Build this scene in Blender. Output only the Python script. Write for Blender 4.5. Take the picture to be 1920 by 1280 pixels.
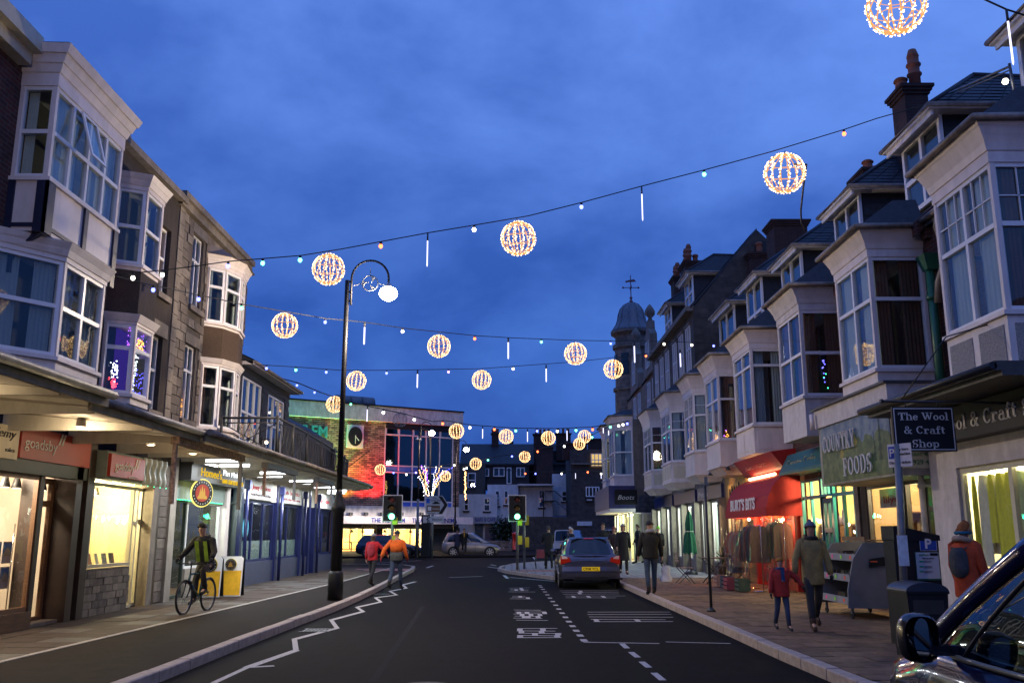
import bpy, bmesh, math, random
from mathutils import Vector, Matrix
random.seed(7)
R = math.radians
sc = bpy.context.scene
COL = sc.collection
for o in list(bpy.data.objects): bpy.data.objects.remove(o)

# ------------------------------------------------------------------ camera
PITCH = R(11.95); CAMZ = 1.55; FOC = 1700.0
cd = bpy.data.cameras.new('camera'); cam = bpy.data.objects.new('camera', cd); COL.objects.link(cam)
cam.location = (0, 0, CAMZ); cam.rotation_euler = (R(90)+PITCH, 0, 0)
cd.sensor_width = 36; cd.lens = FOC/1920*36; cd.clip_start = .05; cd.clip_end = 3000
sc.camera = cam

# ------------------------------------------------------------------ world: blue hour, broken cloud
w = bpy.data.worlds.new('World'); sc.world = w; w.use_nodes = True
nt = w.node_tree; nt.nodes.clear()
def nd(t, ty, **kw):
    n = t.nodes.new(ty)
    for k, v in kw.items(): setattr(n, k, v)
    return n
out = nd(nt, 'ShaderNodeOutputWorld')
bgA = nd(nt, 'ShaderNodeBackground'); bgB = nd(nt, 'ShaderNodeBackground'); add = nd(nt, 'ShaderNodeAddShader')
sky = nd(nt, 'ShaderNodeTexSky', sky_type='NISHITA'); sky.sun_disc = False
sky.sun_elevation = R(-3.0); sky.sun_rotation = R(200); sky.air_density = 1.5; sky.ozone_density = 4
bgA.inputs[1].default_value = 0.02
nt.links.new(sky.outputs[0], bgA.inputs[0])
tc = nd(nt, 'ShaderNodeTexCoord'); mp = nd(nt, 'ShaderNodeMapping'); mp.inputs['Scale'].default_value = (1.0, 1.0, 1.7)
mp.inputs['Location'].default_value = (.35, .1, .4)
nz = nd(nt, 'ShaderNodeTexNoise'); nz.inputs['Scale'].default_value = 3.0; nz.inputs['Detail'].default_value = 6; nz.inputs['Roughness'].default_value = .56
nz.inputs['Distortion'].default_value = .15
rmp = nd(nt, 'ShaderNodeValToRGB'); rmp.color_ramp.elements[0].position = .36; rmp.color_ramp.elements[1].position = .66
rmp.color_ramp.elements[0].color = (.62, .68, .76, 1); rmp.color_ramp.elements[1].color = (1.6, 1.38, 1.18, 1)
sep = nd(nt, 'ShaderNodeSeparateXYZ'); el = nd(nt, 'ShaderNodeValToRGB')
e = el.color_ramp.elements; e[0].position = 0.0; e[0].color = (.024, .082, .40, 1); e[1].position = .60; e[1].color = (.108, .248, .83, 1)
m_ = e.new(.20); m_.color = (.042, .138, .56, 1)
mul = nd(nt, 'ShaderNodeMix', data_type='RGBA', blend_type='MULTIPLY'); mul.inputs[0].default_value = 1
L = nt.links.new
L(tc.outputs['Generated'], mp.inputs[0]); L(mp.outputs[0], nz.inputs['Vector']); L(nz.outputs[0], rmp.inputs[0])
L(tc.outputs['Generated'], sep.inputs[0]); L(sep.outputs[2], el.inputs[0])
L(el.outputs[0], mul.inputs[6]); L(rmp.outputs[0], mul.inputs[7]); L(mul.outputs[2], bgB.inputs[0]); bgB.inputs[1].default_value = 1.0
L(bgA.outputs[0], add.inputs[0]); L(bgB.outputs[0], add.inputs[1]); L(add.outputs[0], out.inputs[0])
w.cycles.sampling_method = 'MANUAL'; w.cycles.sample_map_resolution = 256

# last daylight: a very weak wide sun from behind the cloud
sd = bpy.data.lights.new('sun', 'SUN'); sd.energy = .06; sd.angle = R(25); sd.color = (.85, .85, 1)
so = bpy.data.objects.new('sun', sd); COL.objects.link(so); so.rotation_euler = (R(50), 0, R(20))

sc.view_settings.view_transform = 'Standard'; sc.view_settings.look = 'None'
sc.view_settings.exposure = 0; sc.view_settings.gamma = 1; sc.view_settings.use_curve_mapping = False
sc.render.engine = 'CYCLES'
sc.cycles.use_denoising = True; sc.cycles.denoiser = 'OPENIMAGEDENOISE'
sc.cycles.max_bounces = 6; sc.cycles.diffuse_bounces = 3; sc.cycles.glossy_bounces = 3
sc.cycles.transparent_max_bounces = 16; sc.cycles.sample_clamp_indirect = 4; sc.cycles.caustics_reflective = False
sc.cycles.caustics_refractive = False; sc.cycles.use_light_tree = True

# ------------------------------------------------------------------ picture <-> world
cP, sP = math.cos(PITCH), math.sin(PITCH)
def ray(x, y): return (x-960, FOC*cP+(y-640)*sP, FOC*sP-(y-640)*cP)
def at_x(x, y, X): d = ray(x, y); t = X/d[0]; return (t*d[1], CAMZ+t*d[2])          # -> Y, z on a wall x = X
def at_y(x, y, Y): d = ray(x, y); t = Y/d[1]; return (t*d[0], CAMZ+t*d[2])          # -> X, z
def at_z(x, y, z=0): d = ray(x, y); t = (z-CAMZ)/d[2]; return (t*d[0], t*d[1])      # -> X, Y

# ------------------------------------------------------------------ materials
MC = {}
def M(name, col=(.5, .5, .5), rough=.7, var=.18, scale=6, bump=.15, metal=0, coat=0, spec=.5, stretch=None, dirt=0):
    if name in MC: return MC[name]
    m = bpy.data.materials.new(name); m.use_nodes = True; t = m.node_tree; p = t.nodes['Principled BSDF']
    p.inputs['Roughness'].default_value = rough; p.inputs['Metallic'].default_value = metal
    p.inputs['Coat Weight'].default_value = coat; p.inputs['Specular IOR Level'].default_value = spec
    tc = nd(t, 'ShaderNodeTexCoord'); mp = nd(t, 'ShaderNodeMapping')
    geo = nd(t, 'ShaderNodeNewGeometry'); L = t.links.new
    L(geo.outputs['Position'], mp.inputs[0])
    if stretch: mp.inputs['Scale'].default_value = stretch
    n = nd(t, 'ShaderNodeTexNoise'); n.inputs['Scale'].default_value = scale; n.inputs['Detail'].default_value = 5; n.inputs['Roughness'].default_value = .6
    L(mp.outputs[0], n.inputs['Vector'])
    r = nd(t, 'ShaderNodeValToRGB'); r.color_ramp.elements[0].position = .3; r.color_ramp.elements[1].position = .7
    r.color_ramp.elements[0].color = tuple(c*(1-var) for c in col)+(1,); r.color_ramp.elements[1].color = tuple(min(1, c*(1+var)) for c in col)+(1,)
    L(n.outputs[0], r.inputs[0]); last = r.outputs[0]
    if dirt:
        n2 = nd(t, 'ShaderNodeTexNoise'); n2.inputs['Scale'].default_value = 1.3; n2.inputs['Detail'].default_value = 8; n2.inputs['Roughness'].default_value = .7
        mp2 = nd(t, 'ShaderNodeMapping'); mp2.inputs['Scale'].default_value = (2.5, 2.5, .7); L(geo.outputs['Position'], mp2.inputs[0]); L(mp2.outputs[0], n2.inputs['Vector'])
        r2 = nd(t, 'ShaderNodeValToRGB'); r2.color_ramp.elements[0].position = .42; r2.color_ramp.elements[0].color = (1-dirt, 1-dirt, 1-dirt*1.05, 1); r2.color_ramp.elements[1].position = .6
        mx = nd(t, 'ShaderNodeMix', data_type='RGBA', blend_type='MULTIPLY'); mx.inputs[0].default_value = 1
        L(n2.outputs[0], r2.inputs[0]); L(last, mx.inputs[6]); L(r2.outputs[0], mx.inputs[7]); last = mx.outputs[2]
    L(last, p.inputs['Base Color'])
    if bump:
        b = nd(t, 'ShaderNodeBump'); b.inputs['Strength'].default_value = bump; b.inputs['Distance'].default_value = .02
        n3 = nd(t, 'ShaderNodeTexNoise'); n3.inputs['Scale'].default_value = scale*5; n3.inputs['Detail'].default_value = 3
        L(mp.outputs[0], n3.inputs['Vector']); L(n3.outputs[0], b.inputs['Height']); L(b.outputs[0], p.inputs['Normal'])
    MC[name] = m; return m
def E(name, col=(1, 1, 1), strength=1, sample=True):
    if name in MC: return MC[name]
    m = bpy.data.materials.new(name); m.use_nodes = True; t = m.node_tree; t.nodes.clear()
    o = nd(t, 'ShaderNodeOutputMaterial'); em = nd(t, 'ShaderNodeEmission'); em.inputs[0].default_value = tuple(col)+(1,); em.inputs[1].default_value = strength
    t.links.new(em.outputs[0], o.inputs[0])
    if not sample: m.cycles.emission_sampling = 'NONE'
    MC[name] = m; return m
def GLASS(name='glass', tint=(.9, .95, .93), boost=1.35, base=.05, rough=.02):
    if name in MC: return MC[name]
    m = bpy.data.materials.new(name); m.use_nodes = True; t = m.node_tree; t.nodes.clear()
    o = nd(t, 'ShaderNodeOutputMaterial'); tr = nd(t, 'ShaderNodeBsdfTransparent'); tr.inputs[0].default_value = tuple(tint)+(1,)
    g = nd(t, 'ShaderNodeBsdfGlossy'); g.inputs['Roughness'].default_value = rough
    g0 = nd(t, 'ShaderNodeNewGeometry'); dt = nd(t, 'ShaderNodeVectorMath', operation='DOT_PRODUCT'); ab = nd(t, 'ShaderNodeMath', operation='ABSOLUTE')
    sb = nd(t, 'ShaderNodeMath', operation='SUBTRACT'); sb.inputs[0].default_value = 1; pw = nd(t, 'ShaderNodeMath', operation='POWER'); pw.inputs[1].default_value = 4
    mm = nd(t, 'ShaderNodeMath', operation='MULTIPLY_ADD'); mm.inputs[1].default_value = boost*.55; mm.inputs[2].default_value = base; mm.use_clamp = True
    K = t.links.new; K(g0.outputs['Incoming'], dt.inputs[0]); K(g0.outputs['Normal'], dt.inputs[1]); K(dt.outputs['Value'], ab.inputs[0]); K(ab.outputs[0], sb.inputs[1]); K(sb.outputs[0], pw.inputs[0])
    geo = nd(t, 'ShaderNodeNewGeometry'); n = nd(t, 'ShaderNodeTexNoise'); n.inputs['Scale'].default_value = 2.2; b = nd(t, 'ShaderNodeBump'); b.inputs['Strength'].default_value = .06; b.inputs['Distance'].default_value = .05
    mx = nd(t, 'ShaderNodeMixShader'); L = t.links.new
    L(geo.outputs['Position'], n.inputs['Vector']); L(n.outputs[0], b.inputs['Height']); L(b.outputs[0], g.inputs['Normal'])
    L(pw.outputs[0], mm.inputs[0]); L(mm.outputs[0], mx.inputs[0]); L(tr.outputs[0], mx.inputs[1]); L(g.outputs[0], mx.inputs[2]); L(mx.outputs[0], o.inputs[0])
    MC[name] = m; return m
def BRICK(name, c1, c2, mortar, bw=.225, bh=.075, ms=.010, vertical='y', rough=.85):
    """brick courses on walls; vertical plane along y ('y') or x ('x')"""
    if name in MC: return MC[name]
    m = bpy.data.materials.new(name); m.use_nodes = True; t = m.node_tree; p = t.nodes['Principled BSDF']; p.inputs['Roughness'].default_value = rough
    geo = nd(t, 'ShaderNodeNewGeometry'); s = nd(t, 'ShaderNodeSeparateXYZ'); c = nd(t, 'ShaderNodeCombineXYZ'); L = t.links.new
    L(geo.outputs['Position'], s.inputs[0])
    ad = nd(t, 'ShaderNodeMath', operation='ADD'); L(s.outputs[0], ad.inputs[0]); L(s.outputs[1], ad.inputs[1])
    L(ad.outputs[0], c.inputs[0]); L(s.outputs[2], c.inputs[1])
    b = nd(t, 'ShaderNodeTexBrick'); b.inputs['Scale'].default_value = 1; b.inputs['Mortar Size'].default_value = ms; b.inputs['Brick Width'].default_value = bw; b.inputs['Row Height'].default_value = bh
    b.inputs['Color1'].default_value = tuple(c1)+(1,); b.inputs['Color2'].default_value = tuple(c2)+(1,); b.inputs['Mortar'].default_value = tuple(mortar)+(1,)
    n = nd(t, 'ShaderNodeTexNoise'); n.inputs['Scale'].default_value = 3; n.inputs['Detail'].default_value = 6
    mx = nd(t, 'ShaderNodeMix', data_type='RGBA', blend_type='MULTIPLY'); mx.inputs[0].default_value = 1
    r = nd(t, 'ShaderNodeValToRGB'); r.color_ramp.elements[0].position = .3; r.color_ramp.elements[0].color = (.55, .55, .55, 1); r.color_ramp.elements[1].position = .7; r.color_ramp.elements[1].color = (1.15, 1.1, 1.1, 1)
    L(c.outputs[0], b.inputs['Vector']); L(geo.outputs['Position'], n.inputs['Vector']); L(n.outputs[0], r.inputs[0])
    L(b.outputs[0], mx.inputs[6]); L(r.outputs[0], mx.inputs[7]); L(mx.outputs[2], p.inputs['Base Color'])
    bp = nd(t, 'ShaderNodeBump'); bp.inputs['Strength'].default_value = .6; bp.inputs['Distance'].default_value = .02; bp.invert = True
    L(b.outputs['Fac'], bp.inputs['Height']); L(bp.outputs[0], p.inputs['Normal'])
    MC[name] = m; return m

# ------------------------------------------------------------------ mesh builder
class Fr:
    def __init__(s, O=(0, 0, 0), U=(1, 0, 0), N=(0, 1, 0)): s.O = Vector(O); s.U = Vector(U).normalized(); s.N = Vector(N).normalized()
    def p(s, a, b, c): return s.O+s.U*a+s.N*b+Vector((0, 0, c))
    def on(s, P, Q, centre):            # frame of the face from P to Q (a, b pairs), normal away from centre
        P3, Q3 = s.p(P[0], P[1], 0), s.p(Q[0], Q[1], 0); U = (Q3-P3).normalized(); N = Vector((-U.y, U.x, 0))
        c3 = s.p(centre[0], centre[1], 0)
        if N.dot((P3+Q3)/2-c3) < 0: N = -N
        f = Fr(); f.O, f.U, f.N = P3, U, N; return f, (Q3-P3).length
ID = Fr()
RW = Fr((7.4, 0, 0), (0, 1, 0), (-1, 0, 0))      # right-hand frontage: a = y, b = out from the wall, c = z
LW = Fr((-7.5, 0, 0), (0, 1, 0), (1, 0, 0))
WL = {}
def wl(o):
    v = Vector((0, 0, 0))
    while o is not None: v = v+o.location; o = o.parent
    return v
class MB:
    def __init__(s, fr=ID): s.v = []; s.f = []; s.fr = fr; s.smooth = []
    def pt(s, a, b, c): s.v.append(s.fr.p(a, b, c)); return len(s.v)-1
    def face(s, pts, sm=False):
        s.f.append([s.pt(*p) for p in pts]); s.smooth.append(sm); return s
    def box(s, a0, a1, b0, b1, c0, c1):
        i = len(s.v)
        for c in (c0, c1):
            for a, b in ((a0, b0), (a1, b0), (a1, b1), (a0, b1)): s.pt(a, b, c)
        for q in ((0, 3, 2, 1), (4, 5, 6, 7), (0, 1, 5, 4), (1, 2, 6, 5), (2, 3, 7, 6), (3, 0, 4, 7)): s.f.append([i+k for k in q]); s.smooth.append(False)
        return s
    def prism(s, poly, c0, c1, taper=None):            # polygon in (a,b), extruded up; taper = top polygon
        i = len(s.v); n = len(poly); top = taper or poly
        for a, b in poly: s.pt(a, b, c0)
        for a, b in top: s.pt(a, b, c1)
        s.f.append([i+k for k in range(n)][::-1]); s.f.append([i+n+k for k in range(n)])
        for k in range(n): s.f.append([i+k, i+(k+1) % n, i+n+(k+1) % n, i+n+k])
        s.smooth += [False]*(n+2); return s
    def ext(s, pts, d):                                # polygon of 3-d points (a,b,c) extruded by vector d
        i = len(s.v); n = len(pts)
        for p in pts: s.pt(*p)
        for p in pts: s.pt(p[0]+d[0], p[1]+d[1], p[2]+d[2])
        s.f.append([i+k for k in range(n)][::-1]); s.f.append([i+n+k for k in range(n)])
        for k in range(n): s.f.append([i+k, i+(k+1) % n, i+n+(k+1) % n, i+n+k])
        s.smooth += [False]*(n+2); return s
    def tube(s, path, r, n=8, closed=False, cap=True):
        P = [s.fr.p(*p) for p in path]; m = len(P); rr = r if isinstance(r, (list, tuple)) else [r]*m; i0 = len(s.v); prev = None
        for k in range(m):
            if closed: T = P[(k+1) % m]-P[k-1]
            else: T = P[min(k+1, m-1)]-P[max(k-1, 0)]
            if T.length < 1e-9: T = Vector((0, 0, 1))
            T.normalize()
            if prev is None:
                X = T.cross(Vector((0, 0, 1)));
                if X.length < 1e-3: X = Vector((1, 0, 0))
            else: X = prev-T*prev.dot(T)
            if X.length < 1e-6: X = Vector((1, 0, 0))
            X.normalize(); prev = X; Y = T.cross(X)
            for j in range(n):
                a = 2*math.pi*j/n; s.v.append(P[k]+(X*math.cos(a)+Y*math.sin(a))*rr[k])
        for k in range(m if closed else m-1):
            k2 = (k+1) % m
            for j in range(n): s.f.append([i0+k*n+j, i0+k*n+(j+1) % n, i0+k2*n+(j+1) % n, i0+k2*n+j]); s.smooth.append(n > 4)
        if cap and not closed:
            s.f.append([i0+j for j in range(n)][::-1]); s.f.append([i0+(m-1)*n+j for j in range(n)]); s.smooth += [False, False]
        return s
    def lathe(s, a, b, prof, n=16, sm=True):           # prof: (radius, c)
        i0 = len(s.v)
        for r, c in prof:
            for j in range(n): t = 2*math.pi*j/n; s.pt(a+r*math.cos(t), b+r*math.sin(t), c)
        for k in range(len(prof)-1):
            for j in range(n): s.f.append([i0+k*n+j, i0+k*n+(j+1) % n, i0+(k+1)*n+(j+1) % n, i0+(k+1)*n+j]); s.smooth.append(sm)
        s.f.append([i0+j for j in range(n)][::-1]); s.f.append([i0+(len(prof)-1)*n+j for j in range(n)]); s.smooth += [False, False]
        return s
    def ball(s, a, b, c, r, n=10, sz=1.0, sx=1.0, sy=1.0):
        i0 = len(s.v); m = max(4, n//2)
        for k in range(m+1):
            ph = math.pi*k/m
            for j in range(n): t = 2*math.pi*j/n; s.pt(a+sx*r*math.sin(ph)*math.cos(t), b+sy*r*math.sin(ph)*math.sin(t), c-sz*r*math.cos(ph))
        for k in range(m):
            for j in range(n): s.f.append([i0+k*n+j, i0+k*n+(j+1) % n, i0+(k+1)*n+(j+1) % n, i0+(k+1)*n+j]); s.smooth.append(True)
        return s
    def grid(s, fn, nu, nv, sm=True):
        i0 = len(s.v)
        for i in range(nu+1):
            for j in range(nv+1): s.pt(*fn(i/nu, j/nv))
        for i in range(nu):
            for j in range(nv):
                q = i0+i*(nv+1)+j; s.f.append([q, q+nv+1, q+nv+2, q+1]); s.smooth.append(sm)
        return s
    def build(s, name, mat, parent=None, label=None, cat=None, group=None, kind=None):
        me = bpy.data.meshes.new(name); off = wl(parent) if parent else Vector((0, 0, 0))
        own = Vector((0, 0, 0))
        if parent is None and s.v and kind != 'structure':
            xs = [v.x for v in s.v]; ys = [v.y for v in s.v]; zs = [v.z for v in s.v]
            own = Vector(((min(xs)+max(xs))/2, (min(ys)+max(ys))/2, min(zs)))
        me.from_pydata([tuple(v-off-own) for v in s.v], [], s.f); me.materials.append(mat)
        me.polygons.foreach_set('use_smooth', s.smooth[:len(s.f)])
        me.update()
        o = bpy.data.objects.new(name, me); COL.objects.link(o); o.location = own; o.parent = parent
        tag(o, label, cat, group, kind); return o
def tag(o, label=None, cat=None, group=None, kind=None):
    if label: o['label'] = label
    if cat: o['category'] = cat
    if group: o['group'] = group
    if kind: o['kind'] = kind
    return o
def thing(name, label, cat, loc=(0, 0, 0), group=None, rz=0):
    o = bpy.data.objects.new(name, None); COL.objects.link(o); o.location = loc; o.rotation_euler = (0, 0, rz); o.empty_display_size = .2
    return tag(o, label, cat, group)
def copy_tree(o, parent=None):
    c = o.copy(); COL.objects.link(c); c.parent = parent
    for ch in list(o.children): copy_tree(ch, c)
    return c
def share(name, mesh, mat_unused, loc, parent=None, scale=(1, 1, 1), rot=(0, 0, 0), **kw):
    o = bpy.data.objects.new(name, mesh); COL.objects.link(o); o.location = Vector(loc)-(wl(parent) if parent else Vector((0, 0, 0))); o.scale = scale; o.rotation_euler = rot; o.parent = parent
    return tag(o, **kw)
def lamp(ty, loc, energy, col, size=.3, rot=(0, 0, 0), parent=None, **kw):
    d = bpy.data.lights.new('light', ty); d.energy = energy; d.color = col
    if ty == 'AREA': d.size = size; d.shape = 'RECTANGLE'; d.size_y = kw.get('sy', size)
    elif ty == 'SPOT': d.spot_size = kw.get('cone', R(90)); d.spot_blend = .8; d.shadow_soft_size = size
    else: d.shadow_soft_size = size
    o = bpy.data.objects.new('light', d); COL.objects.link(o); o.parent = parent
    o.location = Vector(loc)-(wl(parent) if parent else Vector((0, 0, 0))); o.rotation_euler = rot
    if 'aim' in kw: o.rotation_euler = (Vector(kw['aim'])-Vector(loc)).to_track_quat('-Z', 'Y').to_euler()
    return o

TXC = {}
def text(s, fr, a, b, c, h, mat, parent, name='lettering', width=None, ext=.006, bold=0, shear=0, align='LEFT', mirror=False, tilt=None, **kw):
    """flat lettering on a frame: a,c = left/bottom (or centre) of the text; width stretches it"""
    k = (s, bold, shear, ext)
    if k not in TXC:
        cu = bpy.data.curves.new('txt', 'FONT'); cu.body = s; cu.extrude = ext/ .7; cu.offset = bold; cu.shear = shear; cu.resolution_u = 3; cu.size = 1
        ob = bpy.data.objects.new('txt', cu); COL.objects.link(ob); bpy.context.view_layer.update()
        me = bpy.data.meshes.new_from_object(ob.evaluated_get(bpy.context.evaluated_depsgraph_get()))
        bpy.data.objects.remove(ob)
        TXC[k] = [(v.co.x, v.co.y, v.co.z) for v in me.vertices], [list(p.vertices) for p in me.polygons]
    vs, fs = TXC[k]
    if not vs: return
    x0 = min(v[0] for v in vs); x1 = max(v[0] for v in vs); hs = h/.72; ws = (width/(x1-x0)) if width else hs
    m = MB(fr); W = (x1-x0)*ws
    for v in vs:
        u = (v[0]-x0)*ws
        if align == 'CENTER': u -= W/2
        if mirror: u = -u
        m.v.append(fr.p(a+u, b+v[2]*.7, c+v[1]*hs))
    m.f = fs; m.smooth = [False]*len(fs)
    return m.build(name, mat, parent, **kw)
# ------------------------------------------------------------------ palette
white = M('white_paint', (.76, .68, .66), .5, .05, 3, .05, dirt=.14)
cream = M('cream_paint', (.62, .56, .42), .55, .06, 3, .05, dirt=.15)
mauve = M('pale_render', (.62, .58, .58), .8, .1, 8, .4, dirt=.15)
pebble = M('pebbledash', (.50, .47, .44), .9, .45, 60, 1.0)
upvc = M('white_window_frame', (.76, .75, .77), .35, .03, 3, .0)
blackp = M('black_paint', (.012, .012, .014), .5, .2, 4, .05, spec=.25)
navy = M('navy_paint', (.018, .025, .11), .3, .2, 4, .05)
slate = M('slate', (.024, .027, .036), .55, .35, 9, .4)
slate2 = M('slate_hung', (.014, .016, .024), .6, .35, 9, .4)
lead = M('lead_sheet', (.14, .15, .17), .45, .3, 5, .15, metal=.4, stretch=(3, 3, .6))
brown = M('brown_roughcast', (.075, .058, .05), .95, .3, 40, 1.0, dirt=.25)
stone = M('purbeck_stone', (.135, .11, .095), .9, .3, 7, .6, dirt=.2)
stone2 = M('purbeck_stone_pale', (.19, .16, .135), .9, .25, 7, .6)
stoneD = M('dressed_stone', (.22, .185, .155), .85, .15, 7, .3, dirt=.3)
mortarM = M('mortar', (.09, .075, .065), .95, .2, 20, .4)
redbrick = BRICK('red_brick', (.12, .03, .02), (.07, .02, .015), (.10, .08, .07))
thbrick = BRICK('theatre_brick', (.50, .34, .24), (.13, .09, .07), (.06, .05, .045), bw=.62, bh=.16, ms=.026)
darkstone = BRICK('rear_stone', (.09, .078, .068), (.06, .052, .046), (.07, .064, .058), bw=.5, bh=.22, ms=.015)
asphalt = M('asphalt', (.0085, .0072, .0076), .8, .4, 55, .6, dirt=.35, spec=.07)
asph2 = M('pavement_asphalt', (.017, .0115, .0105), .85, .3, 45, .6, dirt=.3, spec=.1)
paverM = M('paving_slab', (.20, .125, .08), .8, .25, 5, .3, dirt=.3, spec=.15)
paverM2 = M('paving_slab_dark', (.155, .10, .065), .8, .25, 5, .3, dirt=.3, spec=.15)
kerbM = M('kerb_stone', (.34, .27, .23), .8, .25, 8, .4)
markM = M('road_paint', (.40, .37, .35), .7, .35, 30, .2)
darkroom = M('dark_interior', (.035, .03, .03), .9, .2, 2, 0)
curtainM = M('net_curtain', (.5, .5, .52), .9, .1, 4, .1, stretch=(12, 12, .4))
curtainO = M('ochre_curtain', (.42, .24, .10), .9, .1, 4, .1, stretch=(12, 12, .4))
curtainR = M('brown_curtain', (.16, .07, .05), .9, .1, 4, .1, stretch=(12, 12, .4))
galv = M('galvanised_steel', (.16, .165, .17), .5, .2, 6, .1, metal=.5)
iron = M('dark_iron', (.03, .032, .036), .4, .2, 6, .1, metal=.3)
gutterM = M('painted_gutter', (.26, .22, .19), .5, .25, 6, .1, dirt=.4)
chimM = BRICK('chimney_brick', (.07, .025, .018), (.05, .018, .015), (.05, .04, .035))
potM = M('terracotta', (.26, .09, .05), .8, .2, 6, .2)
glass = GLASS('glass'); shopglass = GLASS('shop_glass', (.95, .97, .95), 1.1, .03, .01); darkglass = GLASS('dark_glass', (.30, .36, .34), 1.4, .08)
soffit = M('canopy_soffit', (.66, .63, .54), .7, .08, 2, .1, dirt=.15)
wood = M('brown_wood', (.14, .065, .03), .5, .3, 4, .15, stretch=(1, 1, 8))
chrome = M('chrome', (.6, .6, .6), .12, .05, 3, 0, metal=1)
rubber = M('rubber', (.018, .018, .018), .8, .2, 20, .2)
wireM = M('black_cable', (.012, .012, .012), .6, .1, 5, 0)

# ------------------------------------------------------------------ ground
def sheet(name, poly, z, mat, kind='structure', th=.0):
    m = MB(); 
    if th: m.prism(poly, z-th, z)
    else: m.face([(x, y, z) for x, y in poly])
    return m.build(name, mat, kind=kind)
sheet('ground', [(-400, -60), (400, -60), (400, 900), (-400, 900)], -.05, M('ground', (.06, .055, .05), .9, .3, .5, .2))
sheet('road', [(-90, -30), (40, -30), (40, 66), (-90, 66)], 0, asphalt)

KL = [(-3.95, -30), (-3.85, 4), (-3.76, 10.2), (-3.74, 13), (-3.68, 16), (-3.60, 19), (-3.60, 22), (-3.68, 26), (-3.82, 30), (-3.98, 35), (-4.1, 39), (-4.35, 42), (-5.0, 43.8), (-6.2, 44.8), (-9, 45.4), (-60, 46)]
KR = [(4.6, -30), (4.5, 4), (3.9, 7), (3.42, 9.5), (3.36, 12), (3.34, 17), (3.28, 22), (3.24, 27), (3.22, 30.6), (2.6, 31.3), (1.4, 32), (.6, 34.4), (-.25, 37.2), (-.62, 39.6), (-.55, 42), (.1, 46), (1.6, 49.5), (3.6, 51), (12, 52)]
def densify(P, step):
    out = []
    for (x0, y0), (x1, y1) in zip(P[:-1], P[1:]):
        d = math.hypot(x1-x0, y1-y0); n = max(1, round(d/step))
        for k in range(n): out.append((x0+(x1-x0)*k/n, y0+(y1-y0)*k/n))
    return out+[P[-1]]
def kerb(P, side, parent, lo=6, hi=50):
    """individual kerb stones along P; side = direction of pavement"""
    Q = densify(P, .91)
    rest = MB()
    for (x0, y0), (x1, y1) in zip(Q[:-1], Q[1:]):
        d = math.hypot(x1-x0, y1-y0)
        if d < .05: continue
        nx, ny = -(y1-y0)/d*side, (x1-x0)/d*side; g = .012/d
        ax, ay, bx, by = x0+(x1-x0)*g, y0+(y1-y0)*g, x1-(x1-x0)*g, y1-(y1-y0)*g; k = .15; h = .123+random.uniform(-.004, .006)
        vis = lo < (y0+y1)/2 < hi and abs(x0) < 13
        m = MB() if vis else rest
        m.prism([(ax, ay), (bx, by), (bx+nx*k, by+ny*k), (ax+nx*k, ay+ny*k)], -.03, h-.012,)
        m.prism([(ax, ay), (bx, by), (bx+nx*k, by+ny*k), (ax+nx*k, ay+ny*k)], h-.012, h, taper=[(ax+nx*.014, ay+ny*.014), (bx+nx*.014, by+ny*.014), (bx+nx*k, by+ny*k), (ax+nx*k, ay+ny*k)])
        if vis: m.build('kerb_stone', kerbM, parent)
    if rest.v: rest.build('kerb_run', kerbM, parent, kind='stuff')
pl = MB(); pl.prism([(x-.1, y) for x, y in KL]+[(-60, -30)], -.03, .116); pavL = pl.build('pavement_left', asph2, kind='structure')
pr = MB(); pr.prism([(x+.1, y) for x, y in KR]+[(12, -30)], -.03, .112); pavR = pr.build('pavement_right', mortarM, kind='structure')
kerb(KL, 1, pavL); kerb(KR, -1, pavR)
pf = MB(); pf.prism([(-90, 60), (-8, 60), (-2, 61), (4, 64), (14, 66), (40, 66), (40, 140), (-90, 140)], -.03, .12); pavF = pf.build('pavement_far', asph2, kind='structure')
# paved strip under the left-hand shopfronts, edged by a pale line of setts
def inner_x(y): return -5.85+(.65 if y > 29 else .65*max(0, (y-11))/18)
for k in range(80):
    y0 = 8+k*.42
    if y0 > 42: break
    MB().prism([(inner_x(y0)-.045, y0), (inner_x(y0)+.045, y0), (inner_x(y0+.4)+.045, y0+.4), (inner_x(y0+.4)-.045, y0+.4)], .1, .1225).build('edging_sett', M('edging', (.30, .27, .25), .8, .3, 8, .2), pavL)
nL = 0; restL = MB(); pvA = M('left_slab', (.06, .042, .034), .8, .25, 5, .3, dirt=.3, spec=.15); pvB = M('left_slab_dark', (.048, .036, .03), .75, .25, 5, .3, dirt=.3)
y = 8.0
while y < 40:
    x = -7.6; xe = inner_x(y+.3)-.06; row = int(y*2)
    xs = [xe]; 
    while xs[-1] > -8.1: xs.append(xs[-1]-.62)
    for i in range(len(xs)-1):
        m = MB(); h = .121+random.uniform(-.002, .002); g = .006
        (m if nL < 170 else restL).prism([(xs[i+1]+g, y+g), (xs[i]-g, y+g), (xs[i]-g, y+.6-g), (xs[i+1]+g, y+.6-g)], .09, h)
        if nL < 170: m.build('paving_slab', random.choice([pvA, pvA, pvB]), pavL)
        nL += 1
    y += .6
restL.build('paving_run', pvA, pavL, kind='stuff')
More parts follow.
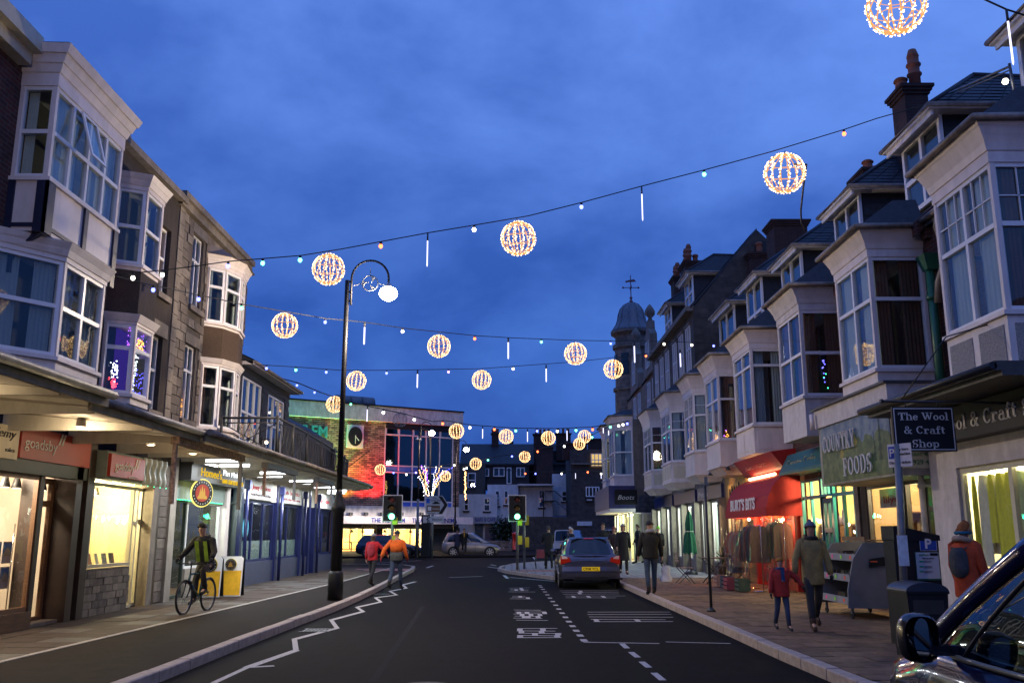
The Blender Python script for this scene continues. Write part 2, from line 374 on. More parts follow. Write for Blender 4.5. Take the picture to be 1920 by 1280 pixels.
# slabs on the right-hand pavement: rows running across, staggered joints
nR = 0; restR = MB(); y = 8.2; row = 0
def kr_x(y):
    for (x0, y0), (x1, y1) in zip(KR[:-1], KR[1:]):
        if y0 <= y <= y1 and y <= 31: return x0+(x1-x0)*(y-y0)/(y1-y0)
    return 3.25
while y < 50:
    x = max(kr_x(y), kr_x(y+.45))+.17+(0 if row % 2 else 0); first = .3 if row % 2 else .62
    while x < 8.6 and y < 30.8:
        wd = min(first, 8.6-x); first = .62
        if wd < .08: break
        h = .121+random.uniform(-.003, .003); g = .006
        m = MB() if nR < 290 else restR
        m.prism([(x+g, y+g), (x+wd-g, y+g), (x+wd-g, y+.45-g), (x+g, y+.45-g)], .09, h)
        if nR < 290: m.build('paving_slab', random.choice([paverM, paverM, paverM2]), pavR)
        nR += 1; x += wd
    y += .45; row += 1
    if y > 30.8: break
# block paving of the build-out by the crossing
def inside(p, P):
    c = False
    for i in range(len(P)):
        (x0, y0), (x1, y1) = P[i], P[i-1]
        if (y0 > p[1]) != (y1 > p[1]) and p[0] < (x1-x0)*(p[1]-y0)/(y1-y0)+x0: c = not c
    return c
isl = [(x+.2, y+(.2 if y < 36 else 0)) for x, y in KR[8:18]]+[(9, 51), (9, 30.6)]
pinkM = M('tactile_paving', (.30, .13, .11), .85, .2, 6, .3); blk = MB(); tact = MB()
y = 31
while y < 50.5:
    x = -.6
    while x < 8.6:
        if inside((x+.15, y+.15), isl):
            t = 35.6 < y < 37.6 and x < 2.4
            (tact if t else blk).prism([(x+.01, y+.01), (x+.29, y+.01), (x+.29, y+.29), (x+.01, y+.29)], .09, .121)
        x += .3
    y += .3
blk.build('block_paving', M('block_paving', (.24, .22, .23), .85, .25, 6, .3), pavR, kind='stuff'); tact.build('tactile_paving', pinkM, pavR, kind='stuff'); restR.build('paving_run', paverM, pavR, kind='stuff')
tl = MB()
for i in range(9):
    for j in range(5): tl.prism([(-6.4+i*.25, 37+j*.4), (-6.16+i*.25, 37+j*.4), (-6.16+i*.25, 37.39+j*.4), (-6.4+i*.25, 37.39+j*.4)], .09, .122)
tl.build('tactile_paving', pinkM, pavL, kind='stuff')

# ------------------------------------------------------------------ road markings
def g(x, y, z=0): X, Y = at_z(x, y, z); return (X, Y)
def strip(m, P, Q, wd, z=.004):
    d = math.hypot(Q[0]-P[0], Q[1]-P[1]); nx, ny = -(Q[1]-P[1])/d*wd/2, (Q[0]-P[0])/d*wd/2
    m.face([(P[0]+nx, P[1]+ny, z), (P[0]-nx, P[1]-ny, z), (Q[0]-nx, Q[1]-ny, z), (Q[0]+nx, Q[1]+ny, z)])
zz = [(400, 1280), (463, 1251), (555, 1219), (552, 1198), (632, 1177), (621, 1162), (681, 1146), (669, 1138), (714, 1128), (704, 1120), (744, 1115), (731, 1108), (762, 1102), (755, 1096), (779, 1090)]
zm = MB()
zp = [g(*p) for p in zz]
for i, (P, Q) in enumerate(zip(zp[:-1], zp[1:])): strip(zm, P, Q, .075 if i % 2 == 0 else .12, .004+.0006*(i % 2))
strip(zm, g(463, 1251), g(514, 1248), .1, .0052)
zm.build('zigzag_line', markM, kind='structure')
dm = MB()
for k in range(16):
    P = (1012+(1093-1012)*(k/15)**1.35, 1097+(1198-1097)*(k/15)**1.35); a = g(*P); b = (a[0]+.01, a[1]-.3); strip(dm, b, a, .1)
for P, Q in (((1166, 1206), (1176, 1215)), ((1183, 1222), (1196, 1232)), ((1203, 1240), (1217, 1251)), ((1226, 1261), (1243, 1275))): strip(dm, g(*P), g(*Q), .08)
strip(dm, g(1094, 1203.5), g(1236, 1206), .07, .0046); strip(dm, g(1248, 1203), g(1370, 1206), .06, .0046)
dm.build('bay_dashes', markM, kind='structure')
wm = MB()
def word(x0, x1, y0, y1, n, skew=0):
    for k in range(n):
        t = k/(n-1); yy = y0+(y1-y0)*t; A = g(x0+skew*t+random.uniform(-2, 5), yy); B = g(x1+skew*t*1.2+random.uniform(-18, 6), yy+random.uniform(-1, 1)); strip(wm, A, B, .07, .004)
        if k < n-1:
            for f in (.08, .34, .6, .93):
                if random.random() < .3:
                    C = (A[0]+(B[0]-A[0])*(f+random.uniform(-.05, .05)), A[1]); D = (C[0], g(x0, y0+(y1-y0)*(k+1)/(n-1))[1]); strip(wm, C, D, .09, .0046)
word(953, 998, 1102, 1109, 4); word(956, 1000, 1117, 1122, 3); word(962, 1026, 1143, 1162, 6, 3); word(969, 1049, 1178, 1195, 5, 2)
word(1049, 1160, 1107, 1120, 5, 8); word(1098, 1255, 1147, 1165, 5, 10)
wm.build('road_lettering', markM, kind='structure')
jm = MB()
for P, Q in (((842, 1082), (905, 1080)), ((945, 1078), (952, 1084)), ((956, 1082), (1040, 1089)), ((915, 1062), (935, 1065)), ((655, 1072), (700, 1062)), ((800, 1064), (812, 1060)), ((920, 1058), (930, 1060)), ((690, 1056), (790, 1050)), ((1000, 1044), (1004, 1049))): strip(jm, g(*P), g(*Q), .12)
jm.build('junction_lines', markM, kind='structure')
for P in ([(690, 1279), (706, 1279), (797, 1136), (789, 1136)],): sheet('tyre_mark', [g(*q) for q in P], .0022, M('tyre_mark', (.014, .014, .015), .95, .3, 8, .3, spec=.1))
mh = MB(); mh.lathe(-.9, 9.9, [(.32, .0), (.32, .005), (.27, .006)], 20); mh.build('manhole_cover', M('cast_iron', (.05, .05, .055), .6, .3, 60, .6), kind='structure')
# gutter grates and pavement covers
for x, y in ((-3.2, 15.5), (-3.4, 24.5)):
    m = MB()
    for k in range(7): m.box(x-.2+k*.06, x-.17+k*.06, y-.2, y+.2, .001, .008)
    m.box(x-.24, x+.24, y-.24, y-.2, .001, .01); m.box(x-.24, x+.24, y+.2, y+.24, .001, .01); m.build('drain_grate', iron, kind='structure')

# ------------------------------------------------------------------ walls with real openings
def wall(name, mat, parent, fr, a0, a1, c0, c1, holes=(), b=0, depth=.14, **kw):
    A = sorted({a0, a1, *[h[0] for h in holes], *[h[1] for h in holes]}); C = sorted({c0, c1, *[h[2] for h in holes], *[h[3] for h in holes]})
    A = [a for a in A if a0 <= a <= a1]; C = [c for c in C if c0 <= c <= c1]
    m = MB(fr)
    for i in range(len(A)-1):
        for j in range(len(C)-1):
            ca, cc = (A[i]+A[i+1])/2, (C[j]+C[j+1])/2
            if any(h[0] < ca < h[1] and h[2] < cc < h[3] for h in holes): continue
            m.face([(A[i], b, C[j]), (A[i+1], b, C[j]), (A[i+1], b, C[j+1]), (A[i], b, C[j+1])])
    for h in holes:
        for q in (((h[0], h[2]), (h[1], h[2])), ((h[1], h[2]), (h[1], h[3])), ((h[1], h[3]), (h[0], h[3])), ((h[0], h[3]), (h[0], h[2]))):
            m.face([(q[0][0], b, q[0][1]), (q[1][0], b, q[1][1]), (q[1][0], b-depth, q[1][1]), (q[0][0], b-depth, q[0][1])])
    m.face([(a0, b-.5, c0), (a0, b, c0), (a0, b, c1), (a0, b-.5, c1)]); m.face([(a1, b-.5, c0), (a1, b, c0), (a1, b, c1), (a1, b-.5, c1)]); m.face([(a0, b-.5, c1), (a1, b-.5, c1), (a1, b, c1), (a0, b, c1)])
    return m.build(name, mat, parent, **kw)
def window(fr, a0, a1, c0, c1, parent, cols=2, rows=(.65,), b=0, mat=None, gl=None, fw=.055, nested=True, name='window', bars=False, d=.07, sashbars=None, inner=True, glow=None):
    """frame mesh (part or sub-part) with separate panes; rows = transom heights (fractions)"""
    mat = mat or upvc; gl = gl or glass; m = MB(fr)
    m.box(a0, a1, b-d, b, c0, c0+fw); m.box(a0, a1, b-d, b, c1-fw, c1); m.box(a0, a0+fw, b-d+.001, b-.001, c0+fw, c1-fw); m.box(a1-fw, a1, b-d+.001, b-.001, c0+fw, c1-fw)
    xs = [a0+fw]+[a0+(a1-a0)*k/cols for k in range(1, cols)]+[a1-fw]; zs = [c0+fw]+[c0+(c1-c0)*r for r in rows]+[c1-fw]
    for x in xs[1:-1]: m.box(x-fw*.55, x+fw*.55, b-d+.002, b+.002, c0+fw, c1-fw)
    for z in zs[1:-1]: m.box(a0+fw, a1-fw, b-d+.003, b+.004, z-fw*.55, z+fw*.55)
    if sashbars:
        for i in range(len(xs)-1):
            n = sashbars
            for k in range(1, n): x = xs[i]+(xs[i+1]-xs[i])*k/n; m.box(x-.009, x+.009, b-.035, b-.012, zs[-2], zs[-1])
            z = (zs[-2]+zs[-1])/2; m.box(xs[i], xs[i+1], b-.035, b-.012, z-.009, z+.009)
    f = m.build(name if nested else 'window_frame', mat, parent)
    pp = f if nested else parent
    for i in range(len(xs)-1):
        for j in range(len(zs)-1):
            e = .5*fw; MB(fr).box(xs[i]+(e if i else 0), xs[i+1]-(e if i < len(xs)-2 else 0), b-.042, b-.036, zs[j]+(e if j else 0), zs[j+1]-(e if j < len(zs)-2 else 0)).build('pane', gl, pp)
    return f
def drape(fr, a0, a1, c0, c1, b, mat, parent, name='curtain', amp=.02, waves=7):
    n = int(waves*4)
    return MB(fr).grid(lambda u, v: (a0+(a1-a0)*u, b+amp*math.sin(u*waves*6.28)*(1-.4*v), c0+(c1-c0)*v), n, 3).build(name, mat, parent)
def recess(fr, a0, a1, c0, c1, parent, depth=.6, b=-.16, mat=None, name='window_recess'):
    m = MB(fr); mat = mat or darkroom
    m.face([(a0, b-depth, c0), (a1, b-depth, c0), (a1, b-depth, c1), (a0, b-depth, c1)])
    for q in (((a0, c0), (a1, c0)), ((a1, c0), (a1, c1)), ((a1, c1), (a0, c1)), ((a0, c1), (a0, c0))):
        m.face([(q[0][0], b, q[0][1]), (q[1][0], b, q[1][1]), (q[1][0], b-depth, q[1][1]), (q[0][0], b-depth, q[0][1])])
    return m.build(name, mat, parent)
def offset(poly, d):
    """grow an open plan (first/last points on the wall, b=0) outward by d"""
    n = len(poly); cx = sum(p[0] for p in poly)/n; out = []
    for i, (a, b) in enumerate(poly):
        if i == 0: out.append((a-d, b))
        elif i == n-1: out.append((a+d, b))
        else: out.append((a+(-d if a < cx else d)*.8, b+d))
    return out
def bay(fr, plan, parent, z0, z1, z2, z3, cols=(1, 2, 1), rows=(.62,), body=None, panelmat=None, framem=None, sash=None, fw=.06, post=.07, cornice=4, gutter=True, skirt=0, drapes=(), sillm=None, roofm=None, apron=False, bracket=False, roofh=.0, curtains=True, pf=.28):
    """projecting bay window: panels z0..z1, glazing z1..z2, entablature z2..z3"""
    body = body or white; framem = framem or upvc; n = len(plan)
    cx = (plan[0][0]+plan[-1][0])/2
    m = MB(fr)
    m.prism(plan, z0, z1-.06)
    o1 = offset(plan, .05); m.prism(o1, z1-.06, z1+.0)
    o2 = offset(plan, .012)
    H = z3-z2
    m.prism(o2, z2, z2+H*pf)
    prev = z2+H*pf
    for k in range(cornice):
        t = (k+1)/cornice; d = .03+.19*(t**1.3)*min(1, H/.6); z = prev+(H*(1-pf))/cornice; 
        m.prism(offset(plan, d-.05 if k else .03), prev, z, taper=offset(plan, d)); prev = z
    if skirt:
        m.prism([(a, b*1.0) for a, b in offset(plan, .03)], z0-.07, z0); m.prism(offset(plan, -.22), z0-skirt, z0-.07, taper=offset(plan, -.02))
    for i in range(1, n-1):                       # corner posts
        a, b = plan[i]; s = -1 if a < cx else 1; m.box(min(a, a-s*post), max(a, a-s*post), b-post, b-.002, z1, z2)
    for i in (0, n-1):
        a, b = plan[i]; s = -1 if a < cx else 1; m.box(min(a, a-s*post), max(a, a-s*post), .0, post*.8, z1, z2)
    root = m.build('bay_window', body, parent)
    if roofm:
        rp = offset(plan, .18); MB(fr).prism(rp, z3, z3+.03+roofh, taper=[(a+(.25 if a < cx else -.25)*(roofh > .05), b*(.35 if roofh > .05 else 1)) for a, b in rp]).build('bay_roof', roofm, root)
    if gutter:
        gp = offset(plan, .25); MB(fr).tube([(a, b, z3-.015) for a, b in gp], .05, 8).build('gutter', gutterM, root)
    if panelmat:
        m = MB(fr)
        for i in range(n-1):
            f2, Ln = fr.on(plan[i], plan[i+1], (cx, -.5))
            k = max(1, cols[i] if cols[i] else 1)
            if Ln < .3: continue
            mm = MB(f2)
            for j in range(k):
                x0 = Ln*j/k+.09; x1 = Ln*(j+1)/k-.09; mm.box(x0, x1, -.01, .012, z0+.10, z1-.17)
            mm.build('panel', panelmat, root)
    for i in range(n-1):
        if cols[i] == 0: continue
        f2, Ln = fr.on(plan[i], plan[i+1], (cx, -.5))
        window(f2, post*.35, Ln-post*.35, z1+.001, z2-.001, root, cols[i], rows, b=-.012, mat=framem, fw=fw, nested=False, sashbars=sash)
    ins = [(a+(.12 if a < cx else -.12), max(.02, b-.14)) for a, b in plan]
    if curtains:
        for i in range(n-1):
            if not cols[i]: continue
            f2, Ln = fr.on(plan[i], plan[i+1], (cx, -.5)); cm = random.choice([curtainM, curtainM, curtainR]) if curtains is True else curtains
            drape(f2, .08, Ln*.42, z1+.05, z2-.04, -.13, cm, root, amp=.018, waves=5)
            if Ln > .9: drape(f2, Ln*.62, Ln-.08, z1+.05, z2-.04, -.13, cm, root, amp=.018, waves=5)
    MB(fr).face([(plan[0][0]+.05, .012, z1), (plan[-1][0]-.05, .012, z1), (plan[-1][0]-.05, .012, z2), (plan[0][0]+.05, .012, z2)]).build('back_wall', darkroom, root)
    return root
def slate_roof(fr, a0, a1, b0, c0, b1, c1, parent, mat=None, rows=14, cw=.32, name='roof', limit=0):
    """pitched plane from eaves (b0,c0) to ridge (b1,c1) laid in lapped slate courses"""
    m = MB(fr); mat = mat or slate
    L_ = math.hypot(b1-b0, c1-c0); ub, uc = (b1-b0)/L_, (c1-c0)/L_; nb, nc = -uc, ub
    if nc < 0: nb, nc = -nb, -nc
    m.face([(a0, b0-nb*.03, c0-nc*.03), (a1, b0-nb*.03, c0-nc*.03), (a1, b1-nb*.03, c1-nc*.03), (a0, b1-nb*.03, c1-nc*.03)])
    for r in range(rows):
        s0 = L_*r/rows; s1 = L_*(r+1)/rows+.06; a = a0-(cw/2 if r % 2 else 0)
        while a < a1:
            x0, x1 = max(a, a0)+.004, min(a+cw, a1)-.004; a += cw
            if x1-x0 < .03: continue
            l = random.uniform(.012, .02)
            P = lambda s, h: (b0+ub*s+nb*h, c0+uc*s+nc*h)
            q0 = P(s0, l); q1 = P(min(s1, L_), .002); q2 = P(s0, -.005)
            m.face([(x0, *q0), (x1, *q0), (x1, *q1), (x0, *q1)]); m.face([(x0, *q2), (x1, *q2), (x1, *q0), (x0, *q0)])
    return m.build(name, mat, parent, kind=None)
def roof_plane(fr, a0, a1, b0, c0, b1, c1, parent, mat=None, rows=12, cw=.34):
    mat = mat or slate
    r = MB(fr).ext([(a0, b0, c0), (a0, b1, c1), (a0, b1, c1-.12), (a0, b0, c0-.12)], (a1-a0, 0, 0)).build('roof', mat, parent)
    s = slate_roof(fr, a0, a1, b0, c0+.02, b1, c1+.02, r, mat, rows, cw, name='slates'); s['kind'] = 'stuff'; return r
def dormer(fr, a0, a1, b0, c0, c1, cr, parent, depth=2.2, cols=2, frame=None, cheek_window=False, over=.28, roofm=None):
    frame = frame or upvc; roofm = roofm or slate2
    m = MB(fr); m.box(a0, a1, b0-depth, b0-.1, c0-.9, c1)
    d = m.build('dormer', roofm, parent)
    # slate-hung cheeks, course by course
    for aa, s in ((a0, -1), (a1, 1)):
        mm = MB(fr); c = c0-.6; k = 0
        while c < c1-.05:
            bb = b0-.1-(.15 if k % 2 else 0)
            while bb > b0-depth:
                q = max(bb-.3, b0-depth); o = s*(.012+random.uniform(0, .006)); mm.face([(aa+o, bb-.006, c), (aa+o, q+.006, c), (aa+s*.003, q+.006, c+.17), (aa+s*.003, bb-.006, c+.17)]); bb = q
            c += .155; k += 1
        mm.build('cheek_slates', roofm, d, kind='stuff')
    f = window(fr, a0-.02, a1+.02, c0, c1, d, cols, (.45,), b=b0, mat=frame, fw=.09, nested=False)
    recess(fr, a0+.05, a1-.05, c0+.05, c1-.05, d, depth=.5, b=b0-.07)
    if cheek_window:
        f3 = Fr(fr.p(a0-.03, b0, 0), -fr.N, -fr.U); m = MB(f3); 
        for q in ((.85, 1.65, c1-.45, c1-.39), (.85, .91, c1-1.1, c1-.39), (1.6, 1.66, c1-1.1, c1-.45)): m.box(q[0], q[1], 0, .03, q[2], q[3])
        m.build('window_frame', frame, d)
    m = MB(fr); m.box(a0-over, a1+over, b0-depth, b0+over, c1, c1+.07); m.box(a0-over+.06, a1+over-.06, b0+over-.1, b0+over-.06, c1-.1, c1)
    m.build('eaves_board', upvc, d)
    MB(fr).tube([(a0-over-.02, b0-depth, c1+.07), (a0-over-.02, b0+over+.02, c1+.07), (a1+over+.02, b0+over+.02, c1+.07), (a1+over+.02, b0-depth, c1+.07)], .05, 6).build('gutter', gutterM, d)
    am = (a0+a1)/2; m = MB(fr)
    A = (a0-over, b0+over, c1+.075); B = (a1+over, b0+over, c1+.075); C = (a1+over, b0-depth-1, c1+.075); D = (a0-over, b0-depth-1, c1+.075); P = (am-.15, b0-1.1, cr); Q = (am+.15, b0-1.1, cr); P2 = (am, b0-depth-1, cr)
    m.face([A, B, Q, P]); m.face([A, P, P2, D]); m.face([B, C, P2, Q]); m.build('dormer_roof', slate, d)
    mm = MB(fr); n = 9
    for k in range(n):       # lapped courses on the near hip slope
        t0, t1 = k/n, (k+1)/n; lerp = lambda X, Y, t: tuple(X[i]+(Y[i]-X[i])*t for i in range(3))
        for (S0, S1, T0, T1) in ((A, D, P, P2), (A, B, P, Q)):
            l0, r0, l1, r1 = lerp(S0, T0, t0), lerp(S1, T1, t0), lerp(S0, T0, t1+.02), lerp(S1, T1, t1+.02)
            w = 8
            for j in range(w):
                p = [lerp(l0, r0, j/w+.004), lerp(l0, r0, (j+1)/w-.004), lerp(l1, r1, (j+1)/w-.004), lerp(l1, r1, j/w+.004)]
                h = random.uniform(.02, .03); p = [(p[0][0], p[0][1], p[0][2]+h), (p[1][0], p[1][1], p[1][2]+h), (p[2][0], p[2][1], p[2][2]+.004), (p[3][0], p[3][1], p[3][2]+.004)]; mm.face(p)
    mm.build('dormer_slates', slate, d, kind='stuff')
    mm = MB(fr); mm.tube([A, P], .05, 6); mm.tube([P, P2], .06, 6); mm.build('ridge_tiles', slate2, d); mm = MB(fr); mm.tube([(P[0], P[1], P[2]), (P[0], P[1]+.02, P[2]+.12)], .03, 6); return d
def chimney(x, y, z0, z1, w, d, pots, parent, tall=None):
    m = MB(); m.box(x-w/2, x+w/2, y-d/2, y+d/2, z0, z1-.25)
    for k in range(3): m.box(x-w/2-.04*(k+1), x+w/2+.04*(k+1), y-d/2-.04*(k+1), y+d/2+.04*(k+1), z1-.25+k*.075, z1-.175+k*.075)
    c = m.build('chimney', chimM, parent)
    for i, (dx, dy, h) in enumerate(pots):
        m = MB(); r = .13
        m.lathe(x+dx, y+dy, [(r*1.05, z1-.05), (r, z1+h*.4), (r*.95, z1+h*.75), (r*1.25, z1+h*.78), (r*1.2, z1+h*.88), (r*.9, z1+h)] if h < .6 else [(r, z1-.05), (r, z1+h*.3), (r*1.3, z1+h*.33), (r*1.3, z1+h*.37), (r, z1+h*.4), (r, z1+h*.55), (r*1.3, z1+h*.58), (r*1.3, z1+h*.62), (r, z1+h*.66), (r, z1+h*.8), (r*1.1, z1+h*.82), (r*.7, z1+h)], 12)
        m.build('chimney_pot', potM, c)
    return c
def shop_room(fr, a0, a1, c0, c1, parent, b=-.1, depth=4.0, mat=None, power=50, col=(1, .8, .5), tubes=2, tubecol=None, floor=None, ts=6, back=None, lamp_sz=.8):
    mat = mat or M('shop_wall_cream', (.62, .54, .38), .8, .06, 2, 0)
    m = MB(fr); m.face([(a0, b, c0), (a0, b-depth, c0), (a0, b-depth, c1), (a0, b, c1)]); m.face([(a1, b, c0), (a1, b-depth, c0), (a1, b-depth, c1), (a1, b, c1)]); m.face([(a0, b, c1), (a1, b, c1), (a1, b-depth, c1), (a0, b-depth, c1)])
    r = m.build('shop_interior', mat, parent)
    MB(fr).face([(a0, b-depth, c0), (a1, b-depth, c0), (a1, b-depth, c1), (a0, b-depth, c1)]).build('back_wall', back or mat, parent)
    MB(fr).face([(a0, b, c0+.01), (a1, b, c0+.01), (a1, b-depth, c0+.01), (a0, b-depth, c0+.01)]).build('shop_floor', floor or wood, parent)
    tm = E('tube_%s' % '_'.join(str(c) for c in (tubecol or col)), tubecol or col, ts, False)
    for k in range(tubes):
        bb = b-.45-k*1.25; MB(fr).tube([(a0+.3, bb, c1-.08), (a1-.3, bb, c1-.08)], .03, 6).build('ceiling_tube', tm, parent)
    for q in (.3, .7): lamp('POINT', fr.p(a0+(a1-a0)*q, b-.7*lamp_sz, c1-.3), power*2.6, col, .12, parent=parent)
    return r
GM = {}
def cmat(c, rough=.6):
    k = tuple(round(x, 2) for x in c)+(rough,)
    if k not in GM: GM[k] = M('colour_'+'_'.join(str(int(x*100)) for x in k), c, rough, .12, 12, 0)
    return GM[k]
def unit(kind):
    if kind in TXC: return TXC[kind]
    if kind == 'box': m = MB().box(-.5, .5, -.5, .5, 0, 1)
    elif kind == 'jar': m = MB().lathe(0, 0, [(.42, 0), (.5, .05), (.5, .72), (.34, .8), (.34, .84), (.38, .86), (.38, 1)], 10)
    elif kind == 'bottle': m = MB().lathe(0, 0, [(.5, 0), (.5, .55), (.2, .72), (.18, .97), (.22, 1)], 10)
    elif kind == 'book': m = MB().ext([(-.5, -.5, 0), (.5, -.5, 0), (.5, .1, 1), (-.5, .1, 1)], (0, .12, 0))
    elif kind == 'garment':
        m = MB().grid(lambda u, v: ((u-.5)*(1-.55*max(0, v-.8)/.2)*(1+.06*math.sin(v*9)), .12*math.sin(u*14)*(1-v)+.22*math.sin(u*3.14), v-.0), 12, 7); m.grid(lambda u, v: ((u-.5)*(1-.55*max(0, v-.8)/.2), .12*math.sin(u*14)*(1-v)-.22*math.sin(u*3.14), v), 12, 7)
    elif kind == 'hat': m = MB().lathe(0, 0, [(.5, 0), (.52, .12), (.34, .2), (.32, .8), (.1, 1)], 12)
    elif kind == 'plate': m = MB().lathe(0, 0, [(.2, 0), (.5, .3), (.46, .32), (.15, .1)], 12)
    me = bpy.data.meshes.new(kind); me.from_pydata([tuple(v) for v in m.v], [], m.f); me.polygons.foreach_set('use_smooth', m.smooth); TXC[kind] = me; return me
def item(kind, name, fr, a, b, c, sz, col, label, cat, group, rz=0):
    k = (kind, tuple(col))
    if k not in TXC: me = unit(kind).copy(); me.materials.clear(); me.materials.append(cmat(col)); TXC[k] = me
    o = bpy.data.objects.new(name, TXC[k]); COL.objects.link(o); o.location = fr.p(a, b, c); o.scale = (sz[0], sz[1], sz[2])
    o.rotation_euler = (0, 0, math.atan2(fr.U.y, fr.U.x)+rz); return tag(o, label, cat, group)
def shelf(fr, a0, a1, b0, b1, zs, label, mat=None, cat='shelf'):
    t = thing('shelf_unit', label, cat, fr.p((a0+a1)/2, (b0+b1)/2, min(zs)))
    for z in zs: MB(fr).box(a0, a1, b0, b1, z-.02, z).build('shelf_board', mat or wood, t)
    for a in (a0, a1-.03): MB(fr).box(a, a+.03, b0, b1, min(zs)-.3, max(zs)+.02).build('upright', mat or wood, t)
    return t
def stock(fr, a0, a1, b, z, kinds, cols, n, label, group, name, cat, s=(.1, .1, .2), jit=.4):
    for k in range(n):
        a = a0+(a1-a0)*(k+.5)/n+random.uniform(-.01, .01); sc_ = tuple(x*random.uniform(1-jit, 1+jit*.3) for x in s)
        item(random.choice(kinds), name, fr, a, b+random.uniform(-.03, .03), z, sc_, random.choice(cols), label, cat, group, random.uniform(-.3, .3))

# =================================================================== right-hand terrace
def terrace(Y0, Y1, ya, yb, label, proj=1.0, top=6.92, body=None, panel=None, sash=None, cols=(1, 2, 1), rows=(.62,), skirt=0, eave=6.95, dorm=True, brickm=None, hmax=9.2, roofs=True, z0=3.62, z1=4.38, z2=6.42, cut=0, lowwall=3.2, **kw):
    T = thing('terraced_house', label, 'house', (7.4, Y0, 0))
    wall('wall', brickm or redbrick, T, RW, Y0, Y1, lowwall, eave, b=0)
    if cut: plan = [(ya, 0), (ya+cut, proj), (yb-cut, proj), (yb, 0)]
    else: plan = [(ya, 0), (ya, proj), (yb, proj), (yb, 0)]
    bay(RW, plan, T, z0, z1, z2, top, cols=cols, rows=rows, body=body, panelmat=panel, sash=sash, skirt=skirt, roofm=slate, roofh=.55, **kw)
    if roofs:
        roof_plane(RW, Y0, Y1, .12, eave, -3.6, eave+3.5, T, rows=18, cw=.36)
        m = MB(RW); m.box(Y0-.1, Y0+.1, -3.7, .1, eave-.3, eave+.05); m.ext([(Y0-.1, .25, eave), (Y0-.1, -3.7, eave+3.6), (Y0-.1, -3.7, eave+3.35), (Y0-.1, .25, eave-.25)], (.2, 0, 0)); m.build('parapet', brickm or redbrick, T)
        MB(RW).tube([(Y0+.1, .16, eave), (ya-.3, .16, eave)], .055, 8).build('gutter', gutterM, T)
        if yb+.3 < Y1: MB(RW).tube([(yb+.3, .16, eave), (Y1-.1, .16, eave)], .055, 8).build('gutter', gutterM, T)
    if dorm: dormer(RW, ya+.05, yb-.05, -.55, 7.72, hmax, hmax+1.15, T, cheek_window=dorm == 2)
    return T

hA = terrace(11.0, 15.35, 11.4, 13.05, 'nearest right-hand terrace over the wool shop with leaded white bay and pebbledash panels', panel=pebble, sash=3, rows=(.58,), top=7.0, dorm=True)
hB = terrace(15.35, 19.4, 15.65, 17.35, 'terraced house over the country foods shop with plain white bay and heavy cornice', top=6.95, z0=3.75, dorm=2)
hC = terrace(19.4, 23.4, 19.65, 21.35, 'terraced house above the turquoise shopfront with a coloured tree in its bay', top=6.98, z1=4.5, body=mauve, dorm=True, cols=(1, 2, 1), rows=(.5,), curtains=curtainR)
hD = terrace(23.4, 27.4, 23.95, 25.85, 'terraced house above the red awning with clean white bay', top=6.98, rows=(.78,), dorm=True, panel=white)
hE = terrace(27.4, 31.4, 27.95, 29.85, 'terraced house above the cafe with a lit garland in its bay', top=7.05, skirt=.3, dorm=True, hmax=9.6)
hF = terrace(31.4, 36.0, 31.6, 34.0, 'terraced house with canted white bay and hipped roof beyond the cafe', top=7.1, skirt=.3, cut=.35, sash=2, dorm=True, hmax=9.6)
hG = terrace(36.0, 41.2, 36.4, 39.2, 'tall terraced house with cream panelled bay below dark upper windows', top=7.2, panel=cream, cut=.3, dorm=False, roofs=False, eave=10.6, brickm=darkstone, skirt=.3, sash=2)
hH = terrace(41.2, 47.0, 41.6, 44.6, 'tall terraced house with cream shaped panel bay beside the corner chemist', top=7.2, panel=cream, cut=.3, dorm=False, roofs=False, eave=10.6, brickm=darkstone, skirt=.3, sash=2)
for T, Y0, Y1 in ((hG, 36, 41.2), (hH, 41.2, 47)):
    m = MB(RW); m.box(Y0, Y1, -.1, .3, 10.45, 10.65); m.box(Y0, Y1, 0, .14, 7.6, 7.72); m.build('string_course', stoneD, T)
    for a in (Y0+.7, Y0+2.3, Y0+3.9):
        m = MB(RW); m.box(a-.08, a+.98, 0, .09, 8.0, 8.12); m.box(a-.08, a+.98, 0, .09, 10.0, 10.12); m.build('stone_surround', stoneD, T)
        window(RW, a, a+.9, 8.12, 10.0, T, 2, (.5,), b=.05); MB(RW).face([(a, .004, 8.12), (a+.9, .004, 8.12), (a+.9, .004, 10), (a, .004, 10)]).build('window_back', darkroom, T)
    roof_plane(RW, Y0, Y1, .1, 10.65, -2.8, 14.0, T, rows=12, cw=.5)
    Y0 > 40 or MB(RW).ext([(Y0-.03, -.02, 6), (Y0-.03, -.02, 10.6), (Y0-.03, -2.8, 13.9), (Y0-.03, -6, 10.6), (Y0-.03, -6, 6)], (.02, 0, 0)).build('gable_wall', darkstone, T)
    dormer(RW, Y0+.5, Y0+2.1, -.1, 10.9, 12.1, 13.2, T, depth=1.6)
for (T, x, y, z0, z1, w_, d_, pots) in ((hB, 9.45, 19.9, 8.4, 11.85, .55, .7, [(.1, -.15, .98), (-.12, .12, .38), (-.22, -.12, .25)]), (hC, 9.9, 23.4, 9.5, 11.2, .8, .9, [(-.2, -.2, .3), (.2, .2, .3)]), (hE, 10.0, 31.5, 9.5, 12.6, 1.2, 1.0, []), (hG, 8.9, 43.2, 11, 14.6, .9, 1.3, [(-.2, -.4, .9), (-.2, .3, .9), (.2, 0, .5)]), (hH, 9.1, 47.2, 11, 15.0, .9, 1.0, [(-.2, -.3, .8), (-.2, .3, .8)]), (hF, 10.2, 36, 9.5, 12.8, 1.0, 1.0, [(0, -.2, .5)])):
    chimney(x, y, z0, z1, w_, d_, pots, T)

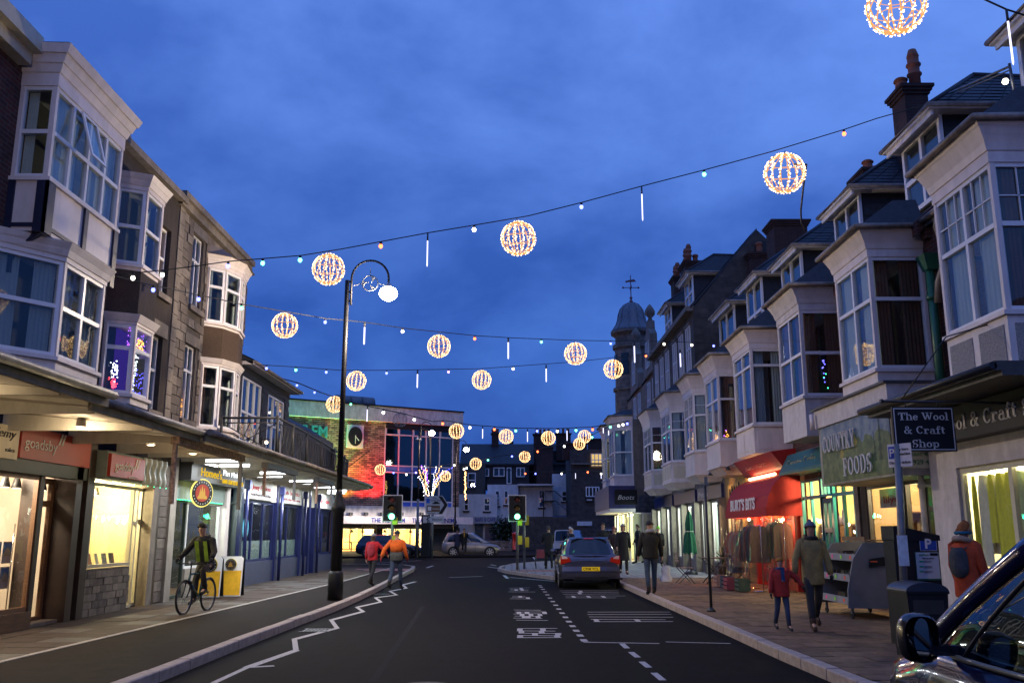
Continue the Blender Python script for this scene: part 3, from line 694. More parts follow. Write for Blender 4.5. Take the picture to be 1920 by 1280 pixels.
# downpipes
def pipe(fr, a, z0, z1, label, mat, r=.05, b=.09, hopper=True):
    m = MB(fr); m.tube([(a, b, z0), (a, b, z1)], r, 10); t = m.build('downpipe', mat, label=label, cat='downpipe')
    m = MB(fr)
    z = z0+.6
    while z < z1-.3: m.tube([(a, b, z), (a, b, z+.09)], r*1.35, 10); m.box(a-.1, a+.1, .0, b-.02, z+.02, z+.06); z += 1.6
    m.build('pipe_bracket', mat, t)
    if hopper: MB(fr).prism([(a-.1, 0), (a-.1, .2), (a+.1, .2), (a+.1, 0)], z1-.02, z1+.25, taper=[(a-.17, 0), (a-.17, .28), (a+.17, .28), (a+.17, 0)]).build('hopper', mat, t)
    return t
greenM = M('green_paint', (.02, .12, .07), .4, .15, 5, .05)
pipe(RW, 15.2, 3.3, 6.05, 'bright green rainwater downpipe with hopper between the two nearest right-hand bays', greenM, r=.075, b=.12)
m = MB(RW); m.tube([(14.1, .35, 6.9), (14.2, .4, 6.5), (14.5, .2, 6.35), (14.55, .12, 6.1), (14.9, .12, 5.75), (15.0, .12, 5.4)], .07, 10); m.build('drain_elbow', gutterM, label='thick curved waste pipe dropping behind the nearest right-hand bay', cat='pipe')
pipe(RW, 15.45, .1, 3.3, 'pale downpipe at the near end of the country foods front', M('pipe_cream', (.45, .43, .36), .5, .2, 5, .1), b=.5, hopper=False)

# --------------------------------------------------- right shops
def pier(T, fr, a0, a1, b0, b1, c1, mat, c0=.1, name='pilaster'): return MB(fr).box(a0, a1, b0, b1, c0, c1).build(name, mat, T)
# wool shop
woolwall = M('wool_shop_wall', (.68, .62, .45), .8, .05, 3, 0)
shop_room(RW, 11.2, 14.7, .45, 2.62, hA, b=.3, depth=2.6, mat=woolwall, power=80, col=(1, .92, .62), tubes=2, ts=11)
wall('shopfront_wall', mauve, hA, RW, 11.0, 15.2, .1, 2.95, [(11.4, 14.3, .75, 2.55)], b=.45)
window(RW, 11.4, 14.3, .75, 2.55, hA, 2, (), b=.40, mat=M('cream_frame', (.62, .58, .42), .5, .1, 4, .05), gl=shopglass, fw=.09)
MB(RW).box(11.0, 15.1, .46, .72, 2.93, 3.42).build('shop_fascia', blackp, hA)
wc = MB(RW); wc.prism([(10.9, .4), (10.9, 1.5), (15.25, 1.5), (15.25, .4)], 3.50, 3.62); wc.prism([(10.9, .4), (10.9, 1.42), (15.15, 1.42), (15.15, .4)], 3.44, 3.50); wc.build('canopy', M('canopy_lead', (.06, .06, .06), .6, .3, 5, .2), hA)
MB(RW).tube([(10.9, 1.52, 3.56), (15.25, 1.52, 3.56), (15.28, .6, 3.56)], .05, 8).build('gutter', iron, hA)
# hand-cut serif lettering
def serif(fr, s, a_far, b, c, h, width, mat, parent, mirror=True, align='LEFT', bold=.02):
    """display lettering with slab serifs added at stem feet and heads"""
    o = text(s, fr, a_far, b, c, h, mat, parent, width=width, mirror=mirror, align=align, bold=bold); return o
letterM = M('pale_lettering', (.62, .60, .58), .6, .05, 5, 0)
# slab-serif glyphs drawn as strokes: (x0,y0,x1,y1,thick) rects and arcs (cx,cy,rx,ry,t0,t1)
GL = {
 'T': (.72, [('r', .28, 0, .44, .7), ('r', .02, .6, .70, .7), ('r', .02, .48, .09, .7), ('r', .63, .48, .70, .7), ('r', .18, 0, .54, .07)]),
 'h': (.68, [('r', .10, 0, .23, .72), ('r', .02, .65, .23, .72), ('r', .02, 0, .31, .06), ('r', .46, 0, .59, .34), ('r', .38, 0, .67, .06), ('a', .345, .30, .18, .20, 0, 180, .12)]),
 'e': (.56, [('a', .28, .24, .19, .20, 15, 325, .12), ('r', .12, .21, .46, .29)]),
 'W': (1.08, [('l', .12, .66, .34, .04, .12), ('l', .34, .04, .54, .60, .07), ('l', .54, .60, .74, .04, .12), ('l', .74, .04, .95, .66, .07), ('r', .0, .64, .27, .70), ('r', .40, .64, .66, .70), ('r', .82, .64, 1.07, .70)]),
 'o': (.58, [('a', .29, .24, .19, .20, 0, 360, .12)]),
 'l': (.36, [('r', .11, 0, .24, .72), ('r', .02, .65, .24, .72), ('r', .02, 0, .33, .06)]),
 '&': (.76, [('a', .32, .54, .13, .13, 0, 360, .09), ('a', .28, .19, .19, .16, 40, 360, .11), ('l', .24, .44, .66, .03, .11), ('r', .52, .0, .74, .06), ('l', .50, .10, .62, .32, .06), ('r', .50, .32, .72, .38)]),
 'C': (.70, [('a', .37, .35, .25, .31, 40, 320, .12), ('r', .54, .50, .60, .70)]),
 'r': (.52, [('r', .10, 0, .23, .44), ('r', .02, .40, .23, .46), ('r', .02, 0, .34, .06), ('a', .36, .30, .13, .14, 50, 180, .09), ('a', .44, .36, .03, .03, 0, 360, .07)]),
 'a': (.60, [('a', .26, .15, .15, .13, 0, 360, .09), ('r', .36, 0, .48, .34), ('a', .29, .32, .14, .13, 0, 165, .09), ('r', .44, 0, .57, .06)]),
 'f': (.44, [('r', .12, 0, .25, .58), ('a', .28, .55, .10, .14, 20, 180, .09), ('r', .03, .40, .38, .46), ('r', .03, 0, .35, .06), ('a', .37, .60, .03, .03, 0, 360, .07)]),
 't': (.42, [('r', .11, .08, .24, .62), ('r', .03, .40, .36, .46), ('a', .25, .12, .08, .09, 180, 340, .08)]),
 'S': (.62, [('a', .31, .51, .18, .15, 30, 270, .12), ('a', .31, .19, .19, .16, -90, 150, .12), ('r', .46, .50, .52, .70), ('r', .09, .0, .15, .20)]),
 'p': (.66, [('r', .10, -.2, .23, .44), ('r', .02, .40, .23, .46), ('r', .02, -.22, .33, -.16), ('a', .37, .24, .17, .20, 0, 360, .11)]),
 'n': (.68, [('r', .10, 0, .23, .44), ('r', .02, .40, .23, .46), ('r', .02, 0, .31, .06), ('r', .46, 0, .59, .34), ('r', .38, 0, .67, .06), ('a', .345, .30, .18, .16, 0, 180, .12)]),
 'O': (.78, [('a', .39, .35, .27, .31, 0, 360, .12)]),
 'U': (.78, [('r', .12, .2, .24, .7), ('r', .03, .65, .33, .7), ('r', .54, .2, .62, .7), ('r', .46, .65, .72, .7), ('a', .37, .24, .21, .20, 180, 360, .09)]),
 'N': (.82, [('r', .13, 0, .20, .7), ('l', .17, .66, .64, .04, .12), ('r', .61, 0, .67, .7), ('r', .03, 0, .30, .05), ('r', .02, .65, .24, .7), ('r', .52, .65, .78, .7)]),
 'R': (.76, [('r', .13, 0, .25, .7), ('r', .03, 0, .35, .05), ('r', .03, .65, .30, .7), ('a', .34, .52, .16, .145, -90, 90, .10), ('r', .2, .64, .36, .7), ('r', .2, .34, .36, .4), ('l', .36, .36, .62, .03, .11), ('r', .54, 0, .74, .05)]),
 'Y': (.74, [('r', .31, 0, .43, .32), ('l', .12, .67, .36, .30, .11), ('l', .62, .67, .38, .30, .07), ('r', .22, 0, .52, .05), ('r', .01, .65, .28, .7), ('r', .48, .65, .73, .7)]),
 'F': (.66, [('r', .13, 0, .25, .7), ('r', .03, 0, .36, .05), ('r', .03, .65, .60, .7), ('r', .25, .33, .46, .38), ('r', .55, .50, .60, .7), ('r', .43, .26, .47, .45)]),
 'D': (.80, [('r', .13, 0, .25, .7), ('r', .03, 0, .38, .05), ('r', .03, .65, .38, .7), ('a', .36, .35, .30, .325, -90, 90, .12)]),
 ' ': (.34, []),
}
def slab(s, fr, a, b, c, h, mat, parent, width=None, sgn=-1, align='LEFT', ext=.012, name='lettering', slope=0, **kw):
    tot = sum(GL[ch][0] for ch in s); k = h/.7; kx = (width/tot) if width else k
    m = MB(fr); x = 0 if align == 'LEFT' else -tot/2
    def P(u, v): return (a+sgn*(x+u)*kx, c+v*k+slope*(x+u)*kx)
    def quad(q): m.ext([(P(*p)[0], b, P(*p)[1]) for p in q], (0, ext, 0))
    for ch in s:
        wd, gl = GL[ch]
        for g_ in gl:
            if g_[0] == 'r': _, x0, y0, x1, y1 = g_; quad([(x0, y0), (x1, y0), (x1, y1), (x0, y1)])
            elif g_[0] == 'l':
                _, x0, y0, x1, y1, t = g_; quad([(x0-t/2, y0), (x0+t/2, y0), (x1+t/2, y1), (x1-t/2, y1)])
            else:
                _, cx, cy, rx, ry, t0, t1, t = g_; n = max(4, int(abs(t1-t0)/28))
                for i in range(n):
                    p, q = R(t0+(t1-t0)*i/n), R(t0+(t1-t0)*(i+1)/n); tv = t*.45
                    f = lambda an, o: (cx+(rx+o*t/2)*math.cos(an), cy+(ry+o*tv/2)*math.sin(an)); quad([f(p, -1), f(p, 1), f(q, 1), f(q, -1)])
        x += wd
    return m.build(name, mat, parent, **kw)
slab('The Wool & Craft Shop', RW, 14.9, .722, 3.06, .22, letterM, hA, width=3.95)
# hanging sign of the wool shop: across the pavement, facing the camera
hs = thing('hanging_sign', 'black hanging board with white border reading The Wool & Craft Shop on an iron bracket', 'sign', (5.4, 12.2, 2.4))
XS = at_y(1670, 765, 12.2)[0]; XE = at_y(1785, 765, 12.2)[0]; ZT = at_y(1720, 763, 12.2)[1]; ZB = at_y(1720, 846, 12.2)[1]
SF = Fr((0, 12.17, 0), (1, 0, 0), (0, -1, 0))
MB().box(XS, XE, 12.17, 12.21, ZB, ZT).build('sign_board', blackp, hs)
m = MB(SF); q = .018; bw = .012
for x0, x1, z0_, z1_ in ((XS+q, XE-q, ZT-q-bw, ZT-q), (XS+q, XE-q, ZB+q, ZB+q+bw), (XS+q, XS+q+bw, ZB+q+bw, ZT-q-bw), (XE-q-bw, XE-q, ZB+q+bw, ZT-q-bw)): m.box(x0, x1, 0, .004, z0_, z1_)
m.build('sign_border', letterM, hs)
xm = (XS+XE)/2; HH = ZT-ZB
for i, (s_, ww) in enumerate((('The Wool', .68), ('& Craft', .56), ('Shop', .37))): slab(s_, SF, xm, .001, ZT-HH*(.305+.305*i), .105, letterM, hs, width=ww*1.0, sgn=1, align='C', ext=.005)
zb = at_y(1720, 752, 12.2)[1]; m = MB(); m.tube([(XS-.12, 12.19, zb), (6.95, 12.19, zb-.03)], .018, 8); m.tube([(XS-.14, 12.19, zb), (XS-.10, 12.19, zb)], .03, 8); m.tube([(XS+.15, 12.19, zb+.02), (XS+.75, 12.0, zb+.85), (6.42, 11.9, zb+1.0)], .010, 6)
m.build('bracket_arm', iron, hs)
for x in (XS+.2, XE-.2): MB().tube([(x, 12.19, ZT-.01), (x, 12.19, zb)], .008, 6).build('hanger', iron, hs)

# country foods
CF = 15.2
shop_room(RW, 15.7, 19.2, .12, 2.75, hB, b=-.05, depth=3.5, power=50, col=(1, .78, .48), ts=5, mat=M('shop_wall_ochre', (.50, .34, .17), .8, .1, 2, 0), tubes=1)
wall('shopfront_wall', brown, hB, RW, 15.35, 19.4, .1, 3.75, [(15.6, 16.35, .15, 2.5), (16.5, 17.25, .85, 2.5), (17.35, 19.1, .85, 2.5)], b=.05)
dkframe = M('dark_wood_frame', (.05, .045, .04), .45, .2, 5, .1)
window(RW, 17.35, 19.1, .85, 2.5, hB, 1, (), b=.03, mat=dkframe, gl=shopglass); window(RW, 16.5, 17.25, .85, 2.5, hB, 1, (), b=.03, mat=dkframe, gl=shopglass)
dr = window(RW, 15.6, 16.35, .15, 2.5, hB, 1, (.78,), b=.03, mat=dkframe, gl=shopglass, fw=.08, name='door')
cs = thing('shop_sign', 'projecting boxed sign with painted wooded landscape reading COUNTRY FOODS', 'sign', (6.4, 17, 2.5))
z_lo, z_mid, z_hi = 2.5, 3.68, 4.05
MB(RW).box(15.25, 18.9, .05, 1.0, z_lo, z_mid).build('sign_box', M('sign_grey', (.35, .34, .30), .6, .15, 3, .1, dirt=.3), cs)
MB(RW).prism([(15.2, .05), (15.2, 1.05), (18.95, 1.05), (18.95, .05)], z_mid, z_hi, taper=[(15.2, .05), (15.2, 1.06), (18.95, 1.06), (18.95, .05)]).build('sign_cornice', mauve, cs)
MB(RW).box(15.15, 19.0, .05, 1.12, z_hi, z_hi+.04).build('sign_capping', M('lead_dark', (.08, .08, .08), .6, .3, 5, .2), cs)
# the painted landscape panel
lm = bpy.data.materials.new('painted_landscape'); lm.use_nodes = True; t = lm.node_tree; p = t.nodes['Principled BSDF']; p.inputs['Roughness'].default_value = .45
geo = nd(t, 'ShaderNodeNewGeometry'); s_ = nd(t, 'ShaderNodeSeparateXYZ'); n_ = nd(t, 'ShaderNodeTexNoise'); n_.inputs['Scale'].default_value = 2.2; n_.inputs['Detail'].default_value = 7
n2 = nd(t, 'ShaderNodeTexNoise'); n2.inputs['Scale'].default_value = 5; n2.inputs['Detail'].default_value = 8
r1 = nd(t, 'ShaderNodeValToRGB'); r1.color_ramp.elements[0].color = (.02, .06, .02, 1); r1.color_ramp.elements[1].color = (.10, .15, .05, 1); r1.color_ramp.elements[0].position = .4; r1.color_ramp.elements[1].position = .62
r2 = nd(t, 'ShaderNodeValToRGB'); r2.color_ramp.elements[0].color = (.05, .11, .22, 1); r2.color_ramp.elements[1].color = (.16, .22, .28, 1); r2.color_ramp.elements[0].position = .4; r2.color_ramp.elements[1].position = .6
ma = nd(t, 'ShaderNodeMath', operation='MULTIPLY_ADD'); ma.inputs[1].default_value = .9; mgt = nd(t, 'ShaderNodeMath', operation='GREATER_THAN'); mgt.inputs[1].default_value = 3.72
mx = nd(t, 'ShaderNodeMix', data_type='RGBA'); L = t.links.new
L(geo.outputs['Position'], s_.inputs[0]); L(geo.outputs['Position'], n_.inputs['Vector']); L(geo.outputs['Position'], n2.inputs['Vector']); L(n_.outputs[0], ma.inputs[0]); L(s_.outputs[2], ma.inputs[2]); L(ma.outputs[0], mgt.inputs[0]); L(n2.outputs[0], r1.inputs[0]); L(n2.outputs[0], r2.inputs[0])
L(mgt.outputs[0], mx.inputs[0]); L(r1.outputs[0], mx.inputs[6]); L(r2.outputs[0], mx.inputs[7]); L(mx.outputs[2], p.inputs['Base Color'])
MB(RW).box(15.3, 18.75, 1.0, 1.015, z_lo+.04, z_mid-.02).build('painted_panel', lm, cs)
m = MB(RW)
for a, h, r in ((15.75, .82, .1), (16.0, .5, .07)):
    for k in range(5): m.ext([(a-r*(1-k*.17), 1.0151+k*.0003, z_lo+.3+h*k/5), (a+r*(1-k*.17), 1.0151+k*.0003, z_lo+.3+h*k/5), (a, 1.0151+k*.0003, z_lo+.3+h*(k+1.3)/5)], (0, .001, 0))
m.build('painted_cypress', cmat((.02, .05, .025)), cs)
m = MB(RW)
for a, c in ((17.6, 2.95), (16.9, 3.12), (17.3, 3.1)): m.ext([(a, 1.0155, c), (a-.12, 1.0155, c+.1), (a+.02, 1.0155, c+.22), (a+.12, 1.0155, c+.06)], (0, .001, 0))
m.build('painted_field', cmat((.30, .26, .06)), cs)
for s__, a, c, wd in (('COUNTRY', 18.55, 3.13, 1.75), ('FOODS', 17.5, 2.62, 1.42)):
    slab(s__, RW, a, 1.045, c, .34, letterM, cs, width=wd, ext=.02); 
NF = Fr((0, 15.25, 0), (1, 0, 0), (0, -1, 0))
MB(NF).box(6.5, 7.35, 0, .02, 2.62, 2.93).build('notice_panel', M('notice_cream', (.60, .58, .40), .6, .05, 3, 0), cs)
text('HERBAL REMEDIES', NF, 6.56, .024, 2.82, .055, cmat((.12, .3, .12)), cs, width=.72); text('01929 427057', NF, 6.58, .024, 2.68, .08, cmat((.04, .22, .08)), cs, width=.68)
ls = MB(RW).tube([(18.85, 1.14, z_mid-.02), (18.85, 1.14, z_mid+.3)], .05, 8).build('sign_lamp', white, cs)
MB(RW).box(17.45, 18.6, -.06, -.04, 2.05, 2.42).build('window_banner', M('banner', (.6, .55, .52), .6, .1, 3, 0), label='pale banner with red script hanging inside the country foods window', cat='banner')
text('Illyes', RW, 18.4, -.035, 2.14, .15, cmat((.5, .05, .05)), bpy.data.objects['window_banner'], mirror=True, width=.9)
exg = MB(RW).box(15.75, 16.2, -.35, -.28, 2.0, 2.14).build('exit_light', E('green_light', (.02, 1, .35), 9, True), label='small lit green light box inside the country foods doorway', cat='light')

# turquoise shop
tq = M('turquoise_paint', (.015, .24, .30), .4, .15, 4, .08)
shop_room(RW, 19.5, 23.2, .12, 2.9, hC, b=-.0, depth=3.2, power=80, col=(1, .80, .38), ts=6, tubes=2, mat=M('shop_wall_yellow', (.66, .52, .26), .8, .06, 2, 0))
wall('shopfront_wall', stone, hC, RW, 19.4, 23.4, .1, 3.6, [(19.6, 21.0, .62, 2.86), (21.0, 21.75, .12, 2.86), (21.75, 23.2, .62, 2.86)], b=.1)
window(RW, 19.6, 21.0, .62, 2.86, hC, 2, (.80,), b=.1, mat=tq, gl=shopglass, fw=.07); window(RW, 21.75, 23.2, .62, 2.86, hC, 2, (.80,), b=.1, mat=tq, gl=shopglass, fw=.07)
window(RW, 21.03, 21.72, 2.4, 2.86, hC, 3, (), b=.1, mat=tq, gl=shopglass, fw=.05)
window(RW, 21.03, 21.72, .9, 2.36, hC, 2, (.5,), b=.08, mat=M('dark_teal', (.01, .09, .13), .4, .1, 4, .05), gl=shopglass, fw=.1, name='door'); MB(RW).box(21.03, 21.72, .02, .07, .14, .9).build('door_panel', tq, hC)
MB(RW).box(19.62, 20.98, .1, .13, .14, .6).build('stall_riser', tq, hC)
m = MB(RW); m.prism([(19.45, .1), (19.45, .6), (23.3, .6), (23.3, .1)], 2.98, 3.05); m.ext([(19.45, .1, 3.55), (19.45, .35, 3.5), (19.45, .6, 3.05), (19.45, .1, 3.05)], (3.85, 0, 0)); m.build('shop_fascia', M('teal_fascia', (.02, .12, .12), .5, .15, 4, .05), hC)
text('Country Crafts', RW, 22.9, .50, 3.15, .2, cmat((.3, .3, .2)), hC, mirror=True, width=2.2)

# red awning shop
redp = M('red_paint', (.42, .02, .015), .4, .15, 4, .05)
shop_room(RW, 23.5, 27.2, .12, 2.75, hD, b=-.0, depth=2.6, power=85, col=(1, .55, .22), ts=6, tubes=2, mat=M('shop_wall_orange', (.55, .16, .06), .8, .1, 2, 0))
wall('shopfront_wall', redp, hD, RW, 23.4, 27.4, .1, 3.5, [(23.65, 27.15, .5, 2.75)], b=.1)
window(RW, 23.65, 27.15, .5, 2.75, hD, 3, (.75,), b=.1, mat=redp, gl=shopglass, fw=.08)
m = MB(RW); m.ext([(23.4, .1, 3.7), (23.4, .75, 3.62), (23.4, .42, 3.18), (23.4, .1, 3.12)], (4.0, 0, 0)); fa = m.build('shop_fascia', redp, hD)
fB = Fr(RW.p(0, .585, 0), RW.U, RW.N); text("BURT'S BITS", fB, 26.6, .01, 3.32, .18, cmat((.5, .18, .14)), hD, mirror=True, width=2.2, shear=0)
MB(RW).tube([(24.0, .5, 3.08), (26.6, .5, 3.08)], .04, 8).build('fascia_tube', E('warm_tube', (1, .6, .3), 8), hD)
for a in (23.42, 27.2): pier(hD, RW, a, a+.18, .1, .25, 3.15, redp)
aw = thing('shop_awning', "curved red canvas awning lettered BURT'S BITS", 'awning', (6.6, 25, 2))
rc = M('red_canvas', (.36, .012, .012), .75, .12, 8, .2)
prof = [(.18, 3.06), (.42, 3.04), (.66, 2.93), (.86, 2.74), (.99, 2.48), (1.06, 2.2)]
m = MB(RW)
for (b0, c0), (b1, c1) in zip(prof[:-1], prof[1:]): m.ext([(22.95, b0, c0), (27.35, b0, c0), (27.35, b1, c1), (22.95, b1, c1)], (0, .0, .012))
m.build('canopy', rc, aw)
MB(RW).box(22.95, 27.35, 1.06, 1.075, 1.98, 2.2).build('valance', rc, aw)
for a in (22.94, 27.35):
    m = MB(RW); m.ext([(a, b, c) for b, c in prof]+[(a, 1.06, 1.98), (a, .18, 1.98)], (.012, 0, 0)); m.build('end_panel', rc, aw)
f_aw = Fr(RW.p(0, 1.02, 0), RW.U, RW.N); text("BURT'S BITS", f_aw, 26.7, .05, 2.18, .3, cmat((.75, .7, .68)), aw, mirror=True, width=2.7, bold=.03, shear=.12)
m = MB(RW); m.tube([(23.0, 1.05, 1.99), (27.3, 1.05, 1.99)], .02, 6); m.tube([(23.0, 1.05, 1.99), (23.0, .1, 2.4)], .015, 6); m.tube([(27.3, 1.05, 1.99), (27.3, .1, 2.4)], .015, 6); m.build('awning_rail', galv, aw)

# cafe with cut-out gold sign
ochre = M('ochre_wood', (.34, .17, .04), .5, .2, 4, .1, stretch=(1, 1, 6))
shop_room(RW, 27.5, 31.2, .12, 2.6, hE, b=-.0, depth=3.0, power=55, col=(1, .72, .45), ts=3, tubes=1, mat=M('cafe_wall', (.55, .42, .32), .8, .1, 2, 0))
wall('shopfront_wall', ochre, hE, RW, 27.4, 31.4, .1, 3.5, [(27.6, 29.3, .6, 2.5), (29.5, 30.2, .14, 2.5), (30.35, 31.2, .6, 2.5)], b=.1)
window(RW, 27.6, 29.3, .6, 2.5, hE, 3, (), b=.1, mat=ochre, gl=shopglass); window(RW, 29.5, 30.2, .14, 2.5, hE, 1, (.8,), b=.1, mat=ochre, gl=shopglass, name='door'); window(RW, 30.35, 31.2, .6, 2.5, hE, 1, (), b=.1, mat=cream, gl=shopglass)
gs = thing('shop_sign', 'gold backlit sign with black cut-out of seated figures above the cafe', 'sign', (7.2, 29, 2.7))
MB(RW).ext([(27.5, .14, 2.62), (30.6, .14, 2.62), (30.6, .14, 3.1), (29.4, .14, 3.2), (29.0, .14, 3.46), (28.2, .14, 3.4), (27.9, .14, 3.2), (27.5, .14, 3.3)], (0, .05, 0)).build('sign_board', M('gold_board', (.60, .33, .08), .5, .3, 6, .1), gs)
for i in range(9):
    a = 27.75+i*.31; h = random.uniform(.25, .5); m = MB(RW); m.ext([(a, .20, 2.68), (a+.12, .20, 2.68), (a+.16, .20, 2.68+h*.6), (a+.08, .20, 2.68+h), (a-.03, .20, 2.68+h*.5)], (0, .02, 0)); m.build('cut_out_figure', blackp, gs)
for a in (27.9, 29.3, 30.4):
    m = MB(RW); m.tube([(a, .1, 3.5), (a, .5, 3.68), (a, .8, 3.55)], .012, 6); m.lathe(a, .8, [(.03, 3.55), (.09, 3.45), (.08, 3.44)], 8); m.build('sign_lamp', iron, gs); lamp('SPOT', RW.p(a, .8, 3.43), 30, (1, .62, .25), .05, parent=gs, aim=RW.p(a, .15, 2.9), cone=R(100))

# two bright shops further on
coolw = M('shop_wall_cool', (.60, .64, .60), .8, .05, 2, 0)
for T, Y0, Y1 in ((hF, 31.4, 36.0), (hG, 36.0, 41.2), (hH, 41.2, 46.8)):
    shop_room(RW, Y0+.2, Y1-.2, .12, 2.75, T, b=-.0, depth=2.4, power=70, col=(.86, 1, .86), ts=7, tubes=2, mat=coolw)
    holes = [(Y0+.4, Y0+2.4, .55, 2.7), (Y0+2.7, Y1-.4, .55, 2.7)]
    wall('shopfront_wall', stoneD, T, RW, Y0, Y1, .1, 3.6, holes, b=.1)
    for h in holes: window(RW, h[0], h[1], h[2], h[3], T, 2, (), b=.06, mat=white, gl=shopglass)
    for a in (Y0+.02, Y0+2.42, Y1-.32): pier(T, RW, a, a+.28, .1, .34, 2.75, stoneD, name='column')
    MB(RW).box(Y0+.2, Y1-.3, .1, .2, 2.78, 3.25).build('shop_fascia', navy, T)
text('Petals', RW, 35.4, .205, 2.9, .2, letterM, hF, mirror=True, width=1.6)

# corner chemist with navy fascia
hI = thing('corner_building', 'corner chemist building with tall white bay above a navy wrap-round fascia', 'building', (6.3, 47, 0))
NI = Fr((6.3, 0, 0), (0, 1, 0), (-1, 0, 0)); NJ = Fr((5.2, 47.2, 0), (1, 0, 0), (0, -1, 0))
wall('wall', stoneD, hI, NI, 47.2, 56, 3.5, 7.4, b=0)
bay(NI, [(47.3, 0), (47.5, 1.0), (49.6, 1.0), (49.9, 0)], hI, 3.9, 4.5, 6.9, 7.6, cols=(1, 2, 1), rows=(.5,), body=white, roofm=slate, roofh=.3)
bay(NI, [(51.2, 0), (51.7, 1.0), (53.6, 1.0), (54, 0)], hI, 3.9, 4.5, 6.9, 7.6, cols=(1, 2, 1), rows=(.5,), body=white, roofm=slate, roofh=.3, curtains=False)
MB(NI).box(51.9, 53.4, .1, .2, 4.6, 6.8).build('lit_blind', E('warm_blind', (1, .78, .35), .9), hI)
shop_room(NI, 47.4, 54, .12, 2.6, hI, b=.1, depth=3, power=150, col=(.95, 1, .6), ts=8, tubes=2, mat=woolwall)
window(NI, 47.4, 54, .12, 2.6, hI, 5, (), b=.3, mat=white, gl=shopglass); window(Fr((6.0, 47.25, 0), (1, 0, 0), (0, -1, 0)), 0, 1.4, .12, 2.6, hI, 2, (), b=0, mat=white, gl=shopglass)
MB(NI).box(47.0, 55, .0, 1.3, 2.62, 2.8).build('fascia_soffit', white, hI); MB(NI).box(47.0, 55, 0, 1.35, 2.8, 3.95).build('shop_fascia', navy, hI)
MB(Fr((5.9, 46.98, 0), (1, 0, 0), (0, -1, 0))).box(-.65, .5, 0, .03, 3.0, 3.75).build('sign_panel', blackp, hI)
text('Boots', Fr((5.3, 46.93, 0), (1, 0, 0), (0, -1, 0)), .1, .0, 3.25, .24, letterM, hI, width=.85, shear=.3)

# turret with lead dome and weathervane
tu = thing('corner_turret', 'round stone turret with lead bell dome and weathervane above the far corner', 'tower', (8.5, 62.7, 0))
tw = BRICK('turret_stone', (.24, .20, .16), (.18, .15, .12), (.12, .10, .09), bw=.6, bh=.3, ms=.02)
m = MB(); m.lathe(8.5, 62.7, [(1.3, 0), (1.3, 11.2), (1.42, 11.25), (1.42, 11.45), (1.25, 11.5), (1.25, 14.2), (1.4, 14.25), (1.4, 14.5), (1.2, 14.55), (1.2, 15.1), (1.5, 15.3), (1.5, 15.42)], 20, False); m.build('turret_wall', tw, tu)
m = MB(); m.lathe(8.5, 62.7, [(1.5, 15.42), (1.32, 15.7), (1.12, 16.0), (1.0, 16.35), (.94, 16.75), (.80, 17.15), (.55, 17.45), (.22, 17.62), (.08, 17.66)], 20); dome = m.build('dome', lead, tu)
m = MB()
for k in range(10):
    t = k*2*math.pi/10; pr_ = [(1.5, 15.42), (1.32, 15.7), (1.12, 16.0), (1.0, 16.35), (.94, 16.75), (.80, 17.15), (.55, 17.45), (.2, 17.63)]; m.tube([(8.5+(r+.015)*math.cos(t), 62.7+(r+.015)*math.sin(t), z) for r, z in pr_], .03, 4)
m.build('lead_rolls', lead, dome)
for k in range(8):
    t = k*2*math.pi/8+.2; f = Fr((8.5+1.22*math.cos(t), 62.7+1.22*math.sin(t), 0), (-math.sin(t), math.cos(t), 0), (math.cos(t), math.sin(t), 0)); MB(f).box(-.26, .26, -.1, .06, 12.3, 13.8).build('window', darkglass, tu)
m = MB(); m.lathe(8.5, 62.7, [(.1, 17.6), (.14, 17.75), (.05, 17.85), (.12, 18.0), (.04, 18.1), (.03, 19.6), (.0, 19.75)], 10); m.tube([(7.95, 62.7, 18.75), (9.05, 62.7, 18.75)], .03, 5); m.tube([(8.5, 62.2, 18.75), (8.5, 63.2, 18.75)], .03, 5)
for x, z in ((7.95, 18.75), (9.05, 18.75), (8.5, 18.75), (8.2, 19.2)): m.ball(x, 62.7, z, .08, 6)
m.ext([(8.1, 62.7, 19.15), (8.9, 62.7, 19.2), (8.75, 62.7, 19.38), (8.3, 62.7, 19.3)], (0, .03, 0)); m.build('weathervane', M('red_iron', (.16, .05, .05), .5, .2, 5, .1), tu)
gb = thing('gabled_building', 'dark stone building with two shaped gables and ball finials beside the turret', 'building', (8, 56, 0))
GBF = Fr((7.7, 0, 0), (0, 1, 0), (-1, 0, 0))
wall('wall', tw, gb, GBF, 47.5, 62, 7.4, 10.4, b=-.2)
for a in (50.5, 56.5):
    m = MB(GBF); m.ext([(a-1.8, 0, 10.3), (a+1.8, 0, 10.3), (a+1.7, 0, 11.2), (a+1.1, 0, 11.6), (a+1.0, 0, 12.5), (a+.4, 0, 12.9), (a+.3, 0, 13.4), (a-.3, 0, 13.4), (a-.4, 0, 12.9), (a-1.0, 0, 12.5), (a-1.1, 0, 11.6), (a-1.7, 0, 11.2)], (0, -.4, 0)); gg = m.build('gable', stoneD, gb)
    m = MB(GBF); m.lathe(a, -.2, [(.18, 13.4), (.1, 13.6), (.28, 13.8), (.3, 14.0), (.2, 14.2), (.05, 14.4)], 8); m.build('finial', stoneD, gg); window(GBF, a-.6, a+.6, 10.7, 12.2, gb, 2, (.5,), b=.05)
    for k in (-1.5, .5): window(GBF, a+k, a+k+1, 8, 10, gb, 2, (.5,), b=-.12)
roof_plane(GBF, 47.5, 62, -.2, 10.4, -4, 14, gb, rows=8, cw=.8)
bk = MB(); bk.box(11.5, 20, -5, 62, 0, 6.8); bk.build('rear_wing', redbrick, label='brick rear wings of the right-hand terrace behind its roofs', cat='building')
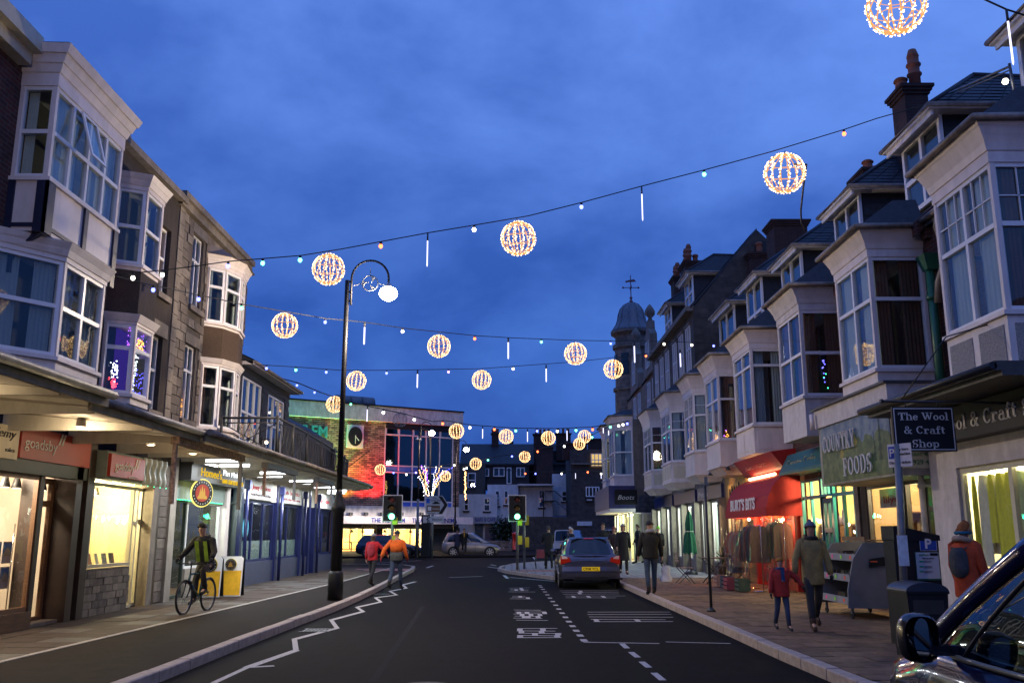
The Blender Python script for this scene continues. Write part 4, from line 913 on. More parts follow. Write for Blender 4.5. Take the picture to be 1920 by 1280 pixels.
# =================================================================== left-hand side
# --- building 1: red brick with the big white oriel
L1 = thing('brick_building', 'red brick corner block with big white box oriel and blue-black timbering, nearest on the left', 'building', (-7.5, 9, 0))
wall('wall', redbrick, L1, LW, 4, 16.2, 3.3, 8.75, b=0)
m = MB(LW); m.box(3, 12.6, 0, .35, 8.7, 8.95); m.box(3, 12.6, 0, .2, 8.5, 8.7); m.build('eaves_cornice', cream, L1)
roof_plane(LW, 3, 16.2, .2, 8.95, -3, 11, L1, rows=8, cw=.5)
plan = [(12.75, 0), (12.75, .56), (15.15, .56), (15.15, 0)]
b1 = bay(LW, plan, L1, 5.92, 6.76, 8.24, 8.86, cols=(1, 4, 1), rows=(.5,), pf=.35, gutter=False, roofm=blackp, curtains=curtainM, cornice=3)
tb = M('blue_black_timber', (.012, .016, .045), .45, .2, 4, .05)
m = MB(LW)
m.box(12.71, 12.95, .56, .60, 5.9, 6.70); m.box(13.93, 14.05, .56, .60, 5.75, 6.70); m.box(15.02, 15.17, .56, .60, 5.7, 6.70); m.box(12.95, 15.02, .561, .585, 5.98, 6.04)
m.build('timber_post', tb, b1)
NF1 = Fr((-7.5, 12.75, 0), (1, 0, 0), (0, -1, 0)); m = MB(NF1); m.box(.0, .1, 0, .03, 5.9, 6.7); m.box(.43, .60, 0, .04, 5.9, 6.7); m.box(.1, .43, 0, .025, 5.98, 6.04); m.build('timber_post', tb, b1)
m = MB(LW); m.box(12.8, 12.9, .0, .12, 5.3, 5.9); m.ext([(12.8, .12, 5.9), (12.8, .5, 5.9), (12.8, .38, 5.8), (12.8, .2, 5.72), (12.8, .12, 5.5)], (.1, 0, 0)); m.build('oriel_bracket', tb, b1)
# one top light tilted open
f2 = Fr(LW.p(13.45, .58, 0), (0, 1, 0), (1, 0, 0)); x0, x1, z0_, z1_ = .0, .52, 7.42, 8.16; m = MB(f2); tl_ = .22
P = lambda x, z: (x, .02+tl_*(z1_-z)/(z1_-z0_), z)
for q in ((x0, x1, z0_, z0_+.05), (x0, x1, z1_-.05, z1_), (x0, x0+.05, z0_+.05, z1_-.05), (x1-.05, x1, z0_+.05, z1_-.05)): m.ext([P(q[0], q[2]), P(q[1], q[2]), P(q[1], q[3]), P(q[0], q[3])], (0, .03, 0))
cz = m.build('open_casement', upvc, b1)
MB(f2).ext([P(x0+.05, z0_+.05), P(x1-.05, z0_+.05), P(x1-.05, z1_-.05), P(x0+.05, z1_-.05)], (0, .006, 0)).build('pane', glass, b1)
bay(LW, [(12.5, .02), (13.35, .66), (14.75, .66), (15.3, .02)], L1, 3.9, 4.14, 5.62, 5.9, cols=(1, 2, 1), rows=(.52,), cornice=2, gutter=False, curtains=M('roller_blind', (.30, .31, .34), .9, .05, 2, 0))
# brown ochre side curtain
drape(NF1, .06, .12, 6.8, 8.2, -.16, curtainO, b1)

# --- building 2: brown roughcast
L2 = thing('roughcast_building', 'brown roughcast building with two stacked canted white oriels, Christmas lights in the lower one', 'building', (-7.5, 18, 0))
hol = [(18.5, 19.05, 6.55, 8.05), (18.5, 19.05, 4.05, 5.65)]
wall('wall', brown, L2, LW, 16.2, 19.4, 3.2, 8.85, hol, b=0, depth=.2)
for h in hol:
    window(LW, h[0], h[1], h[2], h[3], L2, 1, (.55,), b=-.1); recess(LW, h[0], h[1], h[2], h[3], L2, depth=.5, b=-.2); MB(LW).box(h[0]-.1, h[1]+.1, 0, .09, h[2]-.12, h[2]).build('window_sill', stoneD, L2)
drape(LW, 18.5, 19.05, 6.6, 8.0, -.3, E('warm_curtain', (1, .45, .12), .35), L2, amp=.01)
MB(LW).box(18.35, 19.2, 0, .04, 5.65, 5.95).build('lintel', stoneD, L2)
MB(LW).box(16.0, 19.5, -.2, .16, 8.85, 9.0).build('parapet_coping', stoneD, L2)
pl2 = [(16.25, 0), (16.52, .48), (17.35, .48), (17.65, 0)]
bay(LW, pl2, L2, 6.4, 6.52, 8.0, 8.3, cols=(1, 1, 1), rows=(.5,), cornice=2, gutter=False, body=white)
MB(LW).prism(pl2, 5.55, 6.4).build('oriel_base', brown, L2)
bb2 = bay(LW, pl2, L2, 3.88, 4.06, 5.36, 5.55, cols=(1, 1, 1), rows=(.66,), cornice=1, gutter=False, body=white, curtains=False)
MB(LW).box(16.5, 17.4, .12, .14, 4.1, 5.3).build('lit_interior', E('purple_glow', (.10, .03, .55), .35), bb2)
def led_cloud(name, pts, mat, parent, r=.012, **kw):
    m = MB()
    for x, y, z in pts:
        i = len(m.v); m.v += [Vector((x+r, y, z)), Vector((x-r, y, z)), Vector((x, y+r, z)), Vector((x, y-r, z)), Vector((x, y, z+r)), Vector((x, y, z-r))]
        m.f += [[i+a, i+b, i+c] for a, b, c in ((0, 2, 4), (2, 1, 4), (1, 3, 4), (3, 0, 4), (2, 0, 5), (1, 2, 5), (3, 1, 5), (0, 3, 5))]; m.smooth += [False]*8
    return m.build(name, mat, parent, **kw)
LED = {k: E('led_'+k, c, s, False) for k, c, s in (('warm', (1, .52, .16), 8), ('white', (.9, .93, 1), 7), ('blue', (.12, .1, 1), 7), ('purple', (.4, .1, 1), 6), ('red', (1, .06, .08), 6), ('green', (.05, 1, .4), 6), ('pink', (1, .35, .6), 6), ('amber', (1, .40, .06), 6), ('bulbwhite', (1, .95, .85), 9))}
sn = thing('snowman_light', 'red and white lit snowman standing in the lower oriel window', 'light', tuple(LW.p(16.4, .16, 4.1)))
led_cloud('bulb', [tuple(LW.p(16.42+random.gauss(0, .07), .2+random.uniform(-.04, .04), 4.5+random.gauss(0, .10))) for _ in range(40)], LED['white'], sn, r=.011, kind='stuff')
led_cloud('bulb', [tuple(LW.p(16.42+random.gauss(0, .06), .2+random.uniform(-.04, .04), 4.25+random.gauss(0, .06))) for _ in range(40)], LED['red'], sn, r=.011, kind='stuff')
led_cloud('window_lights', [tuple(LW.p(16.75+random.gauss(0, .09), .38, 4.1+random.random()*.75)) for _ in range(110)], LED['white'], None, r=.012, label='cluster of white lights shaped like a small tree in the lower oriel window', cat='lights', kind='stuff')
led_cloud('window_lights', [tuple(LW.p(random.uniform(16.4, 17.3), .38, random.uniform(4.9, 5.3))) for _ in range(60)], LED['purple'], None, r=.010, label='purple string lights across the top of the lower oriel window', cat='lights', kind='stuff')
led_cloud('window_lights', [tuple(LW.p(random.uniform(16.5, 17.3), .40, random.uniform(4.1, 4.6))) for _ in range(60)], LED['blue'], None, r=.010, label='blue string lights across the bottom of the lower oriel window', cat='lights', kind='stuff')
led_cloud('window_lights', [tuple(LW.p(random.uniform(16.75, 17.05), .42, random.uniform(4.95, 5.15))) for _ in range(55)], LED['amber'], None, r=.012, label='amber lit reindeer ornament in the lower oriel window', cat='lights', kind='stuff')

# --- building 3: coursed stone with round bay
L3 = thing('stone_building', 'coursed grey-brown stone building with tall narrow windows and stacked rounded bays', 'building', (-7.5, 22, 0))
h3 = [(20.45, 21.15, 6.75, 8.5), (20.45, 21.15, 4.1, 5.85)]
wall('wall', mortarM, L3, LW, 19.4, 24.8, 3.2, 9.0, h3, b=-.02, depth=.2)
c = 3.3; nst = 0; k = 0
while c < 8.75:
    hh = .21; a = 19.55-(k % 2)*.2
    while a < 24.8:
        ww = random.choice([.38, .5, .62]); x0, x1 = max(a, 19.72), min(a+ww, 24.78); a += ww
        if x1-x0 < .1: continue
        if any(h[0]-.12 < x1 and h[1]+.12 > x0 and h[2]-.15 < c+hh and h[3]+.2 > c for h in h3): 
            if x0 < h3[0][0]-.2 < x1: x1 = h3[0][0]-.13
            elif x0 < h3[0][1]+.2 < x1: x0 = h3[0][1]+.13
            else: continue
            if x1-x0 < .08: continue
        if x0 > 21.55 and x1 < 23.9 and nst % 1 == 0 and 3.3 < c < 8.3: continue    # hidden by the bay
        o = random.uniform(0, .025); MB(LW).box(x0+.008, x1-.008, -.05, o, c+.008, c+hh-.008).build('stone', random.choice([stone, stone, stone2]), L3); nst += 1
    c += hh; k += 1
c = 3.3
while c < 8.8: MB(LW).box(19.4, 19.7, -.04, .03, c+.006, c+.29).build('quoin', stoneD, L3); c += .3
for h in h3:
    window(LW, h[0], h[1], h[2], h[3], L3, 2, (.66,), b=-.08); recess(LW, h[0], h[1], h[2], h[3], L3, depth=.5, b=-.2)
    MB(LW).box(h[0]-.12, h[1]+.12, -.02, .08, h[2]-.12, h[2]).build('window_sill', stoneD, L3); MB(LW).box(h[0]-.15, h[1]+.15, -.02, .03, h[3], h[3]+.24).build('lintel', stoneD, L3)
led_cloud('window_lights', [tuple(LW.p(random.uniform(20.5, 20.8), -.12, random.uniform(4.15, 4.75))) for _ in range(40)], LED['amber'], None, r=.012, label='amber lights in the tall lower window of the stone building', cat='lights', kind='stuff')
m = MB(LW); m.box(19.3, 24.85, -.3, .18, 8.98, 9.12); m.box(19.3, 24.85, -.3, .10, 8.8, 8.98); m.build('parapet_coping', stoneD, L3)
pl3 = [(21.5, 0), (21.85, .36), (22.5, .56), (23.2, .45), (23.7, 0)]
bay(LW, pl3, L3, 6.5, 6.62, 7.98, 8.3, cols=(1, 1, 1, 1), rows=(.66,), cornice=3, gutter=False, roofm=M('old_lead', (.16, .13, .11), .7, .2, 5, .3), roofh=.25)
MB(LW).prism(pl3, 5.72, 6.5).build('oriel_base', M('brown_pebbledash', (.11, .07, .045), .95, .4, 60, 1), L3)
bay(LW, pl3, L3, 3.9, 4.05, 5.55, 5.72, cols=(1, 1, 1, 1), rows=(.66,), cornice=1, gutter=False, curtains=curtainR)

# --- building 4: low range with window bands behind the balcony
L4 = thing('low_building', 'low dark slate-hung flats with wide window bands behind the iron balcony', 'building', (-7.5, 27, 0))
h4 = [(24.95, 26.85, 3.7, 5.85), (27.7, 29.6, 3.7, 5.75)]
wall('wall', slate2, L4, LW, 24.8, 30.2, 3.2, 6.15, h4, b=-.01, depth=.15)
for h in h4: window(LW, h[0], h[1], h[2], h[3], L4, 3, (.55,), b=0); recess(LW, h[0], h[1], h[2], h[3], L4, depth=.6, b=-.15)
m = MB(LW); c = 3.3; k = 0
while c < 6.1:
    a = 24.85+(k % 2)*.1
    while a < 30.1:
        if not any(h[0]-.06 < a+.2 and h[1]+.02 > a and h[2]-.1 < c < h[3] for h in h4): m.ext([(a+.004, -.005, c), (a+.2, -.005, c), (a+.2, .02, c), (a+.004, .02, c)], (0, -.012, .17))
        a += .205
    c += .16; k += 1
m.build('slates', slate2, L4, kind='stuff')
MB(LW).box(24.8, 30.5, -.3, .32, 6.15, 6.25).build('eaves_board', white, L4); MB(LW).tube([(24.8, .36, 6.22), (30.55, .36, 6.22)], .05, 8).build('gutter', gutterM, L4)
roof_plane(LW, 24.8, 30.4, .3, 6.26, -3.5, 8.2, L4, rows=8, cw=.4)
MB().box(-14, -7.6, 30.2, 38.6, 0, 5.3).build('side_block', slate2, L4)
m = MB(); m.ext([(-14, 30.2, 5.3), (-7.62, 30.2, 5.3), (-8.6, 30.2, 5.9), (-14, 30.2, 6.6)], (0, 8.3, 0)); m.build('mansard', slate2, L4)
MB().box(-18, -12.2, 3, 30, 0, 8.4).build('rear_wing', redbrick, label='brick rear wings behind the left-hand fronts', cat='building')

# --- ground floor left
def door_set(T, fr, a0, a1, c0, c1, b, mat, gl=shopglass, rows=(.82,)): return window(fr, a0, a1, c0, c1, T, 1, rows, b=b, mat=mat, gl=gl, fw=.09, name='door')
# estate agent, first unit
gw = M('agent_wall', (.68, .60, .50), .8, .08, 2, 0)
shop_room(LW, 9.5, 16.0, .15, 2.72, L1, b=-.02, depth=4, power=110, col=(1, .80, .58), ts=4, tubes=1, mat=gw, floor=M('agent_floor', (.20, .15, .11), .4, .1, 3, 0))
window(LW, 9.5, 14.55, .38, 2.45, L1, 2, (), b=.02, mat=wood, gl=shopglass, fw=.07)
door_set(L1, LW, 14.62, 15.55, .14, 2.45, -.25, wood); MB(LW).box(9.5, 14.6, -.05, .06, .1, .38).build('stall_riser', wood, L1)
MB(LW).box(14.6, 15.6, -.5, .0, .12, .17).build('door_step', stoneD, L1)
m = MB(LW); m.box(15.58, 15.8, -.3, .1, .12, 3.0); m.box(15.95, 16.2, -.3, .12, .12, 3.3); m.box(14.52, 14.64, -.26, .04, .12, 2.5); m.build('pilaster', M('dark_brown_paint', (.035, .02, .015), .5, .2, 4, .05), L1)
redS = M('agent_red', (.36, .028, .012), .5, .06, 3, .0)
MB(LW).box(9.0, 16.1, -.1, .10, 2.45, 2.66).build('fascia_base', M('dark_green_paint', (.02, .035, .03), .5, .2, 4, .05), L1)
MB(LW).box(13.62, 15.9, .02, .14, 2.66, 3.14).build('sign_board', redS, L1); MB(LW).box(9.0, 13.55, .02, .14, 2.62, 3.1).build('sign_board', cream, L1)
text('goadsby', LW, 13.72, .145, 2.83, .17, letterM, L1, width=.98)
def slashes(fr, a, c, k, parent, b=.145):
    m = MB(fr)
    for d in (0, .09): m.ext([(a+d*k, b, c), (a+(d+.05)*k, b, c), (a+(d+.14)*k, b, c+.17*k), (a+(d+.09)*k, b, c+.17*k)], (0, .006, 0))
    m.build('sign_mark', letterM, parent)
slashes(LW, 14.72, 2.95, 1.1, L1); text('academy', LW, 12.5, .145, 2.92, .13, blackp, L1, width=.95, shear=.3); text('sales', LW, 13.2, .145, 2.72, .06, blackp, L1, width=.25)
# property cards in the window on two stands
for ai, cols_ in ((13.55, 1), (13.98, 2), (15.05, 1)):
    st = thing('card_stand', {13.55: 'property card stand nearest the camera in the agent window', 13.98: 'property card stand in the middle of the agent window', 15.05: 'single narrow property card stand beside the white column in the agent window'}[ai], 'display stand', tuple(LW.p(ai, -.35, .16)))
    m = MB(LW)
    for q in (0, .3*cols_): m.tube([(ai+q+.03, -.35, .16), (ai+q+.03, -.35, 1.7)], .012, 6)
    m.build('stand_post', chrome, st)
    for i in range(cols_):
        for j in range(2 if ai < 15 else 4):
            a = ai+i*.3; z = .72+j*.38; MB(LW).box(a+.01, a+.27, -.34, -.325, z, z+.33).build('property_card', white, st)
            top = random.choice([(.12, .3, .75), (.2, .4, .7), (.1, .25, .6)]); MB(LW).box(a+.025, a+.255, -.324, -.322, z+.15, z+.31).build('photo', cmat(top), st)
            MB(LW).ext([(a+.04, -.3215, z+.11), (a+.24, -.3215, z+.11), (a+.22, -.3215, z+.2), (a+.14, -.3215, z+.25), (a+.06, -.3215, z+.19)], (0, .001, 0)).build('photo', cmat(random.choice([(.5, .35, .2), (.55, .5, .4), (.4, .15, .1)])), st)
cl = MB(LW); cl.tube([(15.45, -.5, .15), (15.45, -.5, 2.7)], .05, 12); cl.build('interior_column', white, L1)
for i, a in enumerate((14.28, 14.62, 15.02, 15.42)):
    sp = thing('spotlight', ['first black ceiling spotlight from the left', 'second black ceiling spotlight from the left', 'third black ceiling spotlight from the left', 'rightmost black ceiling spotlight'][i]+' in the agent window', 'spotlight', tuple(LW.p(a, -.4, 2.4)))
    m = MB(LW); m.tube([(a, -.4, 2.7), (a, -.4, 2.4)], .012, 6); m.lathe(a, -.4, [(.04, 2.42), (.05, 2.38), (.08, 2.27), (.075, 2.26)], 10); m.build('lamp_body', blackp, sp); MB(LW).lathe(a, -.4, [(.06, 2.258), (.06, 2.255)], 10).build('lens', E('spot_lens', (1, .75, .5), 12), sp)
poster = MB(LW).box(14.75, 15.2, -2.2, -2.18, .9, 2.3).build('poster', cmat((.4, .04, .03)), label='red panel on the back wall behind the agent door', cat='panel')
po2 = MB(LW).box(12.2, 13.6, -2.6, -2.55, 1.3, 2.2).build('poster', cmat((.45, .3, .2)), label='wide brown display panel deep inside the agent shop', cat='panel')
dk = thing('desk', 'white reception desk inside the agent shop', 'desk', tuple(LW.p(13.2, -2.0, .15))); MB(LW).box(12.6, 14.0, -2.3, -1.6, .85, .9).build('desk_top', white, dk); MB(LW).box(12.6, 12.66, -2.3, -1.6, .15, .85).build('desk_side', white, dk); MB(LW).box(13.94, 14.0, -2.3, -1.6, .15, .85).build('desk_side', white, dk)
MB(LW).box(14.85, 15.0, -.24, -.235, .95, 1.15).build('sticker', navy, label='round navy sticker on the agent door glass', cat='sticker')

# estate agent, second unit (bright yellow room, stone stall riser)
yw = M('yellow_boards', (.66, .55, .30), .7, .05, 3, .1, stretch=(1, 1, 12))
shop_room(LW, 16.3, 19.0, .15, 2.6, L2, b=-.12, depth=2.6, power=75, col=(1, .84, .48), ts=4, tubes=1, mat=yw, floor=cream)
window(LW, 16.35, 18.2, .95, 2.45, L2, 1, (), b=.04, mat=M('pale_frame', (.5, .45, .33), .5, .1, 4, .05), gl=shopglass, fw=.06); window(LW, 18.25, 18.5, .14, 2.45, L2, 1, (.7,), b=-.0, mat=M('pale_frame'), gl=shopglass)
window(LW, 18.5, 19.0, .14, 2.45, L2, 1, (.72,), b=-.12, mat=M('pale_frame'), gl=shopglass, name='door')
MB(LW).box(16.25, 18.22, -.14, .03, .1, .93).build('stall_riser', mortarM, L2)
c = .12; k = 0
while c < .9:
    a = 16.25-(k % 2)*.12
    while a < 18.2:
        w_ = random.uniform(.22, .36); x0, x1 = max(a, 16.25), min(a+w_, 18.22); a += w_
        if x1-x0 > .06: MB(LW).box(x0+.006, x1-.006, .0, .045+random.uniform(0, .015), c+.005, c+.125).build('stone', random.choice([stone, stone2, stoneD]), L2)
    c += .13; k += 1
m = MB(LW); m.box(18.98, 19.25, -.3, .1, .12, 3.2); m.build('pilaster', stoneD, L2); MB(LW).box(19.25, 19.5, -.3, .05, .12, 3.2).build('pilaster', M('dark_brown_paint'), L2)
for i in range(14): 
    z = .14+i*.22; MB(LW).box(19.5, 19.95, -.2, .03+random.uniform(0, .02), z+.005, z+.213).build('stone', random.choice([stone, stone2]), L3)
MB(LW).box(19.95, 20.3, -.3, .1, .12, 3.2).build('pilaster', M('pale_stone_pier', (.30, .27, .23), .8, .15, 4, .2), L3)
MB(LW).box(16.2, 19.0, .04, .3, 2.5, 3.0).build('sign_board', M('green_grey_board', (.18, .22, .20), .8, .2, 4, .2), L2); MB(LW).box(16.25, 17.75, .3, .36, 2.55, 2.95).build('sign_board', redS, L2); text('goadsby', LW, 16.42, .365, 2.68, .17, letterM, L2, width=.82); slashes(LW, 17.25, 2.74, 1.1, L2, .365); text('goadsby.com', LW, 17.05, .365, 2.565, .035, letterM, L2, width=.4)
MB(LW).grid(lambda u, v: (17.75+1.3*u, .32+.03*math.sin(u*30)+.02*math.sin(v*9), 2.48+.52*v), 40, 6).build('plastic_sheet', M('plastic_sheet', (.35, .38, .36), .4, .2, 5, .2), L2)
led_cloud('shopfront_lights', [tuple(LW.p(16.4+i*.32, .35, 2.46)) for i in range(9)], LED['green'], None, r=.010, label='row of tiny green lights along the bottom of the agent sign', cat='lights', kind='stuff')
for i in range(9): item('book', 'brochure', LW, 16.6+i*.16, -.2-.06*(i % 2), .97, (.13, .1, .22), random.choice([(.4, .15, .05), (.2, .2, .22), (.5, .45, .4), (.1, .1, .12)]), 'brochure standing on the sill of the yellow agent window', 'brochure', 'brochures on the yellow window sill', random.uniform(-.3, .3))
item('garment', 'cap', LW, 17.0, -1.6, 1.75, (.3, .15, .28), (.04, .04, .05), 'black cap hanging on the yellow boarded wall', 'cap', None)
item('garment', 'apron', LW, 17.6, -1.5, .98, (.34, .16, .45), (.25, .05, .03), 'red and black garment hanging low on the yellow boarded wall', 'garment', None)
m = MB(LW); m.tube([(17.3, -1.5, 1.0), (17.55, -1.5, 1.75)], .012, 6); m.build('walking_stick', blackp, label='thin black stick leaning on the yellow boarded wall', cat='stick')
sp = thing('spotlight', 'white track spotlight glowing in the yellow agent window', 'spotlight', tuple(LW.p(17.6, -.5, 2.3))); MB(LW).lathe(17.6, -.5, [(.05, 2.42), (.09, 2.28), (.085, 2.27)], 10).build('lamp_body', white, sp); MB(LW).lathe(17.6, -.5, [(.07, 2.269), (.07, 2.26)], 10).build('lens', E('spot_lens'), sp); MB(LW).tube([(17.6, -.5, 2.42), (17.6, -.5, 2.6)], .01, 6).build('stem', white, sp)
for i, (a, z, c_) in enumerate(((16.75, 1.75, (.6, .6, .55)), (17.95, 1.5, (.15, .15, .3)), (17.85, 1.15, (.15, .15, .35)), (18.05, 1.15, (.15, .15, .35)), (16.55, 1.5, (.3, .3, .25)))): MB(LW).box(a, a+.2, -.9, -.89, z, z+.3).build('notice', cmat(c_), label=['white card hanging from the ceiling of the yellow window', 'small navy notice high on the right of the yellow window', 'left one of two navy leaflets low in the yellow window', 'right one of two navy leaflets low in the yellow window', 'pale rack of leaflets at the left edge of the yellow window'][i], cat='notice')

# burger bar
shop_room(LW, 20.5, 24.6, .15, 2.75, L3, b=-.25, depth=3.0, power=36, col=(.85, 1, .8), ts=4, tubes=1, mat=darkstone, back=BRICK('bar_brick', (.35, .28, .2), (.25, .2, .15), (.15, .13, .1)))
window(LW, 20.45, 21.55, .14, 2.3, L3, 1, (), b=-.1, mat=M('dark_green_paint'), gl=shopglass, name='door'); window(LW, 21.6, 24.0, .75, 2.3, L3, 1, (), b=-.1, mat=upvc, gl=shopglass)
MB(LW).box(20.4, 24.1, -.12, .0, 2.3, 2.75).build('ribbed_panel', M('ribbed_panel', (.25, .34, .31), .5, .1, 3, .6, stretch=(1, 30, 1)), L3); MB(LW).box(21.6, 24.0, -.2, -.06, .12, .75).build('stall_riser', M('pale_stone_pier'), L3)
m = MB(LW); m.box(24.0, 24.3, -.1, .06, .12, 2.75); m.build('pilaster', white, L3)
pipe(LW, 24.55, .1, 3.1, 'grey-green downpipe between the burger bar and the blue shops', M('pipe_green', (.10, .14, .13), .5, .15, 5, .1), r=.07, b=.12, hopper=False)
MB(LW).box(20.4, 24.3, .02, .35, 2.72, 3.12).build('sign_box', M('dark_sign', (.03, .03, .03), .5, .1, 4, 0), L3)
ye = E('yellow_neon', (1, .62, .01), .95, False); we = E('white_neon', (.95, .97, 1), 2.6, False); wt = E('white_tube', (.93, .97, 1), 9, False)
BF = Fr((-7.05, 20.4, 0), (.30, 1, 0), (1, -.3, 0))
text("Homee's", LW, 20.9, .40, 2.84, .20, ye, L3, width=1.5, bold=.0, ext=.004); text('Piri Piri', LW, 22.5, .40, 2.95, .14, we, L3, width=1.15, bold=.0, ext=.004); text('HAND CRAFTED BURGERS', LW, 22.45, .40, 2.76, .11, ye, L3, width=1.75, bold=.0, ext=.004)
MB(LW).tube([(20.6, .25, 3.17), (24.1, .25, 3.17)], .025, 6).build('sign_tube', wt, L3)
# round badge sign: dark ring, pale ring, warm centre
rs = thing('round_sign', 'round black and yellow burger sign with flame emblem over the burger bar door', 'sign', tuple(LW.p(21.1, .38, 2.2))); RF = Fr(LW.p(21.1, .36, 2.46), (.5, .86, 0), (.86, -.5, 0))
def disc(fr, r, b, t, mat, parent, name, sx=1): m = MB(fr); n = 28; m.ext([(r*sx*math.cos(2*math.pi*k/n), b, r*math.sin(2*math.pi*k/n)) for k in range(n)], (0, t, 0)); return m.build(name, mat, parent)
def badge(fr, r, parent, lit=True):
    e = E('badge_rim', (1, .85, .2), 1.5, False) if lit else cmat((.5, .4, .05)); disc(fr, r, 0, .03, e, parent, 'rim'); disc(fr, r*.93, .031, .006, blackp, parent, 'ring'); disc(fr, r*.62, .038, .004, E('badge_red', (.8, .16, .12), .7, False) if lit else cmat((.05, .03, .02)), parent, 'disc')
    y = E('badge_yellow', (1, .6, .15), .8, False) if lit else cmat((.45, .25, .04)); m = MB(fr)
    for dx, h in ((-.22, .35), (-.05, .55), (.14, .4)): m.ext([((dx-.14)*r, .0425, -.35*r), ((dx+.16)*r, .0425, -.35*r), ((dx+.12)*r, .0425, (h-.5)*r), ((dx+.02)*r, .0425, h*r), ((dx-.1)*r, .0425, (h-.55)*r)], (0, .003, 0))
    m.ext([(-.45*r, .0425, -.42*r), (.45*r, .0425, -.42*r), (.38*r, .0425, -.2*r), (-.38*r, .0425, -.2*r)], (0, .004, 0)); m.build('flame_emblem', y, parent)
    m = MB(fr)
    for k in range(22):
        a = 2*math.pi*k/22; 
        if abs(math.sin(a)) < .15: continue
        m.box(.78*r*math.cos(a)-.03*r, .78*r*math.cos(a)+.03*r, .037, .04, .78*r*math.sin(a)-.045*r, .78*r*math.sin(a)+.045*r)
    m.build('ring_lettering', letterM if not lit else E('badge_text', (.9, .9, .85), .8, False), parent, kind='stuff')
badge(RF, .32, rs)
led_cloud('shopfront_lights', [tuple(LW.p(random.uniform(22, 23.6), -.02, random.uniform(2.4, 2.6))) for _ in range(40)]+[tuple(LW.p(20.5+i*.1, .01, 2.3)) for i in range(34)], LED['green'], None, r=.012, label='green strip of tiny lights round the burger bar front', cat='lights', kind='stuff')
MB(LW).box(21.8, 23.6, -1.6, -1.2, .15, 1.05).build('counter', M('counter', (.4, .25, .08), .4, .1, 3, 0), label='lit yellow-topped counter inside the burger bar', cat='counter'); MB(LW).box(22.0, 23.4, -2.9, -2.85, 1.5, 1.8).build('menu_light', E('menu_light', (.8, 1, .85), 2.2), label='lit menu panel at the back of the burger bar', cat='menu')
# blue shops
blueW = M('blue_shop_inside', (.16, .18, .22), .8, .2, 2, 0)
L4b = thing('blue_shopfront', 'row of navy blue takeaway shopfronts with white signs under the far canopy', 'shopfront', (-7.5, 25, 0))
BE = 38.6
shop_room(LW, 25.3, 38.4, .15, 2.55, L4b, b=-.1, depth=2.5, power=14, col=(.8, .85, 1), ts=.6, tubes=1, mat=blueW)
def xline(a): return 0
units = [(25.5, 29.0, 'a'), (29.3, 32.4, 'b'), (32.7, 33.7, 'c'), (34.0, 34.7, 'd'), (34.9, 38.3, 'e')]
for a0, a1, k in units:
    if k in 'abe': window(LW, a0, a1, .75, 2.5, L4b, {'a': 3, 'b': 2, 'e': 2}[k], (), b=.0, mat=navy, gl=shopglass, fw=.08); MB(LW).box(a0-.1, a1+.1, -.12, .04, .1, .75).build('stall_riser', M('blue_riser', (.05, .055, .12), .6, .2, 5, .1), L4b)
    if k in 'ab': MB(LW).box(a0+.1, a1-.1, -.06, -.05, .8, 1.35).build('frosted_panel', M('frosted', (.35, .45, .45), .7, .1, 4, 0), L4b)
    if k == 'c': window(LW, a0, a1, .75, 2.5, L4b, 1, (), b=.0, mat=navy, gl=shopglass); MB(LW).box(a0-.1, a1+.1, -.12, .04, .1, .75).build('stall_riser', M('blue_riser'), L4b)
    if k == 'd': window(LW, a0, a1, .14, 2.5, L4b, 1, (.8,), b=-.2, mat=blackp, gl=shopglass, name='door'); m = MB(LW); m.tube([(a0+.1, -.15, 1.0), (a0+.1, -.15, 1.4)], .015, 6); m.build('door_handle', chrome, L4b)
for a in (25.2, 29.05, 32.45, 33.75, 34.7, 38.35): MB(LW).box(a, a+.22, -.15, .1, .1, 3.1).build('pilaster', navy, L4b)
for a in (25.3, 29.15, 32.5, 34.75): m = MB(LW); m.tube([(a, .22, .1), (a, .22, 3.0)], .05, 8); m.box(a-.08, a+.08, .14, .3, 2.75, 3.0); m.build('iron_column', navy, L4b)
MB(LW).box(25.3, 38.5, -.1, .06, 2.5, 3.25).build('fascia', M('fascia_cream', (.62, .58, .48), .7, .08, 2, 0), L4b)
signM = M('white_sign', (.75, .75, .74), .5, .04, 3, 0)
for a0, a1, t1, t2 in ((25.7, 28.4, 'Jenny Fashions', 'Ready Prepared Fish & Chips'), (29.3, 32.3, 'fish \'n\' fritz', 'fish & chips take away'), (35.0, 38.0, 'hot donuts', '')):
    sg = MB(LW).box(a0, a1, .07, .12, 2.52, 3.05).build('sign_board', signM, L4b)
    text(t1, LW, a0+.35, .125, 2.80 if t2 else 2.72, .13 if t2 else .16, cmat((.55, .03, .05)), sg, width=(a1-a0)-.7, shear=.2, bold=.01)
    if t2: text(t2, LW, a0+.3, .125, 2.62, .06, cmat((.5, .03, .06)) if a0 > 29 else cmat((.15, .1, .12)), sg, width=(a1-a0)-.6)
disc(Fr(LW.p(26.0, .012, 1.7), LW.U, LW.N), .3, 0, .005, cmat((.06, .35, .5)), None, 'window_sticker'); tag(bpy.data.objects['window_sticker'], 'round pale blue sticker on the first blue shop window', 'sticker')
wa4 = wall('corner_wall', redbrick, L4b, Fr((-7.5, 38.6, 0), (-1, 0, 0), (0, 1, 0)), 0, 6, .1, 5, b=0)

